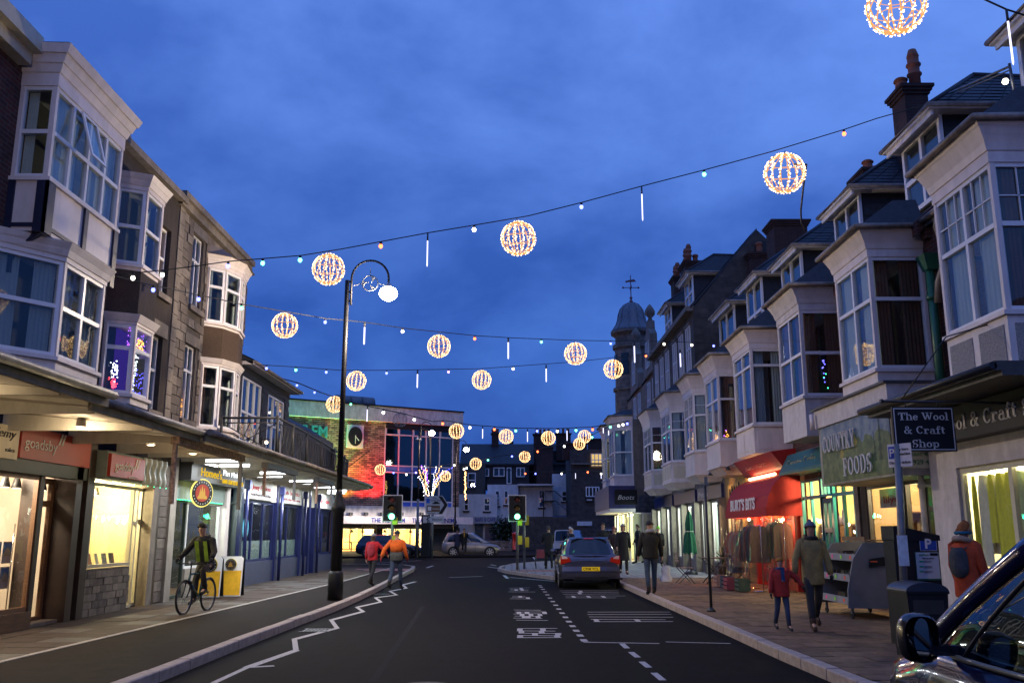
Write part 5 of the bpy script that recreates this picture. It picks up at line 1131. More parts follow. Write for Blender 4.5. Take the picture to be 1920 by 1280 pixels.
# --- canopies
def canopy(a0, a1, z, pr_, zin, label, rail=False, tail=None, brackets=True, tubes=(), slope=.0):
    t = thing('street_canopy', label, 'canopy', tuple(LW.p(a0, 0, z)))
    P = [(a0, 0), (a0, pr_), (a1, pr_)]+(tail or [(a1, 0)])
    # underside boards and lead top
    m = MB(LW); i = len(m.v); 
    for a, b in P: m.pt(a, b, zin+(z-zin)*b/pr_ if b else zin)
    for a, b in P: m.pt(a, b, (zin+(z-zin)*b/pr_ if b else zin)+.08)
    n = len(P); m.f.append(list(range(n))); m.f.append(list(range(n, 2*n))); 
    for k in range(n): m.f.append([k, (k+1) % n, n+(k+1) % n, n+k])
    m.smooth = [False]*(n+2); m.build('soffit', soffit, t)
    m = MB(LW); m.v = []; 
    for a, b in P: m.pt(a, b, (zin+(z-zin)*b/pr_ if b else zin)+.085)
    for a, b in P: m.pt(a, b*.99, (zin+(z-zin)*b/pr_ if b else zin)+.11)
    m.f = [list(range(n)), list(range(n, 2*n))]+[[k, (k+1) % n, n+(k+1) % n, n+k] for k in range(n)]; m.smooth = [False]*(n+2); m.build('lead_top', M('canopy_lead'), t)
    m = MB(LW); m.box(a0, a1, pr_-.03, pr_+.02, z-.06, z+.13); m.build('fascia_board', M('fascia_grey', (.20, .175, .15), .6, .2, 5, .1, dirt=.3), t)
    gp = [(a0, pr_+.08, z+.08), (a1, pr_+.08, z+.08)]+([(a, b+.08, z+.08) for a, b in (tail or [])][:-1] or []); MB(LW).tube(gp, .055, 8).build('gutter', gutterM, t)
    if brackets:
        k = a0+.3; j = 0
        while k < a1: 
            MB(LW).ext([(k, .06, zin-.02), (k, pr_-.1, zin+(z-zin)*(pr_-.1)/pr_-.005), (k, pr_-.1, zin+(z-zin)*(pr_-.1)/pr_-.07), (k, .06, zin-.28)], (.05, 0, 0)).build('bracket_beam', soffit, t); k += 1.9
    for i_, (a, b) in enumerate(tubes):
        zz_ = zin+(z-zin)*b/pr_-.12; f = thing('strip_light', 'white fluorescent strip light number', 'light', tuple(LW.p(a, b, zz_)))
        MB(LW).box(a-.05, a+.05, b-.36, b+.36, zz_-.0, zz_+.05).build('housing', white, f); MB(LW).tube([(a, b-.34, zz_-.03), (a, b+.34, zz_-.03)], .035, 6).build('tube', wt, f)
        lamp('AREA', LW.p(a, b, zz_-.08), 55, (.92, .96, 1), .6, parent=f, sy=.12); STRIPS.append(f)
    return t
STRIPS = []
c1_ = canopy(4, 11.0, 3.12, 2.55, 3.35, 'first canopy at the left edge of the picture, pale boarded underside')
canopy(11.0, 14.9, 3.08, 2.35, 3.3, 'second canopy from the left, black gutter above the agent shop')
canopy(14.9, 18.3, 3.10, 2.45, 3.3, 'third canopy from the left, with hanging blind boxes', )
canopy(18.3, 22.5, 3.15, 2.3, 3.35, 'fourth canopy above the burger bar with bright lit underside', tubes=((19.8, 1.2), (21.4, 1.0)))
c5 = canopy(22.5, 33.0, 3.16, 2.3, 3.30, 'long last canopy above the blue shops with rounded end and iron balcony', tail=[(34.2, 2.2), (35.3, 1.8), (36.5, 1.1), (38.4, 0)], tubes=((23.4, 1.4), (25.3, .8), (26.9, 1.3), (28.9, .8), (30.8, 1.2), (33.6, 1.1), (36, .6)))
pos = ['over the agent shops', 'over the burger sign', 'nearest over the first blue shop', 'outer one near the hanging post', 'over the second blue shop', 'inner one over the second white sign', 'outer one behind the lamp post', 'near the rounded canopy end', 'last one at the corner']
for f, p_ in zip(STRIPS, pos): f['label'] = 'white fluorescent strip light '+p_; f['group'] = 'strip lights under the canopies'
for i_, (a, b, p_) in enumerate(((9.6, 1.3, 20), (12.9, 1.35, 22), (15.6, 1.3, 14), (17.4, 1.4, 16))):
    f = thing('downlight', 'small warm downlight under the near-left canopies, '+('first', 'second', 'third', 'fourth')[i_]+' from the left', 'light', tuple(LW.p(a, b, 3.0))); MB(LW).lathe(a, b, [(.06, 3.16), (.07, 3.04), (.065, 3.035)], 10).build('lamp_body', white, f); MB(LW).lathe(a, b, [(.05, 3.034), (.05, 3.03)], 10).build('lens', E('spot_lens'), f); lamp('POINT', LW.p(a, b, 2.98), p_, (1, .74, .46), .06, parent=f)
# hanging blind box frames
for a0, a1, lb in ((14.3, 17.9, 'tall rusty blind frame with two drop arms hanging below the third canopy'), (19.6, 22.4, 'slim grey blind frame below the fourth canopy'), (24.9, 27.0, 'pale post frame hanging by the first blue shop')):
    f = thing('blind_frame', lb, 'blind', tuple(LW.p(a0, 2.2, 2.2))); rust = M('rusty_paint', (.30, .20, .15), .7, .6, 18, .3)
    MB(LW).box(a0, a1, 2.12, 2.26, 2.93, 3.05).build('blind_box', rust if a0 < 15 else galv, f)
    for a in (a0, a1-.07): MB(LW).box(a, a+.07, 2.16, 2.22, 2.0 if a0 < 19 else 2.35, 2.93).build('drop_arm', rust if a == a0 else galv, f)
# balcony
bal = thing('iron_balcony', 'wrought iron balcony railing with crossed panels curving along the far canopy', 'railing', tuple(LW.p(21.7, 1.9, 3.3)))
ironG = M('balcony_iron', (.05, .048, .046), .5, .2, 6, .1, metal=.2)
PB = [(21.8, .5), (21.8, 1.85), (23.4, 1.85), (25, 1.85), (27, 1.85), (29, 1.85), (31, 1.8), (32.4, 1.65), (33.4, 1.35), (34.1, .8), (34.3, .1)]
zt = [4.28, 4.28, 4.27, 4.25, 4.2, 4.15, 4.1, 4.05, 4.0, 3.98, 3.98]
m = MB(LW); m.tube([(a, b, z) for (a, b), z in zip(PB, zt)], .03, 6); m.tube([(a, b, z-.12) for (a, b), z in zip(PB, zt)], .015, 5); m.tube([(a, b, 3.42) for a, b in PB], .02, 5); m.build('rails', ironG, bal)
for i in range(len(PB)-1):
    (a0, b0), (a1, b1) = PB[i], PB[i+1]; Ln = math.hypot(a1-a0, b1-b0); n = max(1, round(Ln/.17)); zi, zj = zt[i], zt[i+1]
    MB(LW).tube([(a0, b0, 3.3), (a0, b0, zi+.06)], .035, 6).build('post', ironG, bal)
    panel = i in (2,)
    m = MB(LW)
    if panel or i == 0:
        for (s0, s1) in (((0, 3.42), (1, zj-.12)), ((0, zi-.12), (1, 3.42)), ((.3, 3.42), (.5, zj-.12)), ((.7, 3.42), (.5, zj-.12)), ((.5, 3.42), (.3, zj-.12)), ((.5, 3.42), (.7, zj-.12))): m.tube([(a0+(a1-a0)*s0[0], b0+(b1-b0)*s0[0], s0[1]), (a0+(a1-a0)*s1[0], b0+(b1-b0)*s1[0], s1[1])], .012, 4)
        m.build('crossed_panel', ironG, bal)
    else:
        for k in range(n):
            t = (k+.5)/n; z = zi+(zj-zi)*t-.12; a, b = a0+(a1-a0)*t, b0+(b1-b0)*t
            MB(LW).tube([(a, b, 3.42), (a+.04*(-1)**k, b, 3.42+(z-3.42)*.35), (a-.04*(-1)**k, b, 3.42+(z-3.42)*.7), (a, b, z)], .009, 4, cap=False).build('baluster', ironG, bal)
MB(LW).box(22.4, 22.7, .9, 1.2, 3.4, 3.75).build('planter', M('pale_pot', (.4, .38, .35), .7, .1, 5, .1), label='pale square pot on the balcony deck', cat='planter')
bl = thing('wall_lantern', 'small lit wall lantern behind the balcony railing', 'lantern', tuple(LW.p(26.95, .15, 4.15))); MB(LW).ball(26.98, .2, 4.2, .05, 8).build('bulb', E('lantern_bulb', (1, .75, .45), 12), bl); MB(LW).box(26.93, 27.03, .1, .3, 4.27, 4.3).build('lantern_cap', iron, bl); MB(LW).box(26.93, 27.03, .0, .1, 4.1, 4.35).build('back_plate', iron, bl)

# A-boards of the burger bar
for (a, x, lb, ttl) in ((19.6, -6.55, 'burger bar A-board reading NOW OPEN partly hidden by the cyclist', 1), (20.1, -6.15, 'burger bar A-board with a printed menu, right of the other one', 0)):
    X, Yb = (at_z(388, 1122, .12) if ttl else at_z(428, 1120, .12)); t = thing('a_board', lb, 'sign', (X, Yb, .12)); f = Fr((X, Yb, 0), (1, .05, 0), (.05, -1, 0)); W_ = .27
    for s in (1, -1):
        fs = Fr((X, Yb+(.0 if s == 1 else .28), 0), (1, .05, 0), (0, -1, 0)); m = MB(fs); k = .10 if s == 1 else -.10
        pts = [(-W_, 0, .16), (W_, 0, .16), (W_, -k, .98), (W_-.05, -k, 1.04), (-W_+.05, -k, 1.04), (-W_, -k, .98)]; m.ext(pts, (0, .02, 0)); pn = m.build('board', signM if s == 1 else blackp, t)
    f2 = Fr((X, Yb-.021, 0), (1, .05, 0), (0, -1, 0)); tt = lambda z: -.10*(z-.16)/.82
    m = MB(f2); m.ext([(-W_+.02, tt(.18), .18), (W_-.02, tt(.18), .18), (W_-.02, tt(.72), .72), (-W_+.02, tt(.72), .72)], (0, .004, 0)); m.build('yellow_panel', cmat((.75, .42, .01)), t)
    fb = Fr((X, Yb-.02+.085, .86), (1, .05, 0), (0, -1, 0)); badge(fb, .13 if not ttl else .17, t, lit=False)
    fz = Fr((X, Yb-.02+.075, 0), (1, .05, 0), (0, -1, 0))
    if ttl: text('NOW', fz, -.22, .012, .54, .13, blackp, t, width=.42, bold=.02); text('OPEN', fz, -.22, .03, .36, .13, blackp, t, width=.44, bold=.02); text('AT HOMEES', fz, -.2, .05, .24, .04, cmat((.3, .05, .02)), t, width=.4)
    else:
        MB(fz).box(-.17, .12, .03, .034, .45, .50).build('white_strip', white, t); text('BURGERS', fz, -.2, .012, .62, .06, cmat((.3, .1, .02)), t, width=.36)
        m = MB(fz)
        for k in range(6): m.box(-.2, -.2+random.uniform(.15, .3), .035, .037, .22+k*.035, .23+k*.035)
        m.build('menu_lines', cmat((.25, .12, .02)), t, kind='stuff')
# =================================================================== theatre and the far side
TO, TE = Vector((-17.9, 72, 0)), Vector((-4.8, 80, 0)); TU = (TE-TO).normalized(); TN = Vector((TU.y, -TU.x, 0))
TF = Fr(TO, TU, TN)
def on_th(x, y, n=0):
    d = Vector(ray(x, y)); O = TO+TN*n; t = (O-Vector((0, 0, CAMZ))).dot(TN)/d.dot(TN); p = Vector((0, 0, CAMZ))+d*t; return ((p-TO).dot(TU), p.z)
A_ = lambda x, y=900, n=0: on_th(x, y, n)[0]
Z_ = lambda x, y, n=0: on_th(x, y, n)[1]
th = thing('theatre', 'brick theatre with clock, blue glazed front and white fascia facing the end of the street', 'theatre', tuple(TO))
zt_, zb_ = Z_(700, 762), Z_(700, 947); aL, aG, aR = -8, A_(720), A_(848); aE = A_(861)
f0 = Z_(720, 950); wt_ = Z_(720, 795)
wall('brick_wall', thbrick, th, TF, aL, aE, 2.0, zt_-1.2, [(aG, aR, f0, wt_)], b=0, depth=.3)
wM = M('stained_white', (.62, .60, .58), .7, .1, 3, .1, dirt=.3)
MB(TF).box(aL, aE+.15, -.3, .35, zt_-1.25, zt_).build('parapet_band', wM, th); MB(TF).box(aL, aE+.2, -.4, .45, zt_, zt_+.12).build('parapet_coping', blackp, th); MB(TF).box(aL, aE, -14, -4.2, 0, zt_-.1).build('building_body', darkstone, th); MB(TF).box(aL, aE, -4.2, -1.0, 3.4, zt_-.1).build('upper_floors', darkroom, th)
MB(TF).box(aG, aE, -.1, .12, zt_-1.75, zt_-1.25).build('lintel_band', blackp, th)
# glazed front: 5 columns, spandrels
gd = GLASS('office_glass', (.25, .45, .42), 1.3, .14, .03); bluP = M('blue_spandrel', (.03, .11, .55), .35, .1, 3, 0)
zs = [f0, f0+(wt_-f0)*.07, f0+(wt_-f0)*.42, f0+(wt_-f0)*.50, f0+(wt_-f0)*.88, wt_]
MB(TF).face([(aG, -.9, f0), (aR, -.9, f0), (aR, -.9, wt_), (aG, -.9, wt_)]).build('back_wall', M('teal_blinds', (.05, .13, .13), .9, .3, 1.5, 0, stretch=(2, 2, .1)), th)
fr_ = MB(TF); nC = 5
for k in range(nC+1): a = aG+(aR-aG)*k/nC; fr_.box(a-.045, a+.045, -.12, .03, f0, wt_)
for z in zs: fr_.box(aG, aR, -.11, .025, z-.045, z+.045)
cw_ = fr_.build('window_frame', white, th)
for i in range(nC):
    for j in range(5):
        a0, a1 = aG+(aR-aG)*i/nC+.045, aG+(aR-aG)*(i+1)/nC-.045; MB(TF).box(a0, a1, -.09, -.07, zs[j]+.045, zs[j+1]-.045).build('spandrel' if j in (0, 2) else 'pane', bluP if j in (0, 2) else gd, th)
        if j == 4 and i % 2 == 0: m = MB(TF); 
        if j == 4 and i % 2 == 0: m.box(a0, a1, -.06, .0, zs[5]-.9, zs[5]-.8); m.box(a0, a0+.1, -.06, .0, zs[5]-.8, zs[5]-.05); m.box(a1-.1, a1, -.06, .0, zs[5]-.8, zs[5]-.05); m.build('fanlight_frame', white, th)
# clock
ca, cz_ = on_th(665, 818); MB(TF).box(ca-.72, ca+.72, .02, .14, cz_-.95, cz_+.95).build('clock_panel', white, th)
m = MB(TF); n = 28; m.ext([(ca+.62*math.cos(6.283*k/n), .14, cz_+.8*math.sin(6.283*k/n)) for k in range(n)], (0, .05, 0)); ck = m.build('clock_face', blackp, th)
m = MB(TF); m.ext([(ca-.03, .2, cz_), (ca+.03, .2, cz_), (ca+.34, .2, cz_-.32), (ca+.28, .2, cz_-.36)], (0, .02, 0)); m.ext([(ca-.03, .2, cz_+.1), (ca+.03, .2, cz_+.1), (ca+.02, .2, cz_-.6), (ca-.02, .2, cz_-.6)], (0, .02, 0)); m.build('clock_hands', white, ck)
# big wall letters and roof plant
text('MOWLEM', TF, A_(498), .05, Z_(590, 818), .9, M('teal_letters', (.05, .30, .33), .5, .1, 3, 0), th, width=A_(609)-A_(498), ext=.12, bold=.02)
rp = thing('roof_plant', 'grey rounded air handling ducts on the theatre roof', 'plant', tuple(TF.p(A_(650), -2, zt_)))
rv = lambda x, y: on_th(x, y, -2)
for x0, x1 in ((630, 655), (655, 676), (676, 700)): m = MB(TF); m.tube([(rv(x0, 750)[0], -2, zt_+.45), (rv(x1-1, 750)[0], -2, zt_+.45)], .62, 14); m.build('duct', galv, rp)
MB(TF).box(rv(630, 750)[0], rv(700, 750)[0], -2.4, -1.6, zt_-.1, zt_+.3).build('plinth', galv, rp)
# fascia, sign, shops
fa0, fa1 = A_(600, 960, 1.5), A_(861, 960, 1.5); MB(TF).box(aL, fa1, 0, 1.5, Z_(720, 967, 1.5), Z_(720, 948, 1.5)).build('canopy_band', wM, th)
sL, sR, sZ0, sZ1 = A_(610, 975, 1.9), A_(887, 975, 1.9), Z_(720, 981.5, 1.9), Z_(720, 967.5, 1.9); MB(TF).box(aL, sR, 0, 1.9, sZ0, sZ1).build('sign_fascia', white, th)
bt = M('blue_letters', (.02, .05, .28), .5, .05, 3, 0); hh = (sZ1-sZ0)*.62
for s_, x0, x1 in (('THE MOWLEM', 696, 759), ('THEATRE', 773, 806), ('CINEMA', 826, 857)): text(s_, TF, A_(x0, 975, 1.9), 1.91, sZ0+.12, hh, bt, th, width=A_(x1, 975, 1.9)-A_(x0, 975, 1.9), bold=.02, ext=.03)
MB(TF).box(aL, sR-2, .2, 1.4, sZ0-.36, sZ0-.02).build('shop_fascia', M('brown_fascia', (.10, .06, .03), .5, .1, 3, 0), th)
text('FORTES', TF, A_(678, 990, 1.4), 1.42, sZ0-.32, .26, M('gold_letters', (.55, .40, .15), .5, .1, 3, 0), th, width=A_(706, 990, 1.4)-A_(678, 990, 1.4), bold=.02, ext=.03)
cafe = M('cafe_yellow', (.62, .48, .22), .8, .1, 2, 0)
for x0, x1 in ((636, 706), (717, 800)):
    a0, a1 = A_(x0, 1010, .4), A_(x1, 1010, .4); shop_room(TF, a0, a1, .15, sZ0-.3, th, b=-.1, depth=3.5, power=260, col=(1, .80, .42), ts=5, tubes=1, mat=cafe, lamp_sz=2)
    window(TF, a0, a1, .3, sZ0-.32, th, 3, (), b=.0, gl=shopglass, fw=.08, mat=wood)
    for k in range(3):
        a = a0+(a1-a0)*(k+.6)/3.4; pn = thing('pendant_lamp', 'black pendant lamp %s in the %s cafe window of the theatre' % (('on the left', 'in the middle', 'on the right')[k], 'left' if x0 < 700 else 'right'), 'lamp', tuple(TF.p(a, -.8, 2.0))); MB(TF).lathe(a, -.8, [(.03, 1.9), (.05, 1.85), (.2, 1.65), (.19, 1.64)], 8).build('lamp_shade', blackp, pn); MB(TF).tube([(a, -.8, 1.9), (a, -.8, 2.1)], .02, 4).build('cord', blackp, pn)
        MB(TF).box(a-.5, a-.1, -3.4, -3.35, 1.3, 1.8).build('picture', cmat(((.5, .3, .1), (.3, .4, .3), (.5, .2, .1))[k]), label='small framed picture %s on the back wall of the %s theatre cafe' % (('left', 'central', 'right')[k], 'left' if x0 < 700 else 'right'), cat='picture')
    tb_ = thing('cafe_table', 'cafe table inside the %s window of the theatre cafe' % ('left' if x0 < 700 else 'right'), 'table', tuple(TF.p((a0+a1)/2, -1, .15))); MB(TF).box((a0+a1)/2-.5, (a0+a1)/2+.5, -1.4, -.7, .85, .9).build('tabletop', wood, tb_); MB(TF).tube([((a0+a1)/2, -1, .15), ((a0+a1)/2, -1, .85)], .05, 6).build('leg', iron, tb_)
MB(TF).box(aL, aL+.1, 0, .1, .1, 2).build('pier', darkstone, th)
for x0, x1 in ((600, 636), (706, 717), (800, 862)): MB(TF).box(A_(x0, 1010, .1), A_(x1, 1010, .1), -.1, .1, .12, sZ0-.3).build('pier', M('dark_pier', (.06, .055, .05), .8, .2, 3, .1), th)
# coloured uplights on the canopy roof
for x, col, pw, tx in ((585, (.10, 1, .42), 3600, 'green'), (622, (.55, .8, .10), 1500, 'yellow-green'), (655, (1, .42, .06), 700, 'orange'), (690, (1, .05, .03), 900, 'red'), (712, (1, .03, .03), 900, 'deep red')):
    a, z = on_th(x, 952, 1.1); u = thing('uplight', 'small floodlight washing the theatre brick %s' % tx, 'floodlight', tuple(TF.p(a, 1.1, z)), 'floodlights along the theatre canopy')
    MB(TF).box(a-.16, a+.16, 1.0, 1.25, z+.02, z+.26).build('lamp_body', blackp, u); lamp('SPOT', TF.p(a, 1.1, z+.35), pw*1.5, col, .1, parent=u, aim=TF.p(a-.1, -.1, z+5), cone=R(110))
for x in (657, 686, 716, 752, 790): 
    a, z = on_th(x, 963, 1.95); fl = thing('sign_floodlight', 'small black floodlight on the theatre band at picture-left' if x == 657 else 'small black floodlight on the theatre band number', 'floodlight', tuple(TF.p(a, 1.95, z)), 'black floodlights above the theatre sign'); MB(TF).box(a-.13, a+.13, 1.9, 2.15, z-.12, z+.12).build('lamp_body', blackp, fl); MB(TF).box(a-.02, a+.02, 1.5, 1.95, z-.12, z-.08).build('arm', blackp, fl); fl['label'] = 'small black floodlight on an arm above the theatre sign lettering'; lamp('SPOT', TF.p(a, 2.9, z+.1), 110, (1, .86, .78), .1, parent=fl, aim=TF.p(a, 1.9, z-.7), cone=R(120))
MB(TF).tube([(A_(647, 880), .1, Z_(647, 880)), (A_(690, 845), .3, Z_(690, 845))], .04, 4).build('flag_pole', iron, label='thin dark flag pole angled from the theatre brickwork', cat='pole')

# rear terraces beyond the junction: planes facing the camera at about 92-98 m
def blk_(x0, x1, y0, y1, Y, depth, mat, parent, name='wall'):
    X0, z1 = at_y(x0, y0, Y); X1, z0 = at_y(x1, y1, Y); z0 = 0 if y1 > 1000 else z0; MB().box(X0, X1, Y, Y+depth, z0, z1).build(name, mat, parent); return X0, X1, z0, z1
def wins(lst, Y, parent, mat=None, gl=None, cols=1, rows=(.5,)):
    for x0, x1, y0, y1 in lst:
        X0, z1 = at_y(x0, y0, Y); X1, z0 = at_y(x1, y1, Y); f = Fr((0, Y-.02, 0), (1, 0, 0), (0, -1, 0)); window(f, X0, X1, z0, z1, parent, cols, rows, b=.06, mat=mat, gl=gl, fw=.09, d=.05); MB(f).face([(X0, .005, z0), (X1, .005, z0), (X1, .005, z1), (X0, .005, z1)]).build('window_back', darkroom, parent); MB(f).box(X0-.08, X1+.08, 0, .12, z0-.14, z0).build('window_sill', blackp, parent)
wR = M('white_render', (.66, .67, .70), .8, .1, 3, .1, dirt=.12); bclad = M('black_cladding', (.02, .02, .024), .7, .2, 3, .3, stretch=(.2, 9, 9))
rA = thing('white_cottage', 'low white rendered house with sign for a cafe, just right of the theatre', 'house', (-4, 88, 0))
blk_(856, 932, 926, 1036, 88, 5, wR, rA); wins([(870, 879, 933, 957), (907, 919, 933, 958)], 88, rA)
X0, z1 = at_y(888, 968, 87.3); X1, z0 = at_y(933, 981, 87.3); MB().box(X0, X1, 87.1, 88, z0, z1).build('sign_fascia', M('grey_sign', (.35, .38, .42), .6, .1, 3, 0), rA); text('BARS & CAFE', Fr((0, 87.08, 0), (1, 0, 0), (0, -1, 0)), X0+.15, 0, z0+.2, (z1-z0)*.55, bt, rA, width=(X1-X0)*.85, bold=.02)
MB().box(X0+.1, X1-1.4, 87.95, 88.05, .12, z0).build('shop_window', darkglass, rA); MB().box(X1-1.2, X1-.2, 87.95, 88.05, .12, z0-.2).build('door', navy, rA)
rB = thing('dark_gable_house', 'dark rendered house with single sash window behind the white cottage', 'house', (-4, 92, 0)); blk_(858, 908, 868, 930, 92, 5, M('dark_render', (.07, .065, .06), .9, .2, 4, .2), rB); wins([(877, 892, 886, 914)], 92, rB)
rC = thing('black_clad_house', 'long slate-roofed house with black clad top storey and four white windows', 'house', (2, 96, 0)); blk_(900, 992, 869, 914, 96, 6, bclad, rC)
wins([(903, 917, 877, 893), (925, 946, 876, 893), (968, 984, 876, 894)], 96, rC, cols=2, rows=()); wins([(950, 959, 876, 907)], 96, rC, rows=())
X0, zE = at_y(862, 869, 95.6); X1, zR = at_y(1000, 832, 99); RF_ = Fr((0, 95.6, 0), (1, 0, 0), (0, -1, 0)); roof_plane(RF_, X0, X1, 0, zE, -3.6, zR, rC, rows=10, cw=.6)
rD = thing('white_bay_house', 'white rendered house with two tall sash windows behind the traffic signal', 'house', (1, 90, 0)); blk_(914, 972, 908, 1036, 90, 5, wR, rD); wins([(928, 937, 919, 948), (945, 953, 919, 946)], 90, rD)
blk_(972, 1037, 910, 1036, 91, 5, wR, rD); wins([(1010, 1021, 918, 951)], 91, rD); MB().box(*(lambda a, b: (a[0], b[0], 89.6, 91, b[1], a[1]))(at_y(970, 908, 91), at_y(1038, 911, 91))).build('eaves_board', white, rD)
rE = thing('white_gable_end', 'white gable end with black fire escape stairs beside the tall brown block', 'house', (5, 93, 0)); blk_(1036, 1072, 888, 966, 93, 5, wR, rE); wins([(1053, 1063, 920, 940)], 93, rE)
m = MB(); s0, s1 = at_y(1040, 938, 90.5), at_y(1068, 962, 90.5)
for k in range(8): t = k/8; m.box(s0[0]+(s1[0]-s0[0])*t, s0[0]+(s1[0]-s0[0])*(t+.13), 90.2, 90.9, s0[1]+(s1[1]-s0[1])*t-.05, s0[1]+(s1[1]-s0[1])*t)
m.tube([(s0[0], 90.2, s0[1]+.9), (s1[0], 90.2, s1[1]+.9)], .04, 4); m.tube([(s0[0]-1, 90.2, s0[1]+.9), (s0[0], 90.2, s0[1]+.9)], .04, 4); m.box(s0[0]-1.2, s0[0], 90.2, 90.9, s0[1]-.08, s0[1]); m.tube([(s0[0]-1.1, 90.3, 0), (s0[0]-1.1, 90.3, s0[1]+.9)], .05, 4); m.tube([(s1[0], 90.3, 0), (s1[0], 90.3, s1[1]+.9)], .05, 4); m.build('fire_escape', iron, rE)
blk_(992, 1080, 845, 912, 99, 6, bclad, rE, 'slated_wall'); X0, zE = at_y(1000, 868, 98.6); roof_plane(Fr((0, 98.6, 0), (1, 0, 0), (0, -1, 0)), X0, X0+5.2, 0, zE, -3.2, zE+2.4, rE, rows=8, cw=.6)
rF = thing('tall_brown_block', 'tall brown stone block with one warm lit window at the top', 'building', (9, 84, 0)); X0, X1, z0, z1 = blk_(1070, 1160, 842, 1040, 84, 8, darkstone, rF)
wins([(1098, 1124, 912, 931)], 84, rF, cols=4, rows=()); wins([(1100, 1110, 935, 938)], 84, rF, rows=())
X0, z1 = at_y(1108, 850, 83.9); X1, z0 = at_y(1129, 874, 83.9); MB().box(X0, X1, 83.85, 83.95, z0, z1).build('lit_window', E('lit_window', (1, .62, .22), 1.1), rF); window(Fr((0, 83.84, 0), (1, 0, 0), (0, -1, 0)), X0, X1, z0, z1, rF, 3, (.5,), b=.05, fw=.06, gl=glass)
MB().box(*(lambda a, b: (a[0], b[0], 83.6, 84, b[1], a[1]))(at_y(1070, 868, 84), at_y(1160, 871, 84))).build('string_course', stoneD, rF)
rG = thing('yard_wall', 'long dark stone yard wall behind the white vans', 'wall', (5, 82, 0)); blk_(960, 1160, 968, 1040, 83, .6, darkstone, rG); MB().box(at_y(1082, 977, 82.9)[0], at_y(1110, 977, 82.9)[0], 82.88, 82.98, at_y(1, 985, 82.9)[1], at_y(1, 977, 82.9)[1]).build('sign_panel', wR, rG)
rH = thing('low_stone_wall', 'low pale stone wall beside the red post box', 'wall', (-1, 78, 0)); Xa = at_y(912, 1, 78); 
c = .12; k = 0
while c < .95:
    a = -3.2-(k % 2)*.25
    while a < .2: MB().box(a+.01, a+.53, 77.8, 78.2+random.uniform(0, .03), c+.01, c+.2).build('stone', random.choice([stone, stone2]), rH); a += .55
    c += .21; k += 1
far = M('far_roofs', (.03, .03, .035), .9, .2, 1, .1)
for i, (x, y0, y1, wd, Y, T_, lb) in enumerate(((928.5, 812, 835, 13, 99, rC, 3), (958, 828, 836, 6, 101, rC, 0), (1017, 813, 876, 33, 97.5, rE, 4), (1056, 812, 846, 27, 99, rE, 3), (1021, 838, 905, 30, 95, rE, 0), (1092, 828, 842, 16, 84.6, rF, 2), (1122, 822, 844, 40, 97, rF, 2), (1066, 830, 842, 22, 86, rF, 0))):
    X, z1 = at_y(x, y0, Y); z0 = at_y(x, y1, Y)[1]; wd_ = wd*Y/1700; chimney(X, Y, z0-1, z1, wd_, .9, [(-wd_*.35+wd_*.7*k/max(1, lb-1), 0, .5) for k in range(lb)], T_)
sheet('hill', [(-200, 160), (-40, 150), (60, 150), (200, 160), (200, 170), (-200, 170)], .1, far)
# left side beyond the corner: dark block closing the side street
bs = MB(); bs.box(-40, -20, 60, 72, 0, 10); bs.build('side_street_building', darkstone, label='dark brick block down the side street left of the theatre', cat='building')
hb = thing('tree', 'dark bushy evergreen shrub growing behind the right traffic signal', 'tree', tuple(at_z(948, 1032, .12))+(.12,)); X, Yt = at_z(948, 1032, .12)
m = MB(); m.tube([(X, Yt+6, .1), (X+.1, Yt+6, 1.2), (X, Yt+6, 2.4)], [.12, .09, .04], 6); m.build('trunk', wood, hb)
m = MB(); random.seed(3)
for _ in range(1500):
    p = Vector((random.gauss(0, 1), random.gauss(0, .8), random.gauss(0, .8))); 
    if p.length > 2.1: continue
    q = Vector((X, Yt+6, 1.75))+Vector((p.x*.75, p.y, p.z*.75)); u = Vector((random.uniform(-1, 1), random.uniform(-1, 1), random.uniform(-1, 1))).normalized()*.16; v = u.cross(Vector((0, .3, 1))).normalized()*.09
    m.v += [q-u, q+v, q+u, q-v]; i = len(m.v)-4; m.f.append([i, i+1, i+2, i+3]); m.smooth.append(False)
m.build('crown', M('dark_leaf', (.03, .06, .025), .6, .4, 3, 0), hb)

# =================================================================== street furniture
# tall lamp column
def emblem(x, y, z, r, parent):
    m = MB(); n = 24; ring = [(x+r*math.cos(6.283*k/n), y, z+r*math.sin(6.283*k/n)) for k in range(n)]; m.tube(ring, .012, 5, closed=True); m.tube([(x, y, z+r), (x, y, z+r*1.95)], .008, 4); m.tube([(x-r, y, z), (x-r*2.1, y, z-.06)], .008, 4); m.tube([(x+r, y, z), (x+r*2.1, y, z-.06)], .008, 4)
    for k in range(3):
        a = k*2.094+.5; pts = [(x+r*.9*math.cos(a+.9*t)*(.2+.8*t), y, z+r*.9*math.sin(a+.9*t)*(.2+.8*t)) for t in [i/6 for i in range(7)]]; m.tube(pts, .009, 4)
    e = m.build('emblem_ring', galv, parent)
    m = MB()
    for k in range(3):
        a = k*2.094+1.05; m.ext([(x+r*.35*math.cos(a-.4), y-.003, z+r*.35*math.sin(a-.4)), (x+r*.95*math.cos(a-.35), y-.003, z+r*.95*math.sin(a-.35)), (x+r*.97*math.cos(a+.3), y-.003, z+r*.97*math.sin(a+.3)), (x+r*.6*math.cos(a+.25), y-.003, z+r*.6*math.sin(a+.25))], (0, .006, 0))
    m.build('emblem_fish', M('emblem_grey', (.35, .36, .40), .5, .1, 4, 0), e)
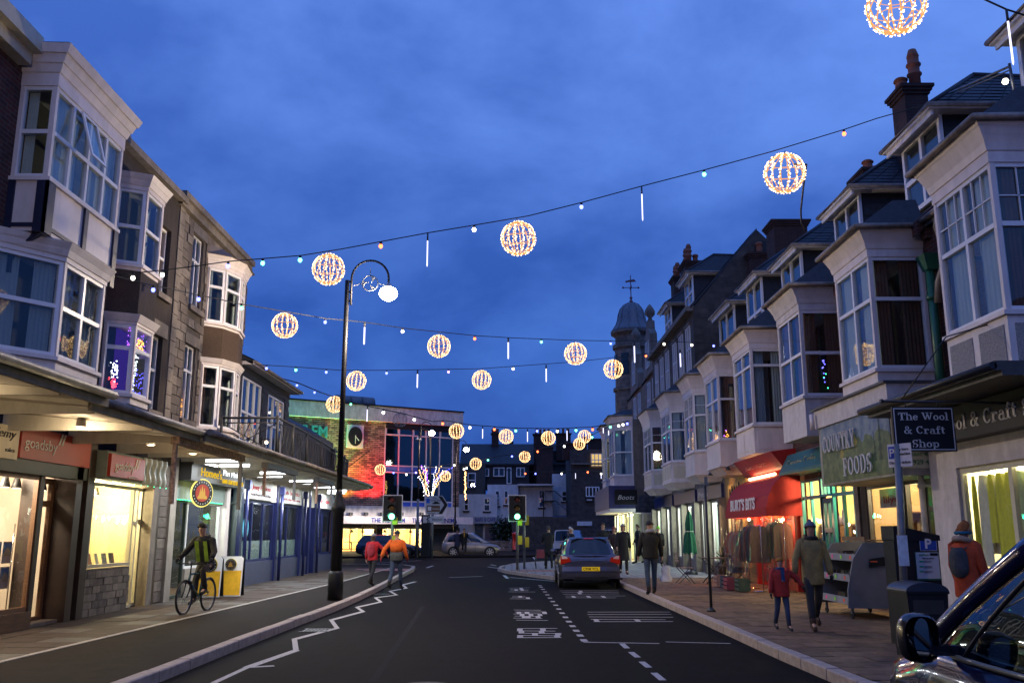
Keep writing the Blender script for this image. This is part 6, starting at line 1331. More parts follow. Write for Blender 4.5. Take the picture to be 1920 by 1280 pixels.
def street_lamp(X, Y, z0, H, label, aR_=.42, power=700, side=1, lit=True, group=None, emb=True, col=(1, .80, .58), es=60):
    t = thing('street_lamp', label, 'street lamp', (X, Y, z0), group)
    MB().lathe(X, Y, [(.17, z0), (.17, z0+.55), (.15, z0+.6), (.125, z0+.62)], 16).build('base', blackp, t)
    MB().lathe(X, Y, [(.125, z0+.6), (.125, z0+1.9), (.16, z0+1.94), (.16, z0+2.04), (.12, z0+2.1), (.08, z0+2.3), (.068, z0+2.4)], 16).build('shaft', blackp, t)
    MB().tube([(X, Y, z0+2.3), (X, Y, H-.55)], [.068, .052], 12).build('pole', blackp, t)
    xr = X+side*.10; m = MB()
    arc = [(xr, Y, H-1.15), (xr, Y, H-.5)]+[(xr+side*(aR_-aR_*math.cos(a)), Y, H-.5+aR_*math.sin(a)) for a in [math.pi*k/14 for k in range(1, 15)]]+[(xr+side*2*aR_, Y, H-.72)]
    m.tube(arc, .026, 8); 
    for z in (H-.58, H-.83, H-1.05): m.box(min(X, xr), max(X, xr), Y-.015, Y+.015, z-.02, z+.02)
    m.build('arm', blackp, t); lx = xr+side*2*aR_; lz = H-.72
    hd = MB().lathe(lx, Y, [(.03, lz+.12), (.07, lz+.06), (.15, lz-.04), (.22, lz-.13), (.225, lz-.15)], 16).build('lantern', M('lantern_grey', (.35, .35, .37), .4, .1, 4, 0, metal=.3), t)
    MB().ball(lx, Y, lz-.15, .21, 14, sz=.85).build('lens', E('lamp_lens', (1, .93, .78), es) if lit else glass, hd)
    if emb: emblem(xr+side*aR_, Y, H-.62, aR_*.42, t)
    if lit: lamp('POINT', (lx, Y, lz-.42), power, col, .16, parent=t)
    return t
LX, LY = at_z(628, 1124, .12); HT = at_y(685, 484, LY)[1]
street_lamp(LX, LY, .12, HT, 'tall black lamp column with hooped arm, fish emblem and glaring lantern on the left kerb', aR_=.44, power=1150, es=80)
Xf, Yf = -5.2, 57.0
for x, y, yl, lb, sd_ in ((808, 787, 805, 'distant twin hooped lamp behind the direction sign, pink glowing lantern', 1), (873, 822, 838, 'distant hooped street lamp beside the end of the theatre, lit', 1)):
    Yf = 60 if x < 850 else 72; X, z = at_y(x, y, Yf); street_lamp(X-.75, Yf, .12, z, lb, aR_=.36, power=260, emb=False, col=(1, .62, .42), es=14)
X, z = at_y(783, 800, 61); street_lamp(X+.9, 61, .12, z, 'distant unlit hooped lamp left of the twin lamp', aR_=.36, side=-1, lit=False, emb=False)
# unseen street lamp added beside the photographer for warm light on the facades
for X, Y, s, pw in ((-4.1, 2.6, 1, 330),):
    if pw: street_lamp(X, Y, .12, 7.9, 'unseen street lamp further back along the left pavement beside the photographer', power=pw, side=s, col=(1, .74, .55))

# traffic signals
def signal(X, Y, zb, zh, label, box=True, z0=.12, s=1.0):
    t = thing('traffic_light', label, 'traffic light', (X, Y, z0)); MB().tube([(X, Y, z0), (X, Y, zh)], .057, 10).build('pole', galv, t)
    f = Fr((X, Y-.1, 0), (1, 0, 0), (0, -1, 0)); m = MB(f); m.box(-.36*s, .36*s, 0, .015, zb, zh); m.build('backing_board', blackp, t); m = MB(f); q = .03
    for a in ((-.39*s, -.36*s, zb, zh), (.36*s, .39*s, zb, zh), (-.39*s, .39*s, zh, zh+q), (-.39*s, .39*s, zb-q, zb)): m.box(a[0], a[1], 0, .02, a[2], a[3])
    m.build('white_border', white, t); h = (zh-zb)/3
    MB(f).box(-.16, .16, .015, .2, zb+.05, zh-.05).build('signal_head', blackp, t)
    for k, c_ in enumerate((E('signal_green', (.22, 1, .55), 6), cmat((.12, .06, .01)), cmat((.10, .01, .01)))):
        z = zb+h*(k+.5); MB(f).ball(0, .2, z, .11, 12, sy=.35).build('signal_lens', c_, t); m = MB(f); m.grid(lambda u, v: (.13*math.cos(u*math.pi), .2+.22*v, z+.13*math.sin(u*math.pi)), 10, 1); m.build('visor', blackp, t)
    lamp('POINT', f.p(0, .42, zb+h*.5), 9, (.02, 1, .45), .1, parent=t)
    if box: MB(f).box(.02, .2, -.05, .1, z0+1.0, z0+1.35).build('push_button_box', cmat((.55, .45, .02)), t); MB(f).box(.02, .2, -.05, .1, z0+1.75, z0+2.0).build('push_button_box', cmat((.55, .45, .02)), t)
    return t
for x, yb, lb in ((733.5, 1076, 'green traffic light at the left end of the crossing behind the couple'), (970, 1068, 'green traffic light on the paved build-out')):
    X, Y = at_z(x, yb, .12); zt_s = at_y(x, 929, Y)[1]; zb_s = at_y(x, 976, Y)[1]; signal(X, Y, zb_s, zt_s, lb, s=.93)
X, Y = at_z(983, 1066, .12); t = thing('signal_post', 'short grey crossing post with yellow push button boxes beside the right traffic light', 'post', (X, Y, .12)); MB().tube([(X, Y, .12), (X, Y, 2.9)], .05, 8).build('pole', galv, t); MB().box(X+.04, X+.2, Y-.1, Y+.1, 1.9, 2.3).build('push_button_box', cmat((.55, .45, .02)), t); MB().box(X+.04, X+.2, Y-.1, Y+.1, 1.0, 1.4).build('push_button_box', cmat((.55, .45, .02)), t)
# direction sign
Yd = 57; t = thing('direction_sign', 'large white direction sign with black chevron arrow and brown panel on two posts', 'sign', (at_y(803, 1042, Yd)[0], Yd, .12)); DF = Fr((0, Yd, 0), (1, 0, 0), (0, -1, 0))
q = lambda x, y: at_y(x, y, Yd)
p = [q(798, 964), q(830, 964), q(841, 946), q(830, 929), q(798, 929)]; m = MB(DF); m.ext([(a, 0, c) for a, c in p], (0, .03, 0)); m.build('sign_board', M('sign_white', (.45, .45, .47), .5, .05, 3, 0), t)
m = MB(DF); a = [q(822, 963), q(829, 963), q(839.5, 946), q(829, 930), q(822, 930), q(833, 946)]; m.ext([(u, .032, v) for u, v in a], (0, .01, 0)); m.build('chevron', blackp, t)
c0 = q(800, 959); c1_s = q(825, 947); MB(DF).box(c0[0], c1_s[0], .032, .04, c0[1], c1_s[1]).build('brown_panel', cmat((.14, .07, .03)), t); c0 = q(799.5, 943); c1_s = q(806, 934); MB(DF).box(c0[0], c1_s[0], .032, .04, c0[1], c1_s[1]).build('parking_symbol', cmat((.02, .1, .45)), t)
c0 = q(808, 939); text('Long Stay', DF, c0[0], .034, c0[1], .15, blackp, t, width=.62); c0 = q(812, 931.5+3); text('Pier', DF, c0[0], .034, c0[1], .12, blackp, t, width=.25); c0 = q(801, 962.5); text('Swanage', DF, c0[0], .034, c0[1], .09, blackp, t, width=.5)
c0 = q(811, 955); text('Durlston', DF, c0[0], .042, c0[1], .12, white, t, width=.42); c0 = q(802, 957); MB(DF).box(c0[0], c0[0]+.22, .042, .046, c0[1], c0[1]+.25).build('castle_symbol', white, t)
c0 = q(811, 944.5); m = MB(DF); m.box(c0[0], c0[0]+.45, .034, .04, c0[1], c0[1]+.08); m.box(c0[0]+.1, c0[0]+.35, .034, .04, c0[1]+.08, c0[1]+.15); m.build('car_symbol', blackp, t)
a, b = q(803, 979), q(832, 967); a2 = q(799, 973); MB(DF).ext([(a[0], 0, a[1]), (b[0], 0, a[1]), (b[0], 0, b[1]), (a[0], 0, b[1]), (a2[0], 0, (a[1]+b[1])/2)], (0, .03, 0)).build('sign_board', M('sign_white'), t); text('Beaches', DF, a[0]+.25, .032, a[1]+.13, .13, blackp, t, width=.6)
m = MB(DF); zc = (a[1]+b[1])/2; m.ext([(a[0]+.06, .032, b[1]-.03), (a[0]-.12, .032, zc), (a[0]+.06, .032, a[1]+.03), (a[0]+.13, .032, a[1]+.03), (a[0]-.03, .032, zc), (a[0]+.13, .032, b[1]-.03)], (0, .008, 0)); m.build('chevron', blackp, t)
for x in (803.5, 828): X = q(x, 1)[0]; MB(DF).tube([(X, -.06, .12), (X, -.06, q(x, 935)[1])], .08, 8).build('post', galv, t)
kx = q(814, 1)[0]; ks = thing('information_kiosk', 'dark narrow kiosk standing between the posts of the direction sign', 'kiosk', (kx, 58, .12)); MB().box(kx-.25, kx+.25, 58, 58.7, .12, 2.7).build('kiosk_body', blackp, ks); MB().box(kx-.15, kx+.1, 57.97, 58, 2.2, 2.6).build('notice', white, ks)
# light fountain on the distant lamp column
fx = at_y(808, 900, 60)[0]; ft = thing('light_fountain', 'sheaf of white and amber light strings flaring up from the distant lamp column', 'Christmas lights', (fx, 60, at_y(808, 930, 60)[1]))
for k, (xb, xt, yt, c_, cv) in enumerate(((799, 784, 880, 'warm', -1), (801, 791, 874, 'warm', -1), (803, 798, 872, 'white', -1), (797, 786, 892, 'white', -2), (811, 818, 873, 'white', 1), (813, 826, 872, 'warm', 1), (813, 838, 884, 'warm', 3), (812, 832, 880, 'white', 2), (816, 850, 874, 'blue', 3), (802, 789, 872, 'purple', -1))):
    pts = []
    for i in range(34):
        t = i/33; x = xb+(xt-xb)*t**1.7; y = (928 if k < 8 else 905)+(yt-(928 if k < 8 else 905))*t; X, z = at_y(x, y, 60+cv*.15); pts.append((X+random.gauss(0, .05), 60+cv*.3*t, z))
    led_cloud('light_string', pts[::2], LED[c_], ft, r=.03)
fp = [(*at_y(952-.5*0-78.5, y, 72),) for y in range(886, 938, 1)]; led_cloud('light_string', [(at_y(872.5, y, 71.8)[0]+random.gauss(0, .03), 71.8, at_y(872.5, y, 71.8)[1]) for y in [884+i*.8 for i in range(66)]], LED['warm'], None, r=.035, label='column of warm lights wrapped round the distant lamp post', cat='Christmas lights')
# post box
X, Y = at_y(967, 1030, 77)[0], 77; pb = thing('post_box', 'round red pillar post box by the low stone wall', 'post box', (X, Y, .12)); rp_ = M('post_red', (.5, .02, .015), .3, .1, 3, 0, coat=.5)
MB().lathe(X, Y, [(.3, .12), (.3, .3), (.27, .32), (.27, 1.45), (.31, 1.48), (.31, 1.56), (.2, 1.64), (.02, 1.68)], 16).build('pillar', rp_, pb); MB().lathe(X, Y, [(.305, .12), (.305, .28)], 16).build('plinth', blackp, pb); MB().box(X-.1, X+.1, Y-.29, Y-.26, 1.28, 1.34).build('slot', blackp, pb)
# parking sign post, thin post, pay machine, bin
X, Y = at_z(1700, 1218, .12); PX, PY = X, Y; zt = at_y(1684, 832, Y)[1]; xt = at_y(1683, 832, Y)[0]
t = thing('sign_post', 'grey steel post with small white parking sign and taped notice before the country foods shop', 'sign post', (X, Y, .12)); MB().tube([(X, Y, .12), (xt, Y, zt)], .048, 12).build('pole', galv, t)
f = Fr((xt+.02, Y-.06, 0), (.55, -.83, 0), (-.83, -.55, 0)); MB(f).box(-.20, .14, 0, .01, zt-.30, zt-.0).build('sign_board', white, t); MB(f).box(-.185, -.09, .0105, .014, zt-.19, zt-.03).build('parking_symbol', cmat((.01, .06, .35)), t); text('P', f, -.165, .015, zt-.165, .11, white, t)
for i, (s_, w_) in enumerate((('Pay here', .18), ('at machine', .20))): text(s_, f, -.075, .0105, zt-.09-.06*i, .035, blackp, t, width=w_)
text('Display ticket', f, -.18, .0105, zt-.26, .035, blackp, t, width=.3)
nx = at_y(1690, 1025, Y)[0]; MB().box(nx-.07, nx+.06, Y-.062, Y-.055, at_y(1690, 1060, Y)[1], at_y(1690, 1003, Y)[1]).build('notice', M('paper', (.55, .58, .62), .6, .2, 14, 0), t)
X, Y = at_z(1334, 1146, .12); zt = at_y(1330, 905, Y)[1]; t = thing('thin_post', 'slim dark pole standing alone near the right kerb with a small loudspeaker-shaped lamp', 'post', (X, Y, .12)); MB().tube([(X, Y, .12), (X-.02, Y, zt)], .028, 8).build('pole', iron, t); MB().lathe(X, Y, [(.09, .12), (.08, .16), (.03, .2)], 10).build('base', iron, t)
MB().box(X-.04, X+.03, Y-.04, Y+.03, zt-.05, zt+.12).build('cap', galv, t)
# pay machine
Ym = 12.4; X0 = at_y(1683, 1100, Ym)[0]; X1 = at_y(1767, 1100, Ym)[0]; zT = at_y(1700, 985, Ym)[1]; zTr = at_y(1765, 1003, Ym)[1]
t = thing('pay_machine', 'black parking pay machine with blue P sign and printed instructions', 'pay machine', ((X0+X1)/2, Ym, .12)); MB().box(X0, X1, Ym, Ym+.35, .12, zTr-.06).build('cabinet', blackp, t); MB().ext([(X0, Ym-.02, zTr-.07), (X1+.02, Ym-.02, zTr-.07), (X1+.02, Ym-.02, zTr), (X0+.05, Ym-.02, zT), (X0, Ym-.02, zT)], (0, .42, 0)).build('hood', blackp, t)
f = Fr((0, Ym-.004, 0), (1, 0, 0), (0, -1, 0)); q2 = lambda x, y: at_y(x, y, Ym)
def pan(x0, x1, y0, y1, b, mat, nm): a, c = q2(x0, y1); a1, c1 = q2(x1, y0); return MB(f).box(a, a1, b, b+.004, c, c1).build(nm, mat, t)
pan(1725, 1754, 1003, 1032, .002, white, 'sign_border'); pan(1726, 1753, 1004, 1031, .007, cmat((.01, .05, .32)), 'parking_sign'); a, c = q2(1734, 1027); text('P', f, a, .013, c, .125, white, t, bold=.03)
pan(1719, 1759, 1034, 1087, .002, cmat((.02, .12, .08)), 'notice_border'); pan(1720, 1758, 1035, 1084, .007, M('notice_paper', (.5, .5, .54), .6, .04, 3, 0), 'instruction_notice')
a, c = q2(1722, 1041); text('JustPark', f, a, .012, c, .025, cmat((.02, .25, .12)), t, width=.13); pan(1743, 1757, 1036, 1041, .012, blackp, 'zone_label'); a, c = q2(1729, 1047); text('Pay by phone', f, a, .012, c, .018, blackp, t, width=.15)
for yy in (1050, 1060, 1069):
    pan(1723, 1730, yy, yy+3, .012, cmat((.02, .3, .15)), 'step_symbol'); m = MB(f)
    for k in range(3): a, c = q2(1731, yy+1+k*1.6); m.box(a, a+random.uniform(.09, .15), .012, .014, c, c+.004)
    m.build('printed_lines', blackp, t, kind='stuff')
# bin
Yb_ = 11.0; X0 = at_y(1702, 1150, Yb_)[0]; X1 = at_y(1780, 1150, Yb_)[0]; zT = at_y(1720, 1091, Yb_)[1]; xm = (X0+X1)/2; hw = (X1-X0)/2
t = thing('litter_bin', 'black rounded-top litter bin in front of the pay machine', 'bin', (xm, Yb_, .12)); MB().prism([(X0+.04, Yb_), (X1-.04, Yb_), (X1-.04, Yb_+.5), (X0+.04, Yb_+.5)], .12, zT-.1, taper=[(X0, Yb_-.02), (X1, Yb_-.02), (X1, Yb_+.52), (X0, Yb_+.52)]).build('bin_body', blackp, t)
MB().ext([(xm+hw*1.04*math.cos(math.pi*k/12), Yb_-.03, zT-.1+.10*math.sin(math.pi*k/12)) for k in range(13)], (0, .56, 0)).build('lid', M('bin_lid', (.03, .035, .05), .3, .1, 4, 0), t); MB().box(X0-.01, X1+.01, Yb_-.035, Yb_+.53, zT-.13, zT-.1).build('rim', blackp, t); MB().box(xm-.18, xm+.18, Yb_-.025, Yb_-.015, zT-.36, zT-.2).build('opening', darkroom, t)

# =================================================================== festoons, spheres and drops
BULB = None
def festoon(label, pts, Ys, bulbs, cols, sag=1):
    """pts: picture points of the cable with distances; bulbs: picture x of each lamp"""
    t = thing('festoon_string', label, 'string lights', (*at_y(*pts[0], Ys[0]),)[:1]+(Ys[0], at_y(*pts[0], Ys[0])[1]), 'festoon strings across the street')
    W = []
    for (x, y), Y in zip(pts, Ys): X, z = at_y(x, y, Y); W.append(Vector((X, Y, z)))
    P = []
    for i in range(len(W)-1):
        for k in range(6): P.append(W[i].lerp(W[i+1], k/6)-Vector((0, 0, .0)))
    P.append(W[-1]); MB().tube([tuple(p) for p in P], .011 if max(Ys) < 35 else .02, 5).build('cable', wireM, t)
    def at_px(x):
        for i in range(len(pts)-1):
            if pts[i][0] <= x <= pts[i+1][0]:
                s = (x-pts[i][0])/(pts[i+1][0]-pts[i][0]); Yv = Ys[i]*Ys[i+1]/(Ys[i+1]+(Ys[i]-Ys[i+1])*s); k = (Yv-Ys[i])/(Ys[i+1]-Ys[i]) if abs(Ys[i+1]-Ys[i]) > 1e-6 else s; return W[i].lerp(W[i+1], k)
        return W[-1]
    for x, c in zip(bulbs, cols):
        p = at_px(x); s = .9 if p.y < 35 else 1.35; MB().lathe(p.x, p.y, [(.028*s, p.z), (.03*s, p.z-.06*s), (.022*s, p.z-.065*s)], 8).build('bulb_holder', wireM, t); MB().ball(p.x, p.y, p.z-.1*s, .045*s, 8, sz=1.15).build('bulb', E('bulb_'+c, {'w': (1, .93, .8), 'b': (.13, .16, 1), 'g': (.15, 1, .55), 'r': (1, .13, .04), 'p': (.4, .2, 1)}[c], {'w': 9, 'b': 7, 'g': 6, 'r': 7, 'p': 7}[c], False), t)
    return at_px
f1 = festoon('nearest festoon string rising to the right across the whole sky', [(205, 517), (320, 505), (430, 490), (565, 479), (640, 467), (800, 437), (885, 423), (990, 405), (1090, 380), (1200, 350), (1320, 319), (1445, 285), (1580, 244), (1645, 222), (1760, 190)], [15.9]+[16.3]*2+[16.6]*4+[16.9]*7+[16.0], [210, 250, 305, 428, 493, 563, 714, 889, 1090, 1320, 1582], 'rwwbggrwbgr')
f2_ = festoon('second festoon string dipping from the left oriel to the right terrace', [(205, 515), (288, 535), (373, 553), (453, 570), (610, 597), (685, 604), (755, 615), (890, 629), (955, 633), (1080, 638), (1150, 639), (1245, 640), (1300, 642), (1345, 644)], [15.9, 16.8, 18, 19, 21, 22, 23, 25, 26, 27.5, 28.5, 30, 31, 31.6], [288, 373, 453, 610, 755, 890, 1015, 1145, 1245, 1297, 1338], 'bbgbwrgbwwb')
f3 = festoon('third festoon string low across the middle of the sky', [(458, 682), (560, 688), (640, 694), (725, 694), (900, 691), (1080, 678), (1150, 670), (1235, 660)], [24.8, 26, 27, 28, 30, 31.5, 32.5, 34], [500, 555, 612, 725, 841, 962, 1211], 'bgbbpwr')
f4 = festoon('fourth festoon string starting at the low building and falling behind the lamp post', [(490, 699), (560, 718), (600, 735), (640, 749), (690, 761), (760, 776), (810, 790), (835, 788), (880, 796), (960, 802), (1045, 803), (1110, 800), (1160, 793), (1180, 788)], [29, 30.5, 32.5, 34, 36, 38, 41, 42, 43, 44, 44.5, 45, 46, 46.6], [519, 557, 590, 658, 719, 777, 830, 881, 927, 967, 1007, 1045, 1080, 1111, 1144, 1160, 1168, 1176], 'bbbgwwrwrgbwgrgwwb')
f5 = festoon('far loose festoon string sweeping up to the right below the others', [(868, 876), (895, 866), (915, 858), (960, 851), (1008, 842), (1058, 832), (1110, 815), (1150, 795)], [60, 58, 57, 56, 54, 52, 50, 48], [870, 875, 915, 960, 1008, 1058, 1110], 'wwgbrwg')
f6 = festoon('farthest festoon string low in front of the rear houses', [(900, 876), (985, 884), (1053, 884), (1102, 881), (1128, 884), (1160, 875)], [66, 66, 64, 62, 60, 58], [985, 1004, 1053, 1102, 1127], 'rbwrw')
f7 = festoon('short festoon string over the theatre windows', [(700, 876), (738, 882), (762, 885), (800, 878), (852, 868)], [58, 60, 60, 60, 61], [738, 762, 780, 800, 852], 'bwprw')
# wire-frame globes
def globe_parts():
    m = MB(); n = 14
    for k in range(n):
        a = 2*math.pi*k/n; m.tube([(math.sin(p)*math.cos(a), math.sin(p)*math.sin(a), math.cos(p)) for p in [math.pi*j/14 for j in range(15)]], .027, 4, cap=False)
    for z in (-.55, 0, .55): r = math.sqrt(1-z*z); m.tube([(r*math.cos(6.283*k/28), r*math.sin(6.283*k/28), z) for k in range(28)], .016, 4, closed=True)
    me = bpy.data.meshes.new('frame'); me.from_pydata([tuple(v) for v in m.v], [], m.f); l = MB(); rnd = random.Random(5)
    for k in range(420):
        a = 2*math.pi*rnd.randrange(n)/n; p = math.acos(1-2*rnd.random()); d = Vector((math.sin(p)*math.cos(a), math.sin(p)*math.sin(a), math.cos(p))); q = d.cross(Vector((rnd.uniform(-1, 1), rnd.uniform(-1, 1), rnd.uniform(-1, 1)))).normalized(); s0 = d*1.01; s1 = s0+(d*.6+q*.8)*.085; l.tube([tuple(s0), tuple(s1)], [.014, .022], 4)
    m2 = bpy.data.meshes.new('lights'); m2.from_pydata([tuple(v) for v in l.v], [], l.f); return me, m2
gF, gL_ = globe_parts(); glowW = E('globe_wire_glow', (1, .42, .12), 1.1, False); gF.materials.append(glowW); gL_.materials.append(E('globe_led', (1, .68, .34), 5, False)); gD = gF.copy(); gD.materials.clear(); gD.materials.append(M('dull_wire', (.25, .25, .25), .5, .1, 5, 0))  # lit frames: the wire itself emits, imitating the glow of its lights
gN = 0
def globe(x, y, r, Y, label, lit=True, cabz=None, lampw=0):
    global gN
    X, z = at_y(x, y, Y); rr = r*Y/1700*.99; t = thing('light_globe', label, 'light globe', (X, Y, z), 'wire globes hung across the street'); t.rotation_euler = (random.uniform(-.1, .1), random.uniform(-.1, .1), random.uniform(0, 3))
    for nm, me in (('frame', gF if lit else gD), ('lights', gL_)):
        if nm == 'lights' and not lit: continue
        o = bpy.data.objects.new(nm, me); COL.objects.link(o); o.parent = t; o.scale = (rr,)*3
        if nm == 'lights': o['kind'] = 'stuff'
    o = MB().tube([(0, 0, rr), (0, 0, rr+(cabz or .08))], .008, 4).build('hook', wireM, None); o.location = (0, 0, rr); o.parent = t
    if lampw: lamp('POINT', (X, Y, z), lampw, (1, .55, .2), rr, parent=None).parent = None
    return t
for a in ((1680, 12, 58, 9.5, 'largest light globe cut by the top edge of the picture'), (1471, 325, 39, 16.9, 'big light globe at upper right above the dormers'), (972, 447, 33, 16.9, 'light globe in the middle of the nearest string'), (616, 505, 30, 16.6, 'light globe touching the tall lamp column'), (534, 610, 23.5, 20, 'light globe left of the lamp column on the second string'), (823, 649, 21, 24, 'light globe in the middle of the second string'), (1079, 663, 20.5, 27.5, 'light globe at the right of the second string'), (668, 714, 18, 27.5, 'light globe just right of the lamp column on the third string'), (903, 712, 17.5, 30, 'light globe in the middle of the third string'), (1150, 692, 17.5, 32.5, 'light globe in front of the turret'), (627, 758, 15, 33.5, 'light globe half hidden by the lamp column over the theatre'), (856, 808, 13.5, 42.5, 'light globe at the right corner of the theatre roof'), (949, 818, 13, 44, 'light globe left of centre over the rear roofs'), (1028, 821, 12.5, 44.4, 'light globe between the rear chimneys'), (1096, 818, 11.5, 45, 'upper globe of the overlapping pair at right'), (1086, 832, 10.5, 47, 'lower globe of the overlapping pair at right'), (892, 869, 10.5, 57, 'small far globe left of the black clad house windows'), (984, 856, 10, 55, 'small far globe in front of the slate roof'), (835, 892, 9.5, 60.5, 'small far globe beside the light fountain'), (713, 880, 9.5, 57, 'small far globe against the red-lit brick')):
    globe(*a)
globe(750, 787, 13.5, 38, 'unlit grey wire globe in front of the theatre parapet', lit=False)
def drop(x, y0, y1, Y, label):
    X, z1 = at_y(x, y0, Y); z0 = at_y(x, y1, Y)[1]; L_ = z1-z0; r = .012 if Y < 20 else .02; t = thing('light_drop', label, 'light tube', (X, Y, z1), 'meteor light tubes hanging from the strings'); MB().tube([(X, Y, z1), (X, Y, z1-L_*.22)], r*1.3, 6).build('cap', iron, t); MB().tube([(X, Y, z1-L_*.22), (X, Y, z0+.03), (X, Y, z0)], [r, r, r*.3], 6).build('tube', E('drop_glow', (.72, .72, 1), 2.2, False), t)
for a in ((802, 438, 500, 16.7, 'light tube on the nearest string left of the middle globe'), (1203, 350, 414, 16.9, 'light tube on the nearest string right of the middle globe'), (1887, 18, 122, 9, 'bright light tube at the top right corner'), (684, 604, 646, 22, 'light tube on the second string right of the lamp column'), (953, 633, 673, 26, 'light tube in the middle of the second string'), (1189, 640, 680, 29.2, 'light tube in front of the turret'), (1275, 655, 688, 31, 'light tube in front of the dark upper windows'), (783, 694, 727, 28.6, 'light tube on the third string, left one'), (1024, 684, 716, 31, 'light tube on the third string, right one'), (689, 761, 790, 36, 'light tube in front of the theatre parapet'), (905, 799, 822, 43.3, 'light tube on the far string, first from left'), (989, 804, 828, 44.2, 'light tube on the far string, second from left'), (1063, 802, 826, 44.8, 'light tube on the far string, third from left'), (1131, 799, 812, 45.4, 'light tube on the far string, fourth from left'), (1141, 804, 816, 46, 'light tube on the far string at its right end'), (1079, 884, 897, 63, 'tiny farthest light tube in front of the white gable end'), (1127, 884, 897, 60, 'tiny farthest light tube in front of the brown block')): drop(*a)
m = MB(); Xc, zc = at_y(1830, -8, 9); m.tube([(Xc, 9, zc), (*[at_y(1887, 18, 9)[0]], 9, at_y(1887, 18, 9)[1]), (at_y(1925, 30, 9)[0], 9, at_y(1925, 30, 9)[1])], .011, 5); m.build('cable', wireM, label='black cable crossing the top right corner of the sky', cat='cable')
# aerials and brackets on the right roofs
t = thing('roof_bracket', 'long thin metal stay with upright above the nearest dormer carrying a white bulb', 'bracket', (7.5, 15.4, 9)); m = MB(); p0 = at_y(1780, 175, 15.6); p1 = at_y(1893, 125, 13); p2 = at_y(1907, 190, 13); m.tube([(p0[0], 15.6, p0[1]), (p1[0], 13, p1[1])], .02, 6); m.tube([(p0[0], 15.6, p0[1]-.06), (p1[0], 13, p1[1]-.06)], .012, 6); m.tube([(p1[0], 13, p1[1]+.05), (p2[0], 13, p2[1]-.3)], .022, 6); m.build('stay', galv, t); p = at_y(1885, 153, 13); MB().ball(p[0], 13, p[1], .05, 8).build('bulb', E('bulb_w'), t); MB().lathe(p[0], 13, [(.03, p[1]+.04), (.03, p[1]+.1)], 6).build('bulb_holder', wireM, t)
t = thing('roof_bracket', 'bent metal bracket sticking up from the second dormer behind the big globe', 'bracket', (7.6, 19, 9)); m = MB(); pts = [at_y(x, y, 17) for x, y in ((1490, 308), (1521, 297), (1524, 330), (1528, 365), (1538, 380), (1556, 388))]; m.tube([(a, 17+i*.3, c) for i, (a, c) in enumerate(pts)], .02, 6); m.build('stay', galv, t)
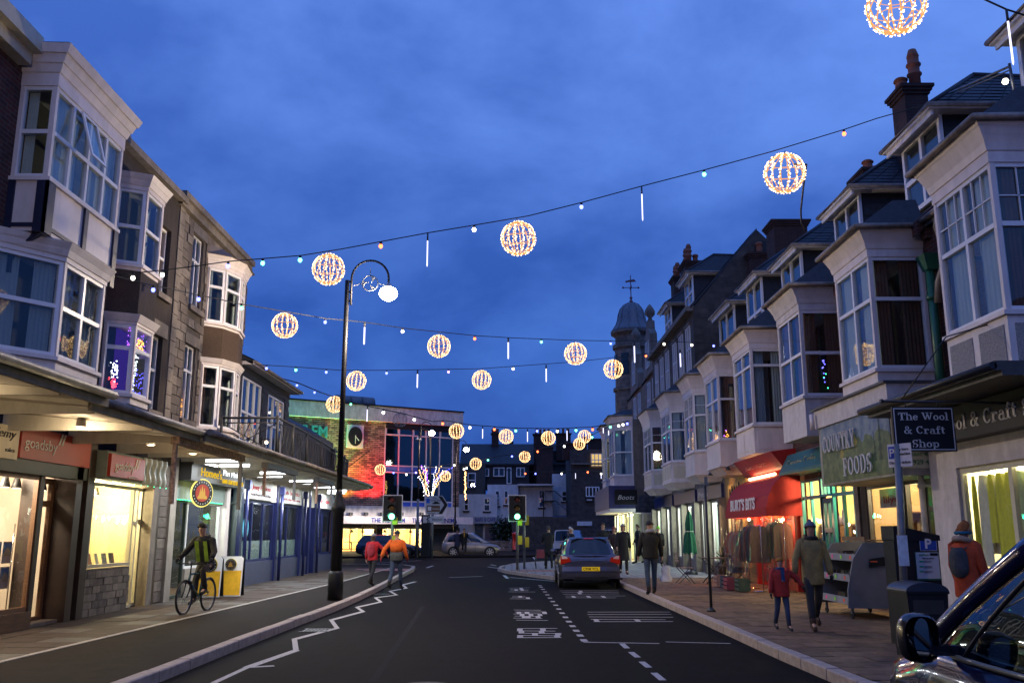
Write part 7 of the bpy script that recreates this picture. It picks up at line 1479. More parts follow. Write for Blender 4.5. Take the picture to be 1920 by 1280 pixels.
# =================================================================== vehicles
def interp(T, x):
    if x <= T[0][0]: return T[0][1]
    for (a, va), (b, vb) in zip(T[:-1], T[1:]):
        if x <= b: t = (x-a)/(b-a); t = t*t*(3-2*t); return va+(vb-va)*t
    return T[-1][1]
carglass = M('car_glass', (.012, .014, .016), .04, .1, 3, 0, spec=.8)
tyreM = rubber
def car(name, label, cat, loc, rz, Wd, Lg, Ht, paint, belt, hood, width, gh, wheels=(.8, 3.3), wr=.32, sill=.2, glassm=None, rows=None, grp=None, tail=None, clear=False):
    """body runs from y=0 (tail) to y=Lg (nose). hood/width: tables over y; gh: greenhouse dict"""
    t = thing(name, label, cat, (0, 0, 0), grp); hw = Wd/2; gm = glassm or carglass; NS = 30
    def sec(y):
        w = hw*interp(width, y); zt = interp(hood, y); zs = interp([(0, sill+.12), (.25, sill), (Lg-.3, sill), (Lg, sill+.12)], y)
        return [(0, zs), (w*.86, zs), (w*.965, zs+.07), (w*.99, zs+(zt-zs)*.3), (w, zs+(zt-zs)*.52), (w*.985, zs+(zt-zs)*.76), (w*.955, zt-.065), (w*.90, zt-.018), (w*.78, zt+.004), (w*.4, zt+.018), (0, zt+.022)]
    m = MB(); ys = [Lg*k/NS for k in range(NS+1)]; S = [sec(y) for y in ys]
    def xs(k, j): w = S[k][j]; return w
    for s in (1, -1):
        i0 = len(m.v)
        for k, y in enumerate(ys):
            for (x, z) in S[k]: m.pt(s*x, y, z)
        n = len(S[0])
        for k in range(NS):
            for j in range(n-1):
                # open the wheel arches
                yc = (ys[k]+ys[k+1])/2; zc = (S[k][j][1]+S[k][j+1][1])/2
                q = i0+k*n+j; m.f.append([q, q+n, q+n+1, q+1]); m.smooth.append(True)
        for k in (0, NS): m.f.append([i0+k*n+j for j in range(n)]); m.smooth.append(False)
    m.build('body', paint, t)
    y0b, y0t, y1t, y1b = gh['y']; wb = hw*gh.get('wb', .90); wtp = hw*gh.get('wt', .70); zb = belt-.01; zr = Ht
    def P(u, v, s):      # u along (0 tail .. 1 nose), v 0 belt .. 1 roof
        yb = y0b+(y1b-y0b)*u; yt = y0t+(y1t-y0t)*u; e = v**1.25; bul = .02*math.sin(v*math.pi)
        endk = 1-.10*(abs(2*u-1)**4); w = (wb+(wtp-wb)*e)*endk+bul; bz = max(zb, interp(hood, yb)-.03) if True else zb
        arc = 0
        return (s*w, yb+(yt-yb)*v, bz+(zr-.05-bz)*v-.0)
    m = MB()
    for s in (1, -1): m.grid(lambda u, v: P(u, v, s), 12, 5)
    def roofp(u, v): a = P(u, 1, 1); x = a[0]*(2*v-1); return (x, a[1]+(.10*(1-(2*v-1)**2)*(1 if u > .5 else -1)*abs(2*u-1)**3), a[2]+.05*(1-(2*v-1)**4)*(1-.25*abs(2*u-1)**3))
    m.grid(roofp, 12, 8)
    def endp(u, e):
        def f(a, b): L_, R_ = P(e, b, -1), P(e, b, 1); x = L_[0]+(R_[0]-L_[0])*a; bow = .10*(1-(2*a-1)**2); return (x, L_[1]+(bow if e else -bow), L_[2]+.05*(1-(2*a-1)**4)*b)
        return f
    for e in (0, 1): m.grid(endp(0, e), 8, 4)
    m.build('cabin', paint, t)
    # side glass
    for s in (1, -1):
        for (u0, u1) in gh['side']:
            MB().grid(lambda u, v: (lambda q: (q[0]+s*.006, q[1], q[2]))(P(u0+(u1-u0)*u, gh.get('v0', .06)+(.90-gh.get('v0', .06))*v, s)), 4, 5).build('side_window', gm, t)
    for e, nm in ((0, 'rear_window'), (1, 'windscreen')):
        if e == 0 and gh.get('norear'): continue
        ff = endp(0, e); MB().grid(lambda a, b: (lambda q: (q[0], q[1]+(.008 if e else -.008), q[2]+.003))(ff(.07+.86*a, .08+.84*b)), 6, 4).build(nm, gm, t)
    for s in (1, -1):
        for y in wheels:
            w = hw*interp(width, y); m = MB(Fr((0, y, 0), (0, 1, 0), (s, 0, 0))); n = 22
            m.ext([((wr+.07)*math.cos(6.283*k/n), w-.10, wr+(wr+.07)*math.sin(6.283*k/n)) for k in range(n)], (0, .112, 0)); m.build('wheel_arch', blackp, t)
            m = MB(Fr((0, y, 0), (0, 1, 0), (s, 0, 0))); m.tube([(wr*.86*math.cos(6.283*k/n), w-.05, wr+wr*.86*math.sin(6.283*k/n)) for k in range(n)], wr*.155, 8, closed=True); wh = m.build('wheel', tyreM, t)
            m = MB(Fr((0, y, 0), (0, 1, 0), (s, 0, 0)))
            for k in range(7):
                a = 6.283*k/7; m.ext([(.05*math.cos(a-.8), w+.0, wr+.05*math.sin(a-.8)), (wr*.74*math.cos(a-.10), w-.0, wr+wr*.74*math.sin(a-.10)), (wr*.74*math.cos(a+.10), w-.0, wr+wr*.74*math.sin(a+.10)), (.05*math.cos(a+.8), w, wr+.05*math.sin(a+.8))], (0, .025, 0))
            m.tube([(wr*.74*math.cos(6.283*k/n), w+.0, wr+wr*.74*math.sin(6.283*k/n)) for k in range(n)], .018, 5, closed=True); m.build('rim', M('alloy', (.45, .45, .46), .3, .1, 4, 0, metal=.8), wh)
    # mirrors
    ym = y1b-(y1b-y1t)*.35 if not gh.get('nomirror') else None
    if ym:
        for s in (1, -1):
            z = belt+.07; m = MB(); m.grid(lambda u, v: (s*(wb+.05+.20*u), ym-.06+.10*math.cos(v*6.283)*math.sin(math.pi*min(.93, max(.12, u))), z+.075*math.sin(v*6.283)*math.sin(math.pi*min(.93, max(.12, u)))**.5), 8, 12); mr = m.build('door_mirror', paint, t)
    # shut lines and handles
    for s in (1, -1):
        for yl in gh.get('doors', ()):
            w = hw*interp(width, yl); zt = interp(hood, yl); zs = sill; pts = [(s*(x+.003), yl, z) for x, z in sec(yl)[2:7]]; MB().tube(pts, .005, 4).build('shut_line', blackp, t)
            MB().box(min(s*(w-.0), s*(w+.025)), max(s*(w-.0), s*(w+.025)), yl-.02+.06, yl+.16, zt-.17, zt-.14).build('door_handle', paint, t)
    return t
def place(t, loc, rz): t.location = loc; t.rotation_euler = (0, 0, rz)
def plate(t, txt, x, y, z, w=.52, rear=True, mat=None):
    f = Fr((x, y, 0), (1, 0, 0) if rear else (-1, 0, 0), (0, -1, 0) if rear else (0, 1, 0)); MB(f).box(-w/2, w/2, 0, .012, z, z+.115).build('number_plate', mat or E('plate_yellow', (.75, .48, .02), .55, False), t); text(txt, f, 0, .013, z+.022, .072, blackp, t, width=w*.86, align='CENTER', bold=.02)

# silver-grey hatchback, rear view
gry = M('car_grey', (.085, .085, .12), .28, .1, 3, 0, metal=.6, coat=.8)
ax, ay = at_z(1104, 1103)
a1c = car('parked_car', 'grey-blue hatchback seen from behind, waiting at the right kerb', 'car', (0, 0, 0), 0, 1.76, 4.2, 1.44, gry, .93, [(0, .74), (.04, .93), (.3, .97), (2.8, .93), (3.1, .90), (3.9, .74), (4.2, .58)], [(0, .90), (.15, .965), (.6, 1), (3.2, 1), (3.9, .93), (4.2, .78)], dict(y=(.16, .62, 2.35, 3.2), side=((.10, .47), (.50, .93)), doors=(1.05, 2.1), wt=.70, wb=.90))
tl = M('tail_red', (.55, .015, .01), .15, .1, 3, 0, coat=1)
for s in (1, -1):
    m = MB(); m.ext([(s*.86, -.0, .93), (s*.60, -.035, .87), (s*.56, -.04, .76), (s*.86, -.005, .68)], (0, .10, 0)); q = m.build('tail_light', E('tail_glow', (1, .05, .03), .16, False), a1c); q['label'] = 'wedge shaped red tail light'
    MB().ext([(s*.83, -.012, .93), (s*.68, -.045, .895), (s*.66, -.045, .84), (s*.83, -.012, .83)], (0, .02, 0)).build('indicator', M('lamp_pink', (.6, .45, .42), .2, .1, 3, 0), a1c)
    MB().box(s*.86-.06, s*.86+.06, .0, .3, .25, .3).build('mudflap', rubber, a1c)
m = MB(); m.grid(lambda u, v: ((u-.5)*1.70*(1-.04*v), -.06-.06*math.cos((u-.5)*2.6)+.03*abs(v-.5)*2, .28+.34*v), 14, 4); m.build('rear_bumper', gry, a1c)
MB().box(-.78, .78, -.128, -.10, .47, .485).build('bumper_groove', blackp, a1c); MB().box(-.60, .60, -.052, -.03, .80, .822).build('chrome_strip', chrome, a1c); MB().box(-.5, .5, -.12, -.05, .24, .33).build('bumper_insert', blackp, a1c)
m = MB(); m.tube([(.06*math.cos(6.283*k/16), -.055, .90+.055*math.sin(6.283*k/16)) for k in range(16)], .007, 5, closed=True); m.ext([(-.06, -.058, .91), (.0, -.058, .915), (-.02, -.058, .895), (.06, -.058, .89), (.0, -.058, .88), (.015, -.058, .90)], (0, .006, 0)); m.build('badge', chrome, a1c)
text('ASTRA', Fr((0, -.05, 0), (1, 0, 0), (0, -1, 0)), .36, 0, .855, .04, chrome, a1c, width=.2)
m = MB(); m.grid(lambda u, v: ((u-.5)*1.15, .52-.08*v+.04*math.cos((u-.5)*3), 1.44-.02*v), 8, 2); m.build('roof_spoiler', gry, a1c); MB().box(-.15, .15, .44, .46, 1.395, 1.42).build('brake_light', tl, a1c); MB().tube([(-.0, .12, 1.0), (-.28, .18, 1.04)], .008, 4).build('wiper', blackp, a1c); MB().tube([(0, .9, 1.45), (0, .7, 1.62)], .005, 4).build('aerial', blackp, a1c)
plate(a1c, 'CF08 YCL', 0, -.128, .50)
place(a1c, (ax+.06, ay, 0), 0)

# white vans
vw = M('van_white', (.62, .62, .64), .3, .06, 3, 0, coat=.6)
def van(label, loc, rz, rack=False):
    v = car('parked_van', label, 'van', (0, 0, 0), 0, 1.75, 4.2, 1.82, vw, .98, [(0, .9), (.03, 1.0), (2.9, 1.0), (3.1, .98), (3.9, .82), (4.2, .62)], [(0, .96), (.1, 1), (3.4, 1), (4, .93), (4.2, .8)], dict(y=(.05, .12, 2.7, 3.5), side=((.72, .93),), wt=.86, wb=.95, doors=(2.2,)), norear=False) if False else car('parked_van', label, 'van', (0, 0, 0), 0, 1.75, 4.2, 1.82, vw, .98, [(0, .9), (.03, 1.0), (2.9, 1.0), (3.1, .98), (3.9, .82), (4.2, .62)], [(0, .96), (.1, 1), (3.4, 1), (4, .93), (4.2, .8)], dict(y=(.05, .12, 2.7, 3.5), side=((.72, .93),), wt=.86, wb=.95, doors=(2.2,)))
    for s in (1, -1): MB().box(s*.80-.05, s*.80+.05, -.03, .05, .85, 1.15).build('tail_light', tl, v)
    m = MB(); m.box(-.85, .85, -.09, .06, .3, .48); m.build('rear_bumper', blackp, v); MB().tube([(0, -.03, .5), (0, .0, 1.7)], .008, 4).build('shut_line', blackp, v); plate(v, 'HJ55', 0, -.02, .62)
    if rack:
        for k in range(5): MB().box(-.7, .7, .4+k*.6, .44+k*.6, 1.9, 1.94).build('rack_bar', galv, v)
        for s in (-.7, .7): MB().box(s-.02, s+.02, .3, 2.9, 1.86, 1.9).build('rack_rail', galv, v)
    place(v, loc, rz); return v
X, Y = at_z(1033, 1032); van('white panel van seen from behind, parked left of the grey hatchback roof', (X+.2, 68, 0), R(-16))
X, Y = at_z(1145, 1030); van('white van with roof rack parked behind the pedestrians by the chemist', (at_y(1150, 1000, 60)[0], 60, 0), R(-10), True)
# beige people carrier, side view
bei = M('car_beige', (.28, .24, .22), .3, .1, 3, 0, metal=.4, coat=.6)
X1 = at_y(833, 1035, 66)[0]
c2 = car('parked_car', 'beige people carrier parked side-on in front of the theatre corner', 'car', (0, 0, 0), 0, 1.8, 4.0, 1.62, bei, .95, [(0, .85), (.06, 1.0), (2.6, .97), (2.9, .92), (3.7, .78), (4.0, .6)], [(0, .9), (.3, 1), (3.3, 1), (4, .8)], dict(y=(.1, .45, 2.0, 3.2), side=((.08, .3), (.33, .6), (.63, .9)), wt=.76, doors=(1.3, 2.3)))
MB().ext([(-.88, 3.6, .72), (-.80, 3.88, .66), (-.82, 3.8, .58), (-.9, 3.55, .62)], (.05, 0, 0)).build('headlight', M('lamp_clear', (.7, .7, .7), .1, .1, 3, 0), c2); place(c2, (X1, 64.5, 0), R(-90))
dk_ = M('car_dark', (.012, .016, .03), .25, .1, 3, 0, metal=.3, coat=.9)
X2 = at_y(668, 1035, 62)[0]
c3 = car('parked_car', 'dark estate car with red tail light parked in front of the theatre cafe', 'car', (0, 0, 0), 0, 1.78, 4.3, 1.47, dk_, .92, [(0, .8), (.06, .97), (2.9, .92), (3.2, .88), (4.0, .74), (4.3, .6)], [(0, .9), (.3, 1), (3.4, 1), (4.3, .8)], dict(y=(.08, .5, 2.3, 3.2), side=((.08, .3), (.33, .6), (.63, .9)), wt=.72, doors=(1.4, 2.4)))
MB().box(-.9, -.82, .02, .3, .75, .95).build('tail_light', E('tail_glow_far', (1, .05, .03), 6, False), c3); MB().box(-.85, -.75, 4.1, 4.22, .6, .7).build('headlight', E('headlight_far', (1, .8, .6), 5, False), c3); place(c3, (X2, 62.5, 0), R(-90))

# nearest car: dark blue rounded car at the right edge
nb = M('car_midnight', (.008, .012, .06), .16, .1, 3, 0, metal=.5, coat=1, spec=.8)
nglass = GLASS('near_car_glass', (.22, .27, .26), 1.3, .08, .0)
nc = car('parked_car', 'glossy midnight blue rounded car cut by the right edge, with door mirror', 'car', (0, 0, 0), 0, 1.72, 4.1, 1.555, nb, .90, [(0, .7), (.15, .9), (.8, .95), (2.6, .95), (3.0, .96), (3.5, .86), (3.9, .66), (4.1, .45)], [(0, .82), (.3, .95), (.8, 1.0), (2.6, .985), (3.0, 1.01), (3.45, 1.0), (3.85, .86), (4.1, .62)], dict(y=(.2, .8, 2.25, 3.28), side=((.08, .40), (.45, .80), (.815, .95)), wt=.70, wb=.92, v0=.03, nomirror=True, doors=(1.45,)), wheels=(.8, 3.25), wr=.33, glassm=nglass)
for o in list(nc.children):
    if o.name.startswith('cabin'):     # the cabin shell of this car is open behind its glass: only pillars and roof
        bpy.data.objects.remove(o)
y0b, y0t, y1t, y1b = .2, .8, 2.25, 3.28
def PP(u, v, s, o=0):
    yb = y0b+(y1b-y0b)*u; yt = y0t+(y1t-y0t)*u; e = v**1.25; endk = 1-.10*(abs(2*u-1)**4); w = (.86*.92+(.86*.70-.86*.92)*e)*endk+.02*math.sin(v*math.pi); bz = max(.89, interp([(0, .7), (.15, .9), (.8, .95), (2.6, .95), (3.0, .96), (3.5, .86)], yb)-.03); return (s*(w+o), yb+(yt-yb)*v, bz+(1.53-bz)*v)
for s in (1, -1):
    for u, nm, r in ((.985, 'front_pillar', .065), (.43, 'door_pillar', .04), (.03, 'rear_pillar', .07)): MB().tube([PP(u, v/8, s, .0) for v in range(9)], r, 8).build(nm, nb, nc)
    MB().tube([PP(.808, v/8, s, .004) for v in range(8)], .012, 6).build('quarterlight_bar', blackp, nc)
    MB().tube([PP(.03+.955*u/16, 1, s, .0) for u in range(17)], .05, 8).build('roof_rail', nb, nc); MB().tube([PP(.45+.52*u/12, .0, s, .014) for u in range(13)], .014, 6).build('window_seal', M('seal_grey', (.12, .12, .10), .35, .1, 4, 0), nc); MB().tube([PP(.45+.51*u/12, .93, s, .010) for u in range(13)], .010, 6).build('window_seal', M('seal_grey'), nc)
def rf(u, v): a = PP(.02+.965*u, 1, 1); return (a[0]*(2*v-1), a[1]+.12*(1-(2*v-1)**2)*(1 if u > .5 else -1)*abs(2*u-1)**3, a[2]+.04+.045*(1-(2*v-1)**4)*(1-.3*abs(2*u-1)**3))
MB().grid(rf, 14, 12).build('roof', nb, nc)
# mirror
m = MB(); m.grid(lambda u, v: (-.99-.13*math.sin(u*math.pi)*math.cos(v*6.283)*1.0, 2.72+.16*u+(.0 if u > .1 else .02), 1.03+.115*math.sin(min(1, u+.33)*math.pi*.75+.2)*math.sin(v*6.283)), 8, 20); 
m = MB(); rings = [(.0, .88), (.02, 1.0), (.07, 1.0), (.12, .85), (.16, .5), (.175, .05)]
for k, (dy, s_) in enumerate(rings):
    for j in range(20):
        a = 6.283*j/20; ca_, sa_ = math.cos(a), math.sin(a); sq = (abs(ca_)**.7*(1 if ca_ > 0 else -1), abs(sa_)**.7*(1 if sa_ > 0 else -1)); m.pt(-.98+.10*s_*sq[0], 2.70+dy, 1.02+.125*s_*sq[1])
for k in range(5):
    for j in range(20): m.f.append([k*20+j, k*20+(j+1) % 20, (k+1)*20+(j+1) % 20, (k+1)*20+j]); m.smooth.append(True)
m.box(-.93, -.78, 2.74, 2.82, .93, .98); mr = m.build('door_mirror', M('car_black_gloss', (.01, .01, .014), .25, .1, 3, 0, coat=.6), nc)
MB().ext([(-.975+.055*math.cos(6.283*k/20), 2.712+.02*math.cos(6.283*k/20), 1.02+.102*math.sin(6.283*k/20)) for k in range(20)], (0, -.006, 0)).build('mirror_glass', M('mirror', (.85, .85, .85), .02, 0, 3, 0, metal=1), mr)
# cabin fittings
for x, y in ((-.38, 1.55), (.38, 1.55)):
    m = MB(); m.grid(lambda u, v: (x+.24*math.cos(v*6.283)*(1-.15*u), y-.12*u+.08*math.sin(v*6.283), .7+.5*u), 6, 14); m.ball(x, y-.14, 1.28, .12, 10, sz=.8, sy=.5); m.build('seat', M('seat_cloth', (.04, .04, .05), .9, .2, 10, .2), nc)
MB().tube([(-.38+.18*math.cos(6.283*k/20), 2.35+.06*math.sin(6.283*k/20), .98+.17*math.sin(6.283*k/20)) for k in range(20)], .016, 6, closed=True).build('steering_wheel', rubber, nc)
m = MB(); m.box(-.75, .75, 2.5, 3.1, .75, .93); m.build('dashboard', rubber, nc); MB().box(-.74, .74, .3, 3.2, .28, .34).build('cabin_floor', rubber, nc)
MB().ball(-.50, 3.86, .56, .12, 12, sx=.6).build('headlight', M('lamp_clear'), nc)
place(nc, (3.1, 2.2, 0), R(0))

# =================================================================== people
skinM = M('skin', (.42, .24, .17), .55, .08, 8, 0)
def cloth(c, n=None): return M('cloth_%d_%d_%d' % tuple(int(x*255) for x in c), c, .9, .25, 9, .5)
def skin_mesh(name, V, Ed, Rd, mat, parent, lvl=1):
    me = bpy.data.meshes.new(name); me.from_pydata(V, Ed, []); o = bpy.data.objects.new(name, me); COL.objects.link(o); o.modifiers.new('s', 'SKIN'); me.skin_vertices[0].data[0].use_root = True
    for i, r in enumerate(Rd): me.skin_vertices[0].data[i].radius = (r, r) if not isinstance(r, tuple) else r
    sb = o.modifiers.new('d', 'SUBSURF'); sb.levels = lvl; dg = bpy.context.evaluated_depsgraph_get(); dg.update(); m2 = bpy.data.meshes.new_from_object(o.evaluated_get(dg)); m2.materials.clear(); m2.materials.append(mat); m2.polygons.foreach_set('use_smooth', [True]*len(m2.polygons)); bpy.data.objects.remove(o)
    o = bpy.data.objects.new(name, m2); COL.objects.link(o); o.parent = parent; return o
def loft(rings, mat, name, parent, n=16, m=None, build=True):
    m = m or MB(); i0 = len(m.v)
    for (x, y, z, rx, ry) in rings:
        for j in range(n): a = 6.283185*j/n; m.pt(x+rx*math.cos(a), y+ry*math.sin(a), z)
    for k in range(len(rings)-1):
        for j in range(n): m.f.append([i0+k*n+j, i0+k*n+(j+1) % n, i0+(k+1)*n+(j+1) % n, i0+(k+1)*n+j]); m.smooth.append(True)
    m.f.append([i0+j for j in range(n)][::-1]); m.f.append([i0+(len(rings)-1)*n+j for j in range(n)]); m.smooth += [False, False]
    return m.build(name, mat, parent) if build else m
def person(label, X, Y, z, H, rz, coat, legs, shoe=(.02, .015, .012), hem=.82, legF=(18, -16), knee=(8, 22), armL=(-15, 10, 12), armR=(15, 20, 12), hat=None, hair=(.05, .03, .02), hood=None, scarf=None, pack=None, long_=False, bulk=1.0, lower=None, gloves=None, lean=0, group=None, bobble=False, sit=None, fem=False, headturn=0):
    """local frame: forward = +y. angles in degrees, forward positive; arm = (swing, elbow bend, abduction)"""
    t = thing('person', label, 'person', (0, 0, 0), group); k = H/1.75; S = lambda p: (p[0]*k, p[1]*k, p[2]*k)
    sw = .175 if fem else .19; hipz = .92; J = {}
    ln = math.sin(R(lean)); top = lambda zz: ln*(zz-.95)
    zs = 1.42
    def leg(s, F, K):
        h = (s*.09, 0, hipz); a = R(F); kn = (s*.10, h[1]+.44*math.sin(a), hipz-.44*math.cos(a)); b = R(F-K); an = (s*.10, kn[1]+.42*math.sin(b), kn[2]-.42*math.cos(b)); c = b*.6; return h, kn, an, (s*.11, an[1]+.16*math.cos(c), an[2]-.045+.16*math.sin(c)*.8)
    LL, RL = leg(-1, legF[0], knee[0]), leg(1, legF[1], knee[1])
    if sit: LL, RL = sit
    def arm(s, A):
        sh = (s*sw, top(zs), zs-.0); a, ab = R(A[0]), R(A[2]); d = Vector((s*math.sin(ab), math.sin(a)*math.cos(ab), -math.cos(a)*math.cos(ab))); el = Vector(sh)+d*.29; b = R(A[0]+A[1]); ab2 = R(A[2]*.4); d2 = Vector((s*math.sin(ab2), math.sin(b)*math.cos(ab2), -math.cos(b)*math.cos(ab2))); wr_ = el+d2*.25; return sh, tuple(el), tuple(wr_), tuple(wr_+d2*.085), d2
    LA, RA = arm(-1, armL), arm(1, armR)
    V = [(0, 0, .95), (0, top(1.12), 1.12), (0, top(1.32), 1.32), (0, top(1.45), 1.46), (0, top(1.53), 1.53), (0, top(1.6)+.02, 1.59), (0, top(1.66)+.015, 1.66), (0, top(1.7)+.0, 1.715)]; Ed = [(i, i+1) for i in range(7)]; Rd = [(.14, .11), (.125, .095), (.15, .10), (.10, .075), .055, (.068, .075), (.078, .098), (.055, .07)]
    for A in (LA, RA):
        b = len(V); V += [A[0], A[1], A[2], A[3]]; Ed += [(2, b), (b, b+1), (b+1, b+2), (b+2, b+3)]; Rd += [.055, .042, .028, (.034, .018)]
    for G in (LL, RL):
        b = len(V); V += list(G); Ed += [(0, b), (b, b+1), (b+1, b+2), (b+2, b+3)]; Rd += [.085, .058, .034, .026]
    body = skin_mesh('body', [S(v) for v in V], Ed, [tuple(q*k for q in r) if isinstance(r, tuple) else r*k for r in Rd], skinM, t)
    # hands with five separate fingers
    hm = cloth(gloves) if gloves else skinM
    for s, A in ((-1, LA), (1, RA)):
        d2 = A[4]; w0 = Vector(A[2]); side = Vector((0, 1, 0)) if abs(d2.y) < .8 else Vector((0, 0, 1)); side = (side-d2*side.dot(d2)).normalized(); nrm = d2.cross(side); VV = [tuple(w0), tuple(w0+d2*.05), tuple(w0+d2*.085)]; EE = [(0, 1), (1, 2)]; RR = [.026, .034, .030]
        for i in range(4):
            L_ = (.062, .075, .07, .055)[i]; o = side*(.026-.0175*i); b = len(VV); p0 = w0+d2*.088+o; p1 = p0+d2*L_*.55-nrm*s*.008; p2 = p1+d2*L_*.35-nrm*s*.03; VV += [tuple(p0), tuple(p1), tuple(p2)]; EE += [(2, b), (b, b+1), (b+1, b+2)]; RR += [.010, .009, .008]
        b = len(VV); VV += [tuple(w0+d2*.055+side*.035), tuple(w0+d2*.085+side*.05-nrm*s*.012)]; EE += [(1, b), (b, b+1)]; RR += [.012, .010]
        skin_mesh('hand', [S(v) for v in VV], EE, [r*k*(1.15 if gloves else 1) for r in RR], hm, t)
    cm = cloth(coat); B = bulk
    # jacket: torso loft + sleeves
    m = MB(); hem_r = .165*B if not long_ else .19*B
    rings = [(0, 0, hem, hem_r, hem_r*.78), (0, 0, hem+.03, hem_r+.006, hem_r*.8), (0, top(.98), .98, .168*B, .135*B), (0, top(1.12), 1.12, .16*B, .13*B), (0, top(1.28), 1.28, .19*B, .145*B), (0, top(1.38), 1.38, .205*B, .135*B), (0, top(1.45), 1.445, .15*B, .11*B), (0, top(1.5), 1.50, .085, .085)]
    if lower:
        lofti = [r for r in rings if r[2] <= 1.13]; m2 = loft([(r[0]*k, r[1]*k, r[2]*k, r[3]*k*1.01, r[4]*k*1.01) for r in lofti], cloth(lower), 'coat_hem', t); rings = [r for r in rings if r[2] >= 1.11]
    loft([(r[0]*k, r[1]*k, r[2]*k, r[3]*k, r[4]*k) for r in rings], cm, 'jacket', t, m=m, build=False)
    for A in (LA, RA): e = Vector(A[1]); m.tube([S(tuple(Vector(A[0])+Vector((-A[0][0]*.2, 0, .01)))), S(A[0]), S(tuple(Vector(A[0]).lerp(e, .5))), S(A[1]), S(tuple(e.lerp(Vector(A[2]), .5))), S(A[2])], [.07*k*B, .072*k*B, .062*k*B, .056*k*B, .05*k*B, .044*k*B], 12)
    m.build('jacket', cm, t)
    # trousers
    m = MB(); tm = cloth(legs)
    loft([(0, 0, .80*k, .15*k, .115*k), (0, 0, .9*k, .162*k, .125*k), (0, 0, 1.02*k, .15*k, .115*k)], tm, '', t, m=m, build=False)
    for G in (LL, RL): h, kn, an, to = [Vector(q) for q in G]; m.tube([S(tuple(h+Vector((0, 0, .03)))), S(tuple(h.lerp(kn, .5))), S(tuple(kn)), S(tuple(kn.lerp(an, .4))), S(tuple(an+(kn-an).normalized()*.02))], [.092*k, .082*k, .066*k, .062*k, .052*k], 12)
    m.build('trousers', tm, t)
    for G in (LL, RL):
        an, to = Vector(G[2]), Vector(G[3]); d = (to-an); d.z *= .6; d.normalize(); m = MB(); up = Vector((0, 0, 1))
        pts = [an-d*.06-up*.03, an+up*.0-d*.0-up*.02, an+d*.08-up*.045, an+d*.16-up*.055, an+d*.20-up*.06]; m.tube([S(tuple(p)) for p in pts], [.03*k, .052*k, .046*k, .04*k, .018*k], 10); m.tube([S(tuple(an+up*.1)), S(tuple(an-up*.04))], [.05*k, .048*k], 10); m.build('shoe', cloth(shoe), t)
    # head
    hy = top(1.66)+.015; hz = 1.655
    m = MB()
    for s in (1, -1): m.ball(s*.030*k, (hy+.090)*k, (hz+.005)*k, .009*k, 6)
    m.build('eye', blackp, body); m = MB(); m.ext([(-.011*k, (hy+.09)*k, (hz-.025)*k), (.011*k, (hy+.09)*k, (hz-.025)*k), (.004*k, (hy+.094)*k, (hz+.012)*k), (-.004*k, (hy+.094)*k, (hz+.012)*k)], (0, .02*k, -.004*k)); m.build('nose', skinM, body)
    MB().box(-.022*k, .022*k, (hy+.082)*k, (hy+.094)*k, (hz-.052)*k, (hz-.045)*k).build('mouth', cloth((.25, .07, .06)), body)
    m = MB()
    for s in (1, -1): m.ball(s*.082*k, hy*k, (hz-.01)*k, .022*k, 6, sx=.4)
    m.build('ear', skinM, body)
    hc = cloth(hat) if hat else cloth(hair); m = MB(); nm = 'hat' if hat else 'hair'
    def cap(u, v): a = 6.2832*u; ph = v*math.pi*.5; r = .100 if hat else .094; cc = math.cos(ph)**.7; x = r*cc*math.cos(a)*.94; y = r*cc*math.sin(a)*1.10; fr = max(0, math.sin(a)); base = (hz+.028)+(.022*fr if hat else .03*fr)-(0 if hat else .075*max(0, -math.sin(a)*.9+.2))*(1-v); return (x*k, (hy-.004+y)*k, (base+(.095 if hat else .082)*math.sin(ph)**.85)*k)
    m.grid(cap, 18, 6); m.build(nm, hc, t)
    if hat: MB().tube([((.096*math.cos(a))*k, (hy-.004+.11*math.sin(a))*k, (hz+.042+.02*max(0, math.sin(a)))*k) for a in [6.2832*j/18 for j in range(18)]], .012*k, 6, closed=True).build('hat_brim', hc, t)
    if bobble: MB().ball(0, (hy-.01)*k, (hz+.145)*k, .032*k, 8).build('bobble', hc, t)
    if hat and fem or long_ and fem: m = MB(); m.grid(lambda u, v: ((.088*math.cos(math.pi*(1+u)))*k, (hy-.01+.09*math.sin(math.pi*(1+u)))*k, (hz+.04-.17*v)*k), 12, 4); m.build('hair', cloth(hair), t)
    if hood: m = MB(); m.tube([((.10*math.cos(a))*k, (top(1.5)-.045+.085*math.sin(a))*k, (1.50-.03*math.sin(a))*k) for a in [6.2832*j/16 for j in range(16)]], .045*k, 8, closed=True); m.build('hood', cloth(hood), t)
    if scarf: m = MB(); m.tube([((.085*math.cos(a))*k, (top(1.5)+.01+.085*math.sin(a))*k, (1.50)*k) for a in [6.2832*j/16 for j in range(16)]], .036*k, 8, closed=True); long_ or fem or m.ext([(-.05*k, .15*k, 1.5*k), (.04*k, .15*k, 1.5*k), (.05*k, .19*k, 1.2*k), (-.04*k, .19*k, 1.18*k)], (0, .02*k, 0)); m.build('scarf', cloth(scarf), t)
    if pack:
        m = MB(); m.grid(lambda u, v: (.14*math.cos(math.pi+u*math.pi)*(1-.5*abs(2*v-1)**4)*k, (-.12*B-.13*math.sin(u*math.pi)*(1-.35*abs(2*v-1)**3)+top(1.2))*k, (.98+.42*v)*k), 12, 8); m.build('backpack', cloth(pack), t)
        m = MB()
        for s in (1, -1): m.tube([(s*.11*k, (-.13*B)*k, 1.38*k), (s*.12*k, 0, 1.47*k), (s*.12*k, .12*B*k, 1.38*k), (s*.13*k, .11*B*k, 1.15*k)], .014*k, 5)
        m.build('backpack_strap', cloth(pack), t)
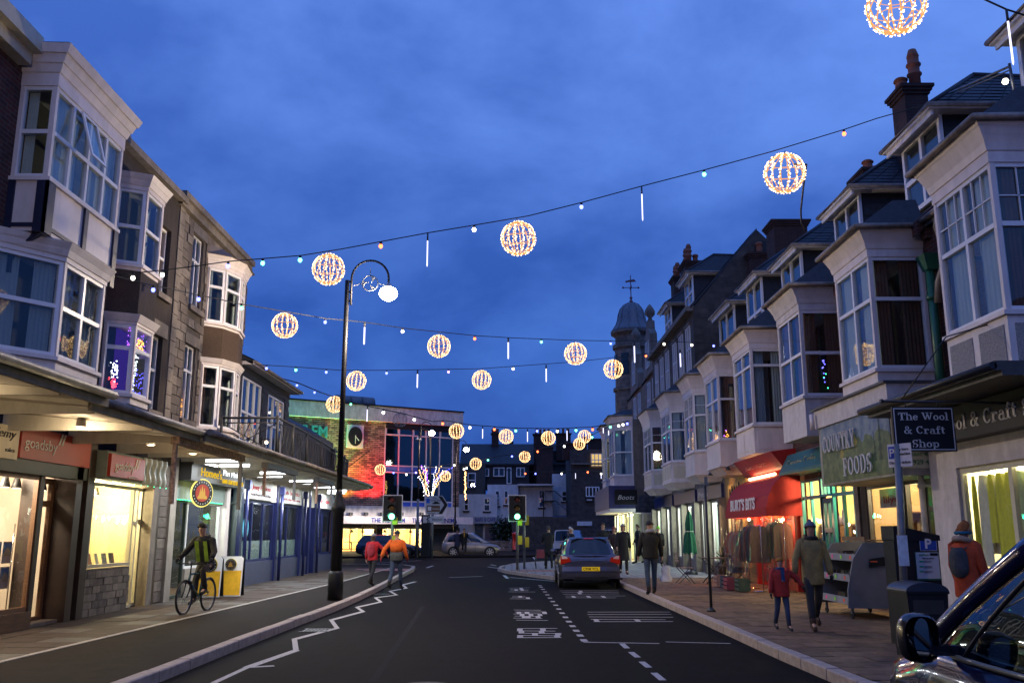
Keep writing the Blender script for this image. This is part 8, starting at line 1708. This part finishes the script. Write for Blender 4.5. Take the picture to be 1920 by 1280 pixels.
    lowest = min((c.matrix_basis @ v.co).z for c in t.children if c.type == 'MESH' for v in c.data.vertices); t.location = (X, Y, z-lowest if sit is None else z); t.rotation_euler = (0, 0, rz)
    return t
def P_at(x, y, z=.12): X, Y = at_z(x, y, z); return X, Y
dark = (.014, .013, .014); denim = (.035, .05, .09)
X, Y = P_at(1531, 1180); w1 = person('woman in khaki parka and grey bobble hat walking towards the camera with a child', X, Y, .12, 1.56, R(176), (.24, .18, .07), (.03, .028, .032), shoe=(.055, .025, .012), hem=.72, legF=(-14, 16), knee=(26, 4), armL=(4, 10, 16), armR=(4, 8, 22), hat=(.11, .12, .17), hair=(.04, .02, .015), bobble=True, fem=True, gloves=(.012, .012, .014), hood=(.24, .18, .07), scarf=(.012, .012, .012), bulk=1.13)
m = MB(); m.tube([(.12, .16, 1.32), (0, .18, 1.1), (-.17, .13, .85)], .010, 5); m.build('bag_strap', cloth((.02, .015, .012)), w1); m = MB(); m.grid(lambda u, v: (-.20+.03*math.cos(6.28*v), .08+.11*math.sin(6.28*v), .62+.22*u), 4, 12); m.build('shoulder_bag', cloth((.02, .015, .012)), w1)
MB().tube([(0, .182, .72), (0, .178, .95), (0, .165, 1.25)], .006, 4).build('zip', cloth((.25, .2, .1)), w1)
X, Y = P_at(1469, 1181); person('small child in red jacket, blue scarf and orange hat holding the woman\'s hand', X, Y, .12, 1.03, R(184), (.34, .025, .02), (.03, .05, .10), shoe=(.03, .03, .035), hem=.80, legF=(12, -10), knee=(4, 18), armL=(10, 20, 55), armR=(0, 10, 14), hat=(.30, .13, .02), scarf=(.02, .05, .14), gloves=(.015, .015, .02), bulk=1.3, group=None)
X, Y = P_at(697, 1098); rj = person('walker in red jacket with small red backpack and pale grey hat, seen from behind', X, Y, .12, 1.38, R(-20), (.42, .012, .02), (.012, .014, .022), hem=.84, legF=(12, -14), knee=(5, 24), armL=(-5, 15, 12), armR=(30, 10, 40), hat=(.30, .30, .32), pack=(.35, .03, .05), fem=True, bulk=1.1)
X, Y = P_at(742, 1101); person('walker in orange and grey jacket with dark hat leading the one in red', X, Y, .06, 1.52, R(-10), (.75, .13, .012), (.03, .045, .085), hem=.86, lower=(.06, .06, .055), legF=(-16, 16), knee=(24, 6), armL=(-25, 12, 38), armR=(12, 20, 14), hat=(.015, .03, .035), gloves=(.30, .03, .02), bulk=1.18)
X, Y = P_at(1222, 1114); mn = person('man in black jacket and blue jeans with pale hood walking away along the right kerb', X, Y, .12, 1.66, R(2), (.016, .014, .012), (.03, .05, .09), hem=.84, legF=(-4, 12), knee=(16, 4), armL=(8, 14, 14), armR=(4, 10, 16), hat=(.012, .012, .015), hood=(.28, .27, .28), bulk=1.2)
bx, by = at_z(1240, 1090, .12)
bag = thing('carrier_bag', 'white plastic carrier bag hanging from the hand of the man in jeans', 'bag', (X+.36, Y+.05, .42)); m = MB(); m.grid(lambda u, v: (X+.36+(.13+.03*math.sin(u*9))*math.cos(6.283*v)*(.55+.45*min(1, (1-u)*2.5)), Y+.05+.07*math.sin(6.283*v)*(1-.5*u), .42+.36*u), 8, 16); m.build('bag_body', M('bag_white', (.6, .58, .62), .5, .15, 12, .4), bag); m = MB(); m.tube([(X+.30, Y+.05, .76), (X+.34, Y+.05, .87), (X+.40, Y+.05, .76)], .008, 4); m.build('bag_handle', M('bag_white'), bag)
X, Y = at_z(1795, 1195, .12); X, Y = 5.72, 11.75; person('shopper in orange-red coat with auburn curls and grey rucksack facing the wool shop window', X, Y, .12, 1.51, R(-62), (.42, .055, .015), (.03, .03, .04), hem=.7, legF=(2, -2), knee=(2, 2), armL=(5, 20, 12), armR=(5, 20, 12), hair=(.22, .07, .015), pack=(.05, .055, .06), hood=(.30, .22, .16), fem=True, bulk=1.18)
cu = thing('headband', 'teal headband round the auburn curls of the shopper', 'headband', (X, Y, 1.6)); MB().tube([(X+.088*math.cos(6.283*k/16), Y+.088*math.sin(6.283*k/16), 1.56) for k in range(16)], .022, 6, closed=True).build('band', cloth((.01, .12, .2)), cu)
m = MB(); rnd = random.Random(2)
for _ in range(60): a, p = rnd.uniform(0, 6.28), rnd.uniform(-.1, 1.3); m.ball(X+.075*math.cos(p)*math.cos(a), Y+.085*math.cos(p)*math.sin(a), 1.555+.075*math.sin(p), .022, 6)
m.build('curls', cloth((.22, .07, .015)), cu)
# others further off
for (x, y, H, rz, coat, legs, kw) in (
 (1029, 1066, 1.68, 5, dark, dark, dict(label='dark-coated person pushing a pushchair over the paved build-out', hem=.6, armL=(40, 20, 5), armR=(40, 20, 5), hair=(.06, .05, .04))),
 (1132, 1070, 1.78, 178, dark, dark, dict(label='man in black coat walking towards the camera just right of the hatchback roof', hair=(.03, .02, .02))),
 (1153, 1072, 1.62, 172, (.03, .02, .02), dark, dict(label='woman in dark coat carrying something pale, right of the man in black', fem=True, hat=(.2, .05, .05), armL=(20, 80, 5), armR=(20, 80, 5), hem=.6)),
 (1170, 1076, 1.7, 178, dark, dark, dict(label='woman in long black coat and pale grey hat facing the camera on the pavement', fem=True, hat=(.3, .3, .32), hem=.45, long_=True)),
 (1198, 1056, 1.8, 80, dark, dark, dict(label='person in black standing at the chemist window beyond the man in jeans', hem=.7)),
 (1236, 1062, 1.66, 185, dark, dark, dict(label='person in black with bright green bobble hat partly behind the man in jeans', hat=(.18, .55, .03), bobble=True)),
 (1071, 1045, 1.62, 90, dark, dark, dict(label='white-haired person in dark coat behind the hatchback roof', hair=(.5, .47, .45), hem=.6)),
 (857, 1040, 1.62, 170, (.015, .02, .05), (.02, .02, .02), dict(label='left one of two dark figures standing in front of the beige car', fem=True, hem=.55, long_=True)),
 (870, 1040, 1.7, 185, (.02, .018, .016), (.02, .02, .02), dict(label='right one of two dark figures, in a mustard scarf, holding up a phone', scarf=(.35, .18, .02), armL=(60, 70, 5), armR=(60, 70, 5), hem=.7))):
    X, Y = P_at(x, y); lb = kw.pop('label')
    if x == 1071: Y = 36; X = at_y(1071, 1000, 36)[0]
    kw.setdefault('legF', (10, -12)); kw.setdefault('knee', (4, 18)); pp = person(lb, X, Y, .12, H, R(rz), coat, legs, bulk=1.12, **kw)
X, Y = P_at(1029, 1066); ps = thing('pushchair', 'dark folding pushchair with small wheels beside the dark-coated person', 'pushchair', (X-.35, Y, .12)); m = MB()
for s in (-.2, .2): m.tube([(X-.25+s, Y+.1, 1.05), (X-.35+s, Y+.5, .5), (X-.35+s, Y+.75, .25)], .015, 5); m.tube([(X-.35+s, Y+.3, .25), (X-.3+s, Y+.7, .8)], .015, 5)
m.tube([(X-.45, Y+.1, 1.05), (X-.05, Y+.1, 1.05)], .015, 5); m.build('frame', iron, ps); MB().grid(lambda u, v: (X-.5+.4*u, Y+.35+.3*v, .55+.35*math.sin(v*2.4)), 4, 6).build('seat', cloth((.25, .05, .06)), ps)
for s in (-.22, .22):
    for d in (.3, .75): MB(Fr((X-.3+s, Y+d, 0), (0, 1, 0), (1, 0, 0))).tube([(.09*math.cos(6.283*k/12), 0, .21+.09*math.sin(6.283*k/12)) for k in range(12)], .018, 5, closed=True).build('wheel', rubber, ps)
# cyclist
X, Y = P_at(356, 1152); bk_ = thing('bicycle', 'blue-green mountain bicycle ridden towards the camera on the left pavement', 'bicycle', (0, 0, 0)); WR = .335
def wheel(y): 
    w = MB(Fr((0, y, 0), (0, 1, 0), (1, 0, 0))); w.tube([(WR*math.cos(6.283*k/32), 0, WR+.0+WR*math.sin(6.283*k/32)) for k in range(32)], .024, 6, closed=True); wh = w.build('wheel', rubber, bk_); s = MB(Fr((0, y, 0), (0, 1, 0), (1, 0, 0))); s.tube([((WR-.035)*math.cos(6.283*k/32), 0, WR+(WR-.035)*math.sin(6.283*k/32)) for k in range(32)], .010, 4, closed=True)
    for k in range(16): a = 6.283*k/16; s.tube([(.02*math.cos(a+1), .02*(-1)**k, WR+.02*math.sin(a+1)), ((WR-.035)*math.cos(a), 0, WR+(WR-.035)*math.sin(a))], .0018, 3, cap=False)
    s.build('rim', galv, wh); return wh
wheel(0); wheel(1.06); fm = M('bike_teal', (.01, .10, .14), .3, .1, 3, 0, coat=.6); m = MB(); BB, ST, HT_, RA_, FA = (0, .42, .30), (0, .30, .80), (0, .86, .78), (0, 0, WR), (0, 1.06, WR)
for a, b, r in ((BB, ST, .018), (BB, (0, .90, .66), .022), (ST, HT_, .020), (BB, RA_, .012), (ST, RA_, .010), (HT_, (0, .90, .64), .024)): m.tube([a, b], r, 8)
m.build('frame', fm, bk_); m = MB()
for s in (.055, -.055): m.tube([(s, .91, .62), (s, .97, .45), (s, 1.06, WR)], .016, 6)
m.box(-.07, .07, .88, .95, .60, .65); m.build('fork', blackp, bk_); m = MB(); m.tube([(0, .86, .78), (0, .84, .98), (0, .88, 1.0)], .016, 6); m.tube([(-.33, .82, 1.0), (-.1, .88, 1.0), (.1, .88, 1.0), (.33, .82, 1.0)], .013, 6); m.build('handlebar', blackp, bk_)
m = MB(); m.tube([(0, .30, .80), (0, .27, .92)], .014, 6); m.build('seat_post', blackp, bk_); m = MB(); m.ball(0, .27, .94, .12, 10, sz=.25, sx=.55, sy=1.1); m.build('saddle', blackp, bk_); m = MB(); m.tube([(.04, .42, .30), (.06, .54, .20)], .01, 5); m.tube([(-.04, .42, .30), (-.06, .30, .40)], .01, 5); m.box(.06, .15, .50, .58, .19, .21); m.box(-.15, -.06, .26, .34, .39, .41); m.tube([(.05+.0, .42+.09*math.cos(6.283*k/16), .30+.09*math.sin(6.283*k/16)) for k in range(16)], .006, 4, closed=True); m.build('crank', iron, bk_)
MB().ball(0, .92, 1.02, .025, 6).build('front_lamp', M('lamp_clear'), bk_); place(bk_, (X-.02, Y+1.0, .12), R(172))
cy = person('cyclist in black hooded top and yellow-green vest straps riding towards the camera', 0, 0, 0, 1.74, 0, (.012, .012, .014), (.014, .014, .018), hem=.86, lean=22, armL=(28, 28, 26), armR=(28, 28, 26), hood=(.012, .012, .014), hat=(.012, .012, .014), pack=(.20, .28, .03), gloves=(.02, .02, .02), bulk=1.12,
 sit=(((-.09, 0, .92), (-.11, .36, .80), (-.11, .20, .42), (-.11, .36, .37)), ((.09, 0, .92), (.10, .22, .60), (.10, .24, .22), (.11, .40, .18))))
m = MB()
for s in (1, -1): m.grid(lambda u, v: (s*(.05+.09*v), .19+.20*(u-.1)+top_ if False else .17+.15*u, .98+.42*u), 4, 3)
m.build('vest', cloth((.22, .36, .03)), cy)
cy.location = (X-.02-.0, Y+1.0-.24, .12+.045); cy.rotation_euler = (0, 0, R(172)); cy.scale = bk_.scale = (.89,)*3
# =================================================================== things on the right-hand pavement and in the windows
# produce stand
X0, Y0 = at_z(1596, 1146, .12); st = thing('produce_stand', 'grey wheeled produce stand with three dark open shelves and neon price tags', 'display stand', (X0, Y0, .12)); gr = M('stand_grey', (.16, .165, .18), .5, .12, 4, .1)
XL = 5.85; XR_ = 6.75; YA, YB = 16.1, 17.6
SFr = Fr((XL, 0, 0), (0, 1, 0), (-1, 0, 0))
prof_ = [(-.9, .30), (.10, .30), (.08, .62), (-.04, 1.12), (-.22, 1.38), (-.9, 1.42)]
for a in (YA, YB): m = MB(SFr); m.ext([(a, b, c) for b, c in prof_], (.04, 0, 0)); m.build('end_panel', gr, st)
MB(SFr).box(YA+.04, YB, -.9, -.86, .3, 1.4).build('back_panel', darkroom, st)
for b, c in ((.06, .36), (.02, .74), (-.10, 1.08)):
    MB(SFr).box(YA+.04, YB, -.86, b, c, c+.03).build('shelf_board', gr, st); MB(SFr).box(YA+.04, YB, b, b+.02, c, c+.12).build('shelf_lip', M('lip_grey', (.24, .25, .28), .5, .1, 4, 0), st)
    for k, cc in enumerate(((.9, .12, .05), (.3, .8, .05), (.9, .1, .3))):
        MB(SFr).box(YA+.2+k*.45, YA+.27+k*.45, b+.021, b+.026, c+.03, c+.09).build('price_tag', cmat(cc), st)
for a in (YA+.1, YB-.1):
    for b in (-.8, .0): MB(Fr(SFr.p(a, b, 0), (0, 1, 0), (1, 0, 0))).tube([(.05*math.cos(6.283*k/10), 0, .18+.05*math.sin(6.283*k/10)) for k in range(10)], .018, 5, closed=True).build('castor', rubber, st); MB(SFr).box(a-.02, a+.02, b-.02, b+.02, .2, .31).build('castor_leg', galv, st)
EFr = Fr((0, YA-.001, 0), (1, 0, 0), (0, -1, 0)); MB(EFr).ext([(XL+.30, 0, .98), (XL+.62, 0, 1.02), (XL+.60, 0, 1.16), (XL+.32, 0, 1.12)], (0, .04, 0)).build('handle_recess', blackp, st); MB(EFr).box(XL+.32, XL+.44, .041, .046, 1.07, 1.09).build('orange_label', cmat((.8, .12, .03)), st)
for c, b0 in ((1.11, -.7), (.77, -.6), (.39, -.6)): stock(SFr, YA+.12, YB-.1, b0+.35, c, ('box', 'jar'), ((.05, .03, .02), (.03, .04, .02), (.06, .05, .03)), 7, 'dark packed produce on the shelves of the grey stand', 'produce on the grey stand', 'produce', 'produce', (.14, .2, .12))
tray = thing('produce_tray', 'shallow dark tray of goods on top of the grey produce stand', 'tray', SFr.p(YA+.7, -.5, 1.42)); MB(SFr).box(YA+.1, YB-.3, -.8, -.3, 1.42, 1.44).build('tray_base', wood, tray); MB(SFr).box(YA+.1, YB-.3, -.32, -.3, 1.44, 1.5).build('tray_side', wood, tray)
# clothes rails and racks of the red shop
for i, (a0, a1, b, zt, lb, pal) in enumerate(((23.3, 24.6, 1.15, 1.75, 'nearest rail of plastic-wrapped jackets outside the red shop', ((.25, .12, .10), (.12, .14, .18), (.4, .3, .25), (.3, .08, .08))), (24.8, 26.2, 1.2, 1.6, 'middle rail of pale wrapped garments outside the red shop', ((.45, .35, .3), (.35, .25, .2), (.4, .4, .4), (.5, .2, .15))), (23.0, 24.0, .65, 1.85, 'rail of jackets close against the red shopfront', ((.1, .1, .12), (.3, .1, .1), (.15, .2, .3))))):
    r = thing('clothes_rail', lb, 'clothes rail', tuple(RW.p((a0+a1)/2, b, .12))); m = MB(RW)
    for a in (a0, a1): m.tube([(a, b, .15), (a, b, zt)], .015, 6); m.tube([(a, b-.25, .15), (a, b+.25, .15)], .015, 6)
    m.tube([(a0, b, zt), (a1, b, zt)], .015, 6); m.build('frame', chrome, r)
    n = int((a1-a0)/.16)
    for k in range(n): item('garment', 'garment', Fr(RW.p(a0+.1+k*.16, b, 0), (1, 0, 0), (0, 1, 0)), 0, 0, zt-.92, (.50, .13, .9), random.choice(pal), 'wrapped garment hanging on the '+lb.split(' outside')[0].split(' close')[0], 'garment', 'garments on the '+('nearest', 'middle', 'wall')[i]+' rail', random.uniform(-.15, .15))
    pf_ = MB(RW).grid(lambda u, v: (a0-.08+(a1-a0+.16)*u, b+.30+.03*math.sin(u*23)+.03*math.sin(v*7+u*5), .35+(zt-.25)*v), 26, 10).build('plastic_cover', GLASS('plastic_film', (.8, .78, .75), .9, .16, .12), r); MB(RW).grid(lambda u, v: (a0-.09, b-.3+.6*u, .45+(zt-.35)*v+.05*math.sin(u*9)), 8, 8).build('plastic_cover', GLASS('plastic_film'), r)
for i, (a, b, col, lb) in enumerate(((24.2, 1.75, (.25, .05, .06), 'pink-red crate of goods on the pavement before the clothes rails'), (24.8, 1.7, (.03, .05, .07), 'dark crate of goods beside the pink-red one'), (23.6, 1.6, (.05, .08, .05), 'dark green crate nearest the woman'), (25.6, 1.7, (.35, .2, .15), 'tan crate at the far end of the rails'))):
    cr = thing('crate', lb, 'crate', tuple(RW.p(a, b, .12)))
    for q in ((a-.22, a+.22, b-.15, b-.13), (a-.22, a+.22, b+.13, b+.15)):
        for k in range(3): MB(RW).box(q[0], q[1], q[2], q[3], .16+k*.1, .23+k*.1).build('slat', cmat(col), cr)
    for q in (a-.22, a+.2): MB(RW).box(q, q+.02, -.13+b, .13+b, .14, .44).build('side', cmat(col), cr)
    MB(RW).box(a-.2, a+.2, b-.13, b+.13, .14, .17).build('base', cmat(col), cr)
stock(RW, 23.7, 27.0, -.4, 1.2, ('box', 'bottle', 'hat'), ((.5, .1, .05), (.5, .3, .05), (.1, .2, .3), (.6, .5, .4)), 18, 'small colourful trinket in the red shop window', 'trinkets in the red shop window', 'trinket', 'trinket', (.14, .14, .28))
stock(RW, 23.7, 27.0, -.5, 1.95, ('hat', 'garment', 'box'), ((.5, .08, .04), (.6, .25, .05), (.2, .1, .1)), 12, 'hat or toy on the upper shelf of the red shop', 'upper shelf of the red shop', 'toy', 'toy', (.16, .14, .3))
shelf(RW, 23.7, 27.0, -.6, -.25, (1.2, 1.95), 'plank shelving behind the red shop window')
for a, z, lb in ((23.55, 1.9, 'bright bare bulb glowing beneath the red awning near end'), (26.9, 1.95, 'small warm bulb glowing beneath the red awning far end')): MB(RW).ball(a, .5, z, .045, 8).build('bare_bulb', E('bulb_warm', (1, .7, .35), 14), label=lb, cat='bulb'); lamp('POINT', RW.p(a, .6, z-.05), 55, (1, .62, .3), .06)
# shopping trolley, cafe table, chairs, parasol, plants
def P_(x, y, z=.12): X, Y = at_z(x, y, z); return X, Y
X, Y = P_(1390, 1102); tr = thing('shopping_trolley', 'small wire shopping trolley with blue lining outside the red shop', 'trolley', (X, Y, .12)); m = MB()
for k in range(9):
    u = k/8; m.tube([(X-.22+.44*u, Y, .5), (X-.26+.52*u, Y, 1.0)], .006, 4); m.tube([(X-.22, Y+.5*u, .5), (X-.26, Y+.5*u, 1.0)], .006, 4)
for z in (.5, .62, .75, .88, 1.0): m.tube([(X-.25, Y, z), (X+.25, Y, z), (X+.25, Y+.5, z), (X-.25, Y+.5, z)], .007, 4, closed=True)
for s in (-.2, .2):
    for d in (.05, .45): m.tube([(X+s, Y+d, .22), (X+s, Y+d, .5)], .012, 5)
m.tube([(X-.25, Y+.5, 1.0), (X-.25, Y+.65, 1.12), (X+.25, Y+.65, 1.12), (X+.25, Y+.5, 1.0)], .014, 5); m.build('wire_basket', chrome, tr)
MB().box(X-.2, X+.2, Y+.03, Y+.47, .52, .9).build('lining', cmat((.04, .12, .35)), tr)
for s in (-.2, .2):
    for d in (.05, .45): MB(Fr((X+s, Y+d, 0), (0, 1, 0), (1, 0, 0))).tube([(.05*math.cos(6.283*k/10), 0, .18+.05*math.sin(6.283*k/10)) for k in range(10)], .014, 5, closed=True).build('castor', rubber, tr)
def cafe_table(X, Y, lb):
    t = thing('cafe_table', lb, 'table', (X, Y, .12)); MB().box(X-.42, X+.42, Y-.3, Y+.3, .84, .87).build('tabletop', M('dark_table', (.06, .05, .045), .5, .2, 4, .1), t)
    for s in (-.28, .28):
        for d in (1, -1): MB().tube([(X-.32*d, Y+s, .13), (X+.32*d, Y+s, .84)], .014, 5).build('leg', iron, t)
    return t
def cafe_chair(X, Y, rz, lb):
    t = thing('folding_chair', lb, 'chair', (0, 0, 0), 'folding chairs outside the cafe')
    for k in range(5): MB().box(-.2, .2, -.2+k*.085, -.13+k*.085, .44, .46).build('seat_slat', M('pale_wood', (.30, .22, .17), .6, .15, 5, .1), t)
    for k in range(3): MB().box(-.2, .2, -.26, -.24, .62+k*.1, .68+k*.1).build('back_slat', M('pale_wood'), t)
    for s in (-.2, .2):
        MB().tube([(s, -.27, .86), (s, -.2, .45), (s, .22, .01)], .011, 5).build('leg', iron, t); MB().tube([(s, .2, .45), (s, -.25, .01)], .011, 5).build('leg', iron, t)
    t.location = (X, Y, .12); t.rotation_euler = (0, 0, rz); return t
tx, ty = P_(1342, 1094); cafe_table(tx, ty, 'dark folding table outside the cafe'); cafe_chair(tx-.85, ty+.1, R(-85), 'pale slatted folding chair on the kerb side of the cafe table'); cafe_chair(tx+.8, ty+.25, R(80), 'folding chair on the shop side of the cafe table')
X, Y = P_(1296, 1076); pa = thing('parasol', 'closed dark green parasol tied with a pale cord beside the column', 'parasol', (X, Y, .12)); zt = at_y(1293, 958, Y)[1]; z0 = at_y(1293, 1037, Y)[1]
MB().tube([(X, Y, .12), (X, Y, zt+.05)], .02, 8).build('pole', wood, pa); m = MB(); H_ = zt-z0; m.grid(lambda u, v: ((X+(.03+.20*(1-v)**.6*(1-.35*math.exp(-((v-.52)/.07)**2)))*math.cos(6.283*u)*(1+.18*math.sin(6.283*u*7))), Y+(.03+.20*(1-v)**.6*(1-.35*math.exp(-((v-.52)/.07)**2)))*math.sin(6.283*u)*(1+.18*math.sin(6.283*u*7)), z0+H_*v+.04*math.sin(u*44)*(1-v)), 56, 12); m.build('canopy', cloth((.01, .10, .05)), pa); MB().tube([(X+.15*math.cos(6.283*k/14), Y+.15*math.sin(6.283*k/14), z0+H_*.52) for k in range(14)], .012, 4, closed=True).build('cord', M('pale_cord', (.6, .55, .45), .8, .1, 4, 0), pa); MB().lathe(X, Y, [(.25, .12), (.22, .2), (.05, .24)], 12).build('base', iron, pa)
rnd = random.Random(9)
for x, y, h, lb in ((1347, 1090, .5, 'potted evergreen standing on the cafe table side by the wall'), (1395, 1075, .55, 'potted shrub between the cafe and the red shop')):
    X, Y = P_(x, y+3); Y += 1.0; X += .45; t = thing('potted_plant', lb, 'plant', (X, Y, .12)); MB().lathe(X, Y, [(.16, .12), (.22, .55), (.24, .56), (.24, .6), (.2, .6)], 12).build('pot', M('dark_pot', (.06, .05, .045), .7, .1, 5, .1), t); m = MB()
    for _ in range(260):
        a = rnd.uniform(0, 6.28); r = rnd.uniform(.02, .3); q = Vector((X+r*math.cos(a), Y+r*math.sin(a), .65+rnd.uniform(0, h)*(1.2-r*2))); u = Vector((math.cos(a), math.sin(a), rnd.uniform(.2, 1.2))).normalized()*.08; v = u.cross(Vector((0, 0, 1))).normalized()*.025; i = len(m.v); m.v += [q-u, q+v, q+u, q-v]; m.f.append([i, i+1, i+2, i+3]); m.smooth.append(False)
    m.build('foliage', M('leaf_green', (.035, .07, .03), .6, .4, 3, 0), t)
# hanging baskets of light from the cafe bay
gl_ = []
for _ in range(130): gl_.append(tuple(RW.p(random.uniform(28.0, 29.6), random.uniform(.7, .88), 4.42+abs(random.gauss(0, .16)))))
led_cloud('garland_lights', gl_[:90], LED['amber'], None, r=.018, label='amber lit garland on the sill inside the bay above the cafe', cat='lights'); led_cloud('garland_lights', gl_[90:], LED['purple'], None, r=.018, label='purple lights scattered in the garland above the cafe', cat='lights')
tr2 = thing('christmas_tree', 'dark Christmas tree with blue and green lights in the bay above the turquoise shop', 'Christmas tree', tuple(RW.p(20.25, .55, 4.5))); MB(RW).lathe(20.25, .55, [(.26, 4.6), (.2, 4.9), (.13, 5.2), (.03, 5.6)], 10).build('foliage', M('tree_green', (.01, .03, .015), .8, .3, 9, .5), tr2)
led_cloud('lights', [tuple(RW.p(20.25+random.gauss(0, .1), .55+random.choice((-.22, -.2, .2)), 4.65+random.random()*.8)) for _ in range(16)], LED['blue'], tr2, r=.017); led_cloud('lights', [tuple(RW.p(20.2+random.gauss(0, .1), .55+random.choice((-.22, .2)), 4.65+random.random()*.8)) for _ in range(10)], LED['green'], tr2, r=.017)
# wool shop window: hanging scarves, jumpers and two busts
pal = ((.72, .72, .06), (.7, .7, .3), (.02, .25, .15), (.6, .68, .5), (.75, .72, .6), (.45, .55, .4), (.68, .66, .05), (.7, .7, .65))
for k in range(34):
    a = 11.48+k*.083; z = random.uniform(.8, 1.5); c_ = pal[k % 8] if k % 3 else random.choice(pal); f_ = Fr(RW.p(a, .24-.1*(k % 3), 0), RW.U, RW.N)
    item('garment', 'scarf', f_, 0, 0, z, (random.uniform(.16, .32), .1, 2.42-z), c_, 'long knitted scarf hanging in the bright wool shop window', 'scarf', 'scarves in the wool shop window')
for k, a in enumerate((13.75, 13.0, 12.2)): item('garment', 'jumper', RW, a, .05, 1.3, (.6, .2, .7), ((.55, .6, .5), (.6, .58, .5), (.62, .62, .05))[k], 'knitted jumper displayed %s of the wool shop window' % ('at the far side', 'in the middle', 'at the near side')[k], 'jumper', None)
for k, a in enumerate((13.7, 13.1)):
    bs_ = thing('mannequin_bust', 'headless pale mannequin bust in denim blue top, %s in the wool shop window' % ('far one' if k == 0 else 'near one'), 'mannequin', tuple(RW.p(a, .1, .75))); p_ = RW.p(a, .1, 0); loft([(p_.x, p_.y, .76, .12, .14), (p_.x, p_.y, .95, .11, .17), (p_.x, p_.y, 1.1, .12, .20), (p_.x, p_.y, 1.2, .07, .1)], cloth((.12, .2, .32)), 'top', bs_); loft([(p_.x, p_.y, 1.19, .065, .09), (p_.x, p_.y, 1.24, .045, .05), (p_.x, p_.y, 1.33, .045, .045)], M('mannequin', (.6, .5, .4), .5, .1, 3, 0), 'neck', bs_)
shelf(RW, 11.5, 14.3, -1.4, -1.1, (1.3, 1.75, 2.2), 'shelving with stacked yarn behind the wool shop window'); 
for z in (1.3, 1.75): stock(RW, 11.6, 14.2, -1.2, z, ('box', 'jar'), ((.6, .2, .1), (.5, .5, .1), (.2, .4, .3), (.7, .6, .5)), 12, 'stack of coloured yarn on the wool shop shelves', 'yarn on the wool shop shelves', 'yarn', 'yarn', (.16, .16, .28))
# country foods shelves
shelf(RW, 15.7, 19.1, -1.1, -.75, (1.15, 1.6, 1.98), 'wooden shelves of jars behind the country foods window')
for z in (1.15, 1.6): stock(RW, 15.8, 19.0, -.9, z, ('jar', 'bottle', 'box'), ((.4, .38, .35), (.15, .12, .1), (.3, .15, .05), (.1, .25, .08), (.45, .3, .12)), 18, 'jar or packet on the country foods shelves', 'groceries on the country foods shelves', 'grocery_jar', 'jar', (.13, .13, .28))
stock(RW, 17.5, 18.9, -.2, .9, ('jar', 'box', 'bottle'), ((.35, .25, .1), (.3, .3, .28), (.12, .2, .05)), 7, 'goods stacked on the country foods window ledge', 'goods on the country foods ledge', 'packet', 'packet', (.16, .14, .35))
# turquoise shop
for z in (.75, 1.25, 1.75): stock(RW, 19.8, 20.95, -.5, z, ('box', 'hat', 'plate', 'bottle'), ((.5, .4, .2), (.1, .15, .25), (.5, .15, .05), (.6, .55, .4)), 5, 'small gift on the near shelves of the turquoise shop', 'gifts in the near turquoise window', 'gift', 'gift', (.17, .17, .3)); stock(RW, 21.9, 23.1, -.5, z, ('box', 'hat', 'bottle'), ((.5, .3, .1), (.12, .1, .2), (.4, .1, .04)), 4, 'small gift on the far shelves of the turquoise shop', 'gifts in the far turquoise window', 'gift', 'gift', (.2, .17, .34))
shelf(RW, 19.75, 21.0, -.7, -.3, (.75, 1.25, 1.75), 'thin shelves in the near turquoise window'); shelf(RW, 21.85, 23.15, -.7, -.3, (.75, 1.25, 1.75), 'thin shelves in the far turquoise window')
for a, z, lb in ((20.9, 1.75, 'warm bulb in the near turquoise window'), (22.6, 1.55, 'warm bulb in the far turquoise window'), (20.2, 1.35, 'low warm bulb in the near turquoise window')): MB(RW).ball(a, -.2, z, .045, 8).build('bare_bulb', E('bulb_warm'), label=lb, cat='bulb')
item('garment', 'dark_bag', RW, 20.3, -.1, 1.0, (.3, .12, .4), (.06, .05, .06), 'dark bag hanging in the near turquoise window', 'bag', None); MB(RW).ext([(20.0, .0, .66), (20.3, .0, .66), (20.3, -.15, .95), (20.0, -.15, .95)], (0, .01, 0)).build('card', cmat((.7, .5, .2)), label='small yellow card leaning on the turquoise window ledge', cat='card')
# cool shops
for Y0_ in (31.8, 34.4, 36.6, 39, 42, 44.2): stock(RW, Y0_, Y0_+1.6, -.7, .9, ('garment', 'box', 'bottle'), ((.5, .55, .55), (.25, .35, .4), (.6, .6, .6)), 4, 'pale goods behind the bright shop windows near metre %d' % int(Y0_) if False else 'pale goods in the bright cool-lit shop windows', 'pale goods in the bright windows', 'shop_goods', 'goods', (.3, .2, .8))
# cafe window cards, wall menu
MB(RW).box(27.9, 28.35, .12, .16, 1.35, 1.95).build('menu_case', M('menu_wood', (.10, .05, .025), .5, .1, 4, 0), label='dark wooden menu case by the cafe door', cat='menu case')
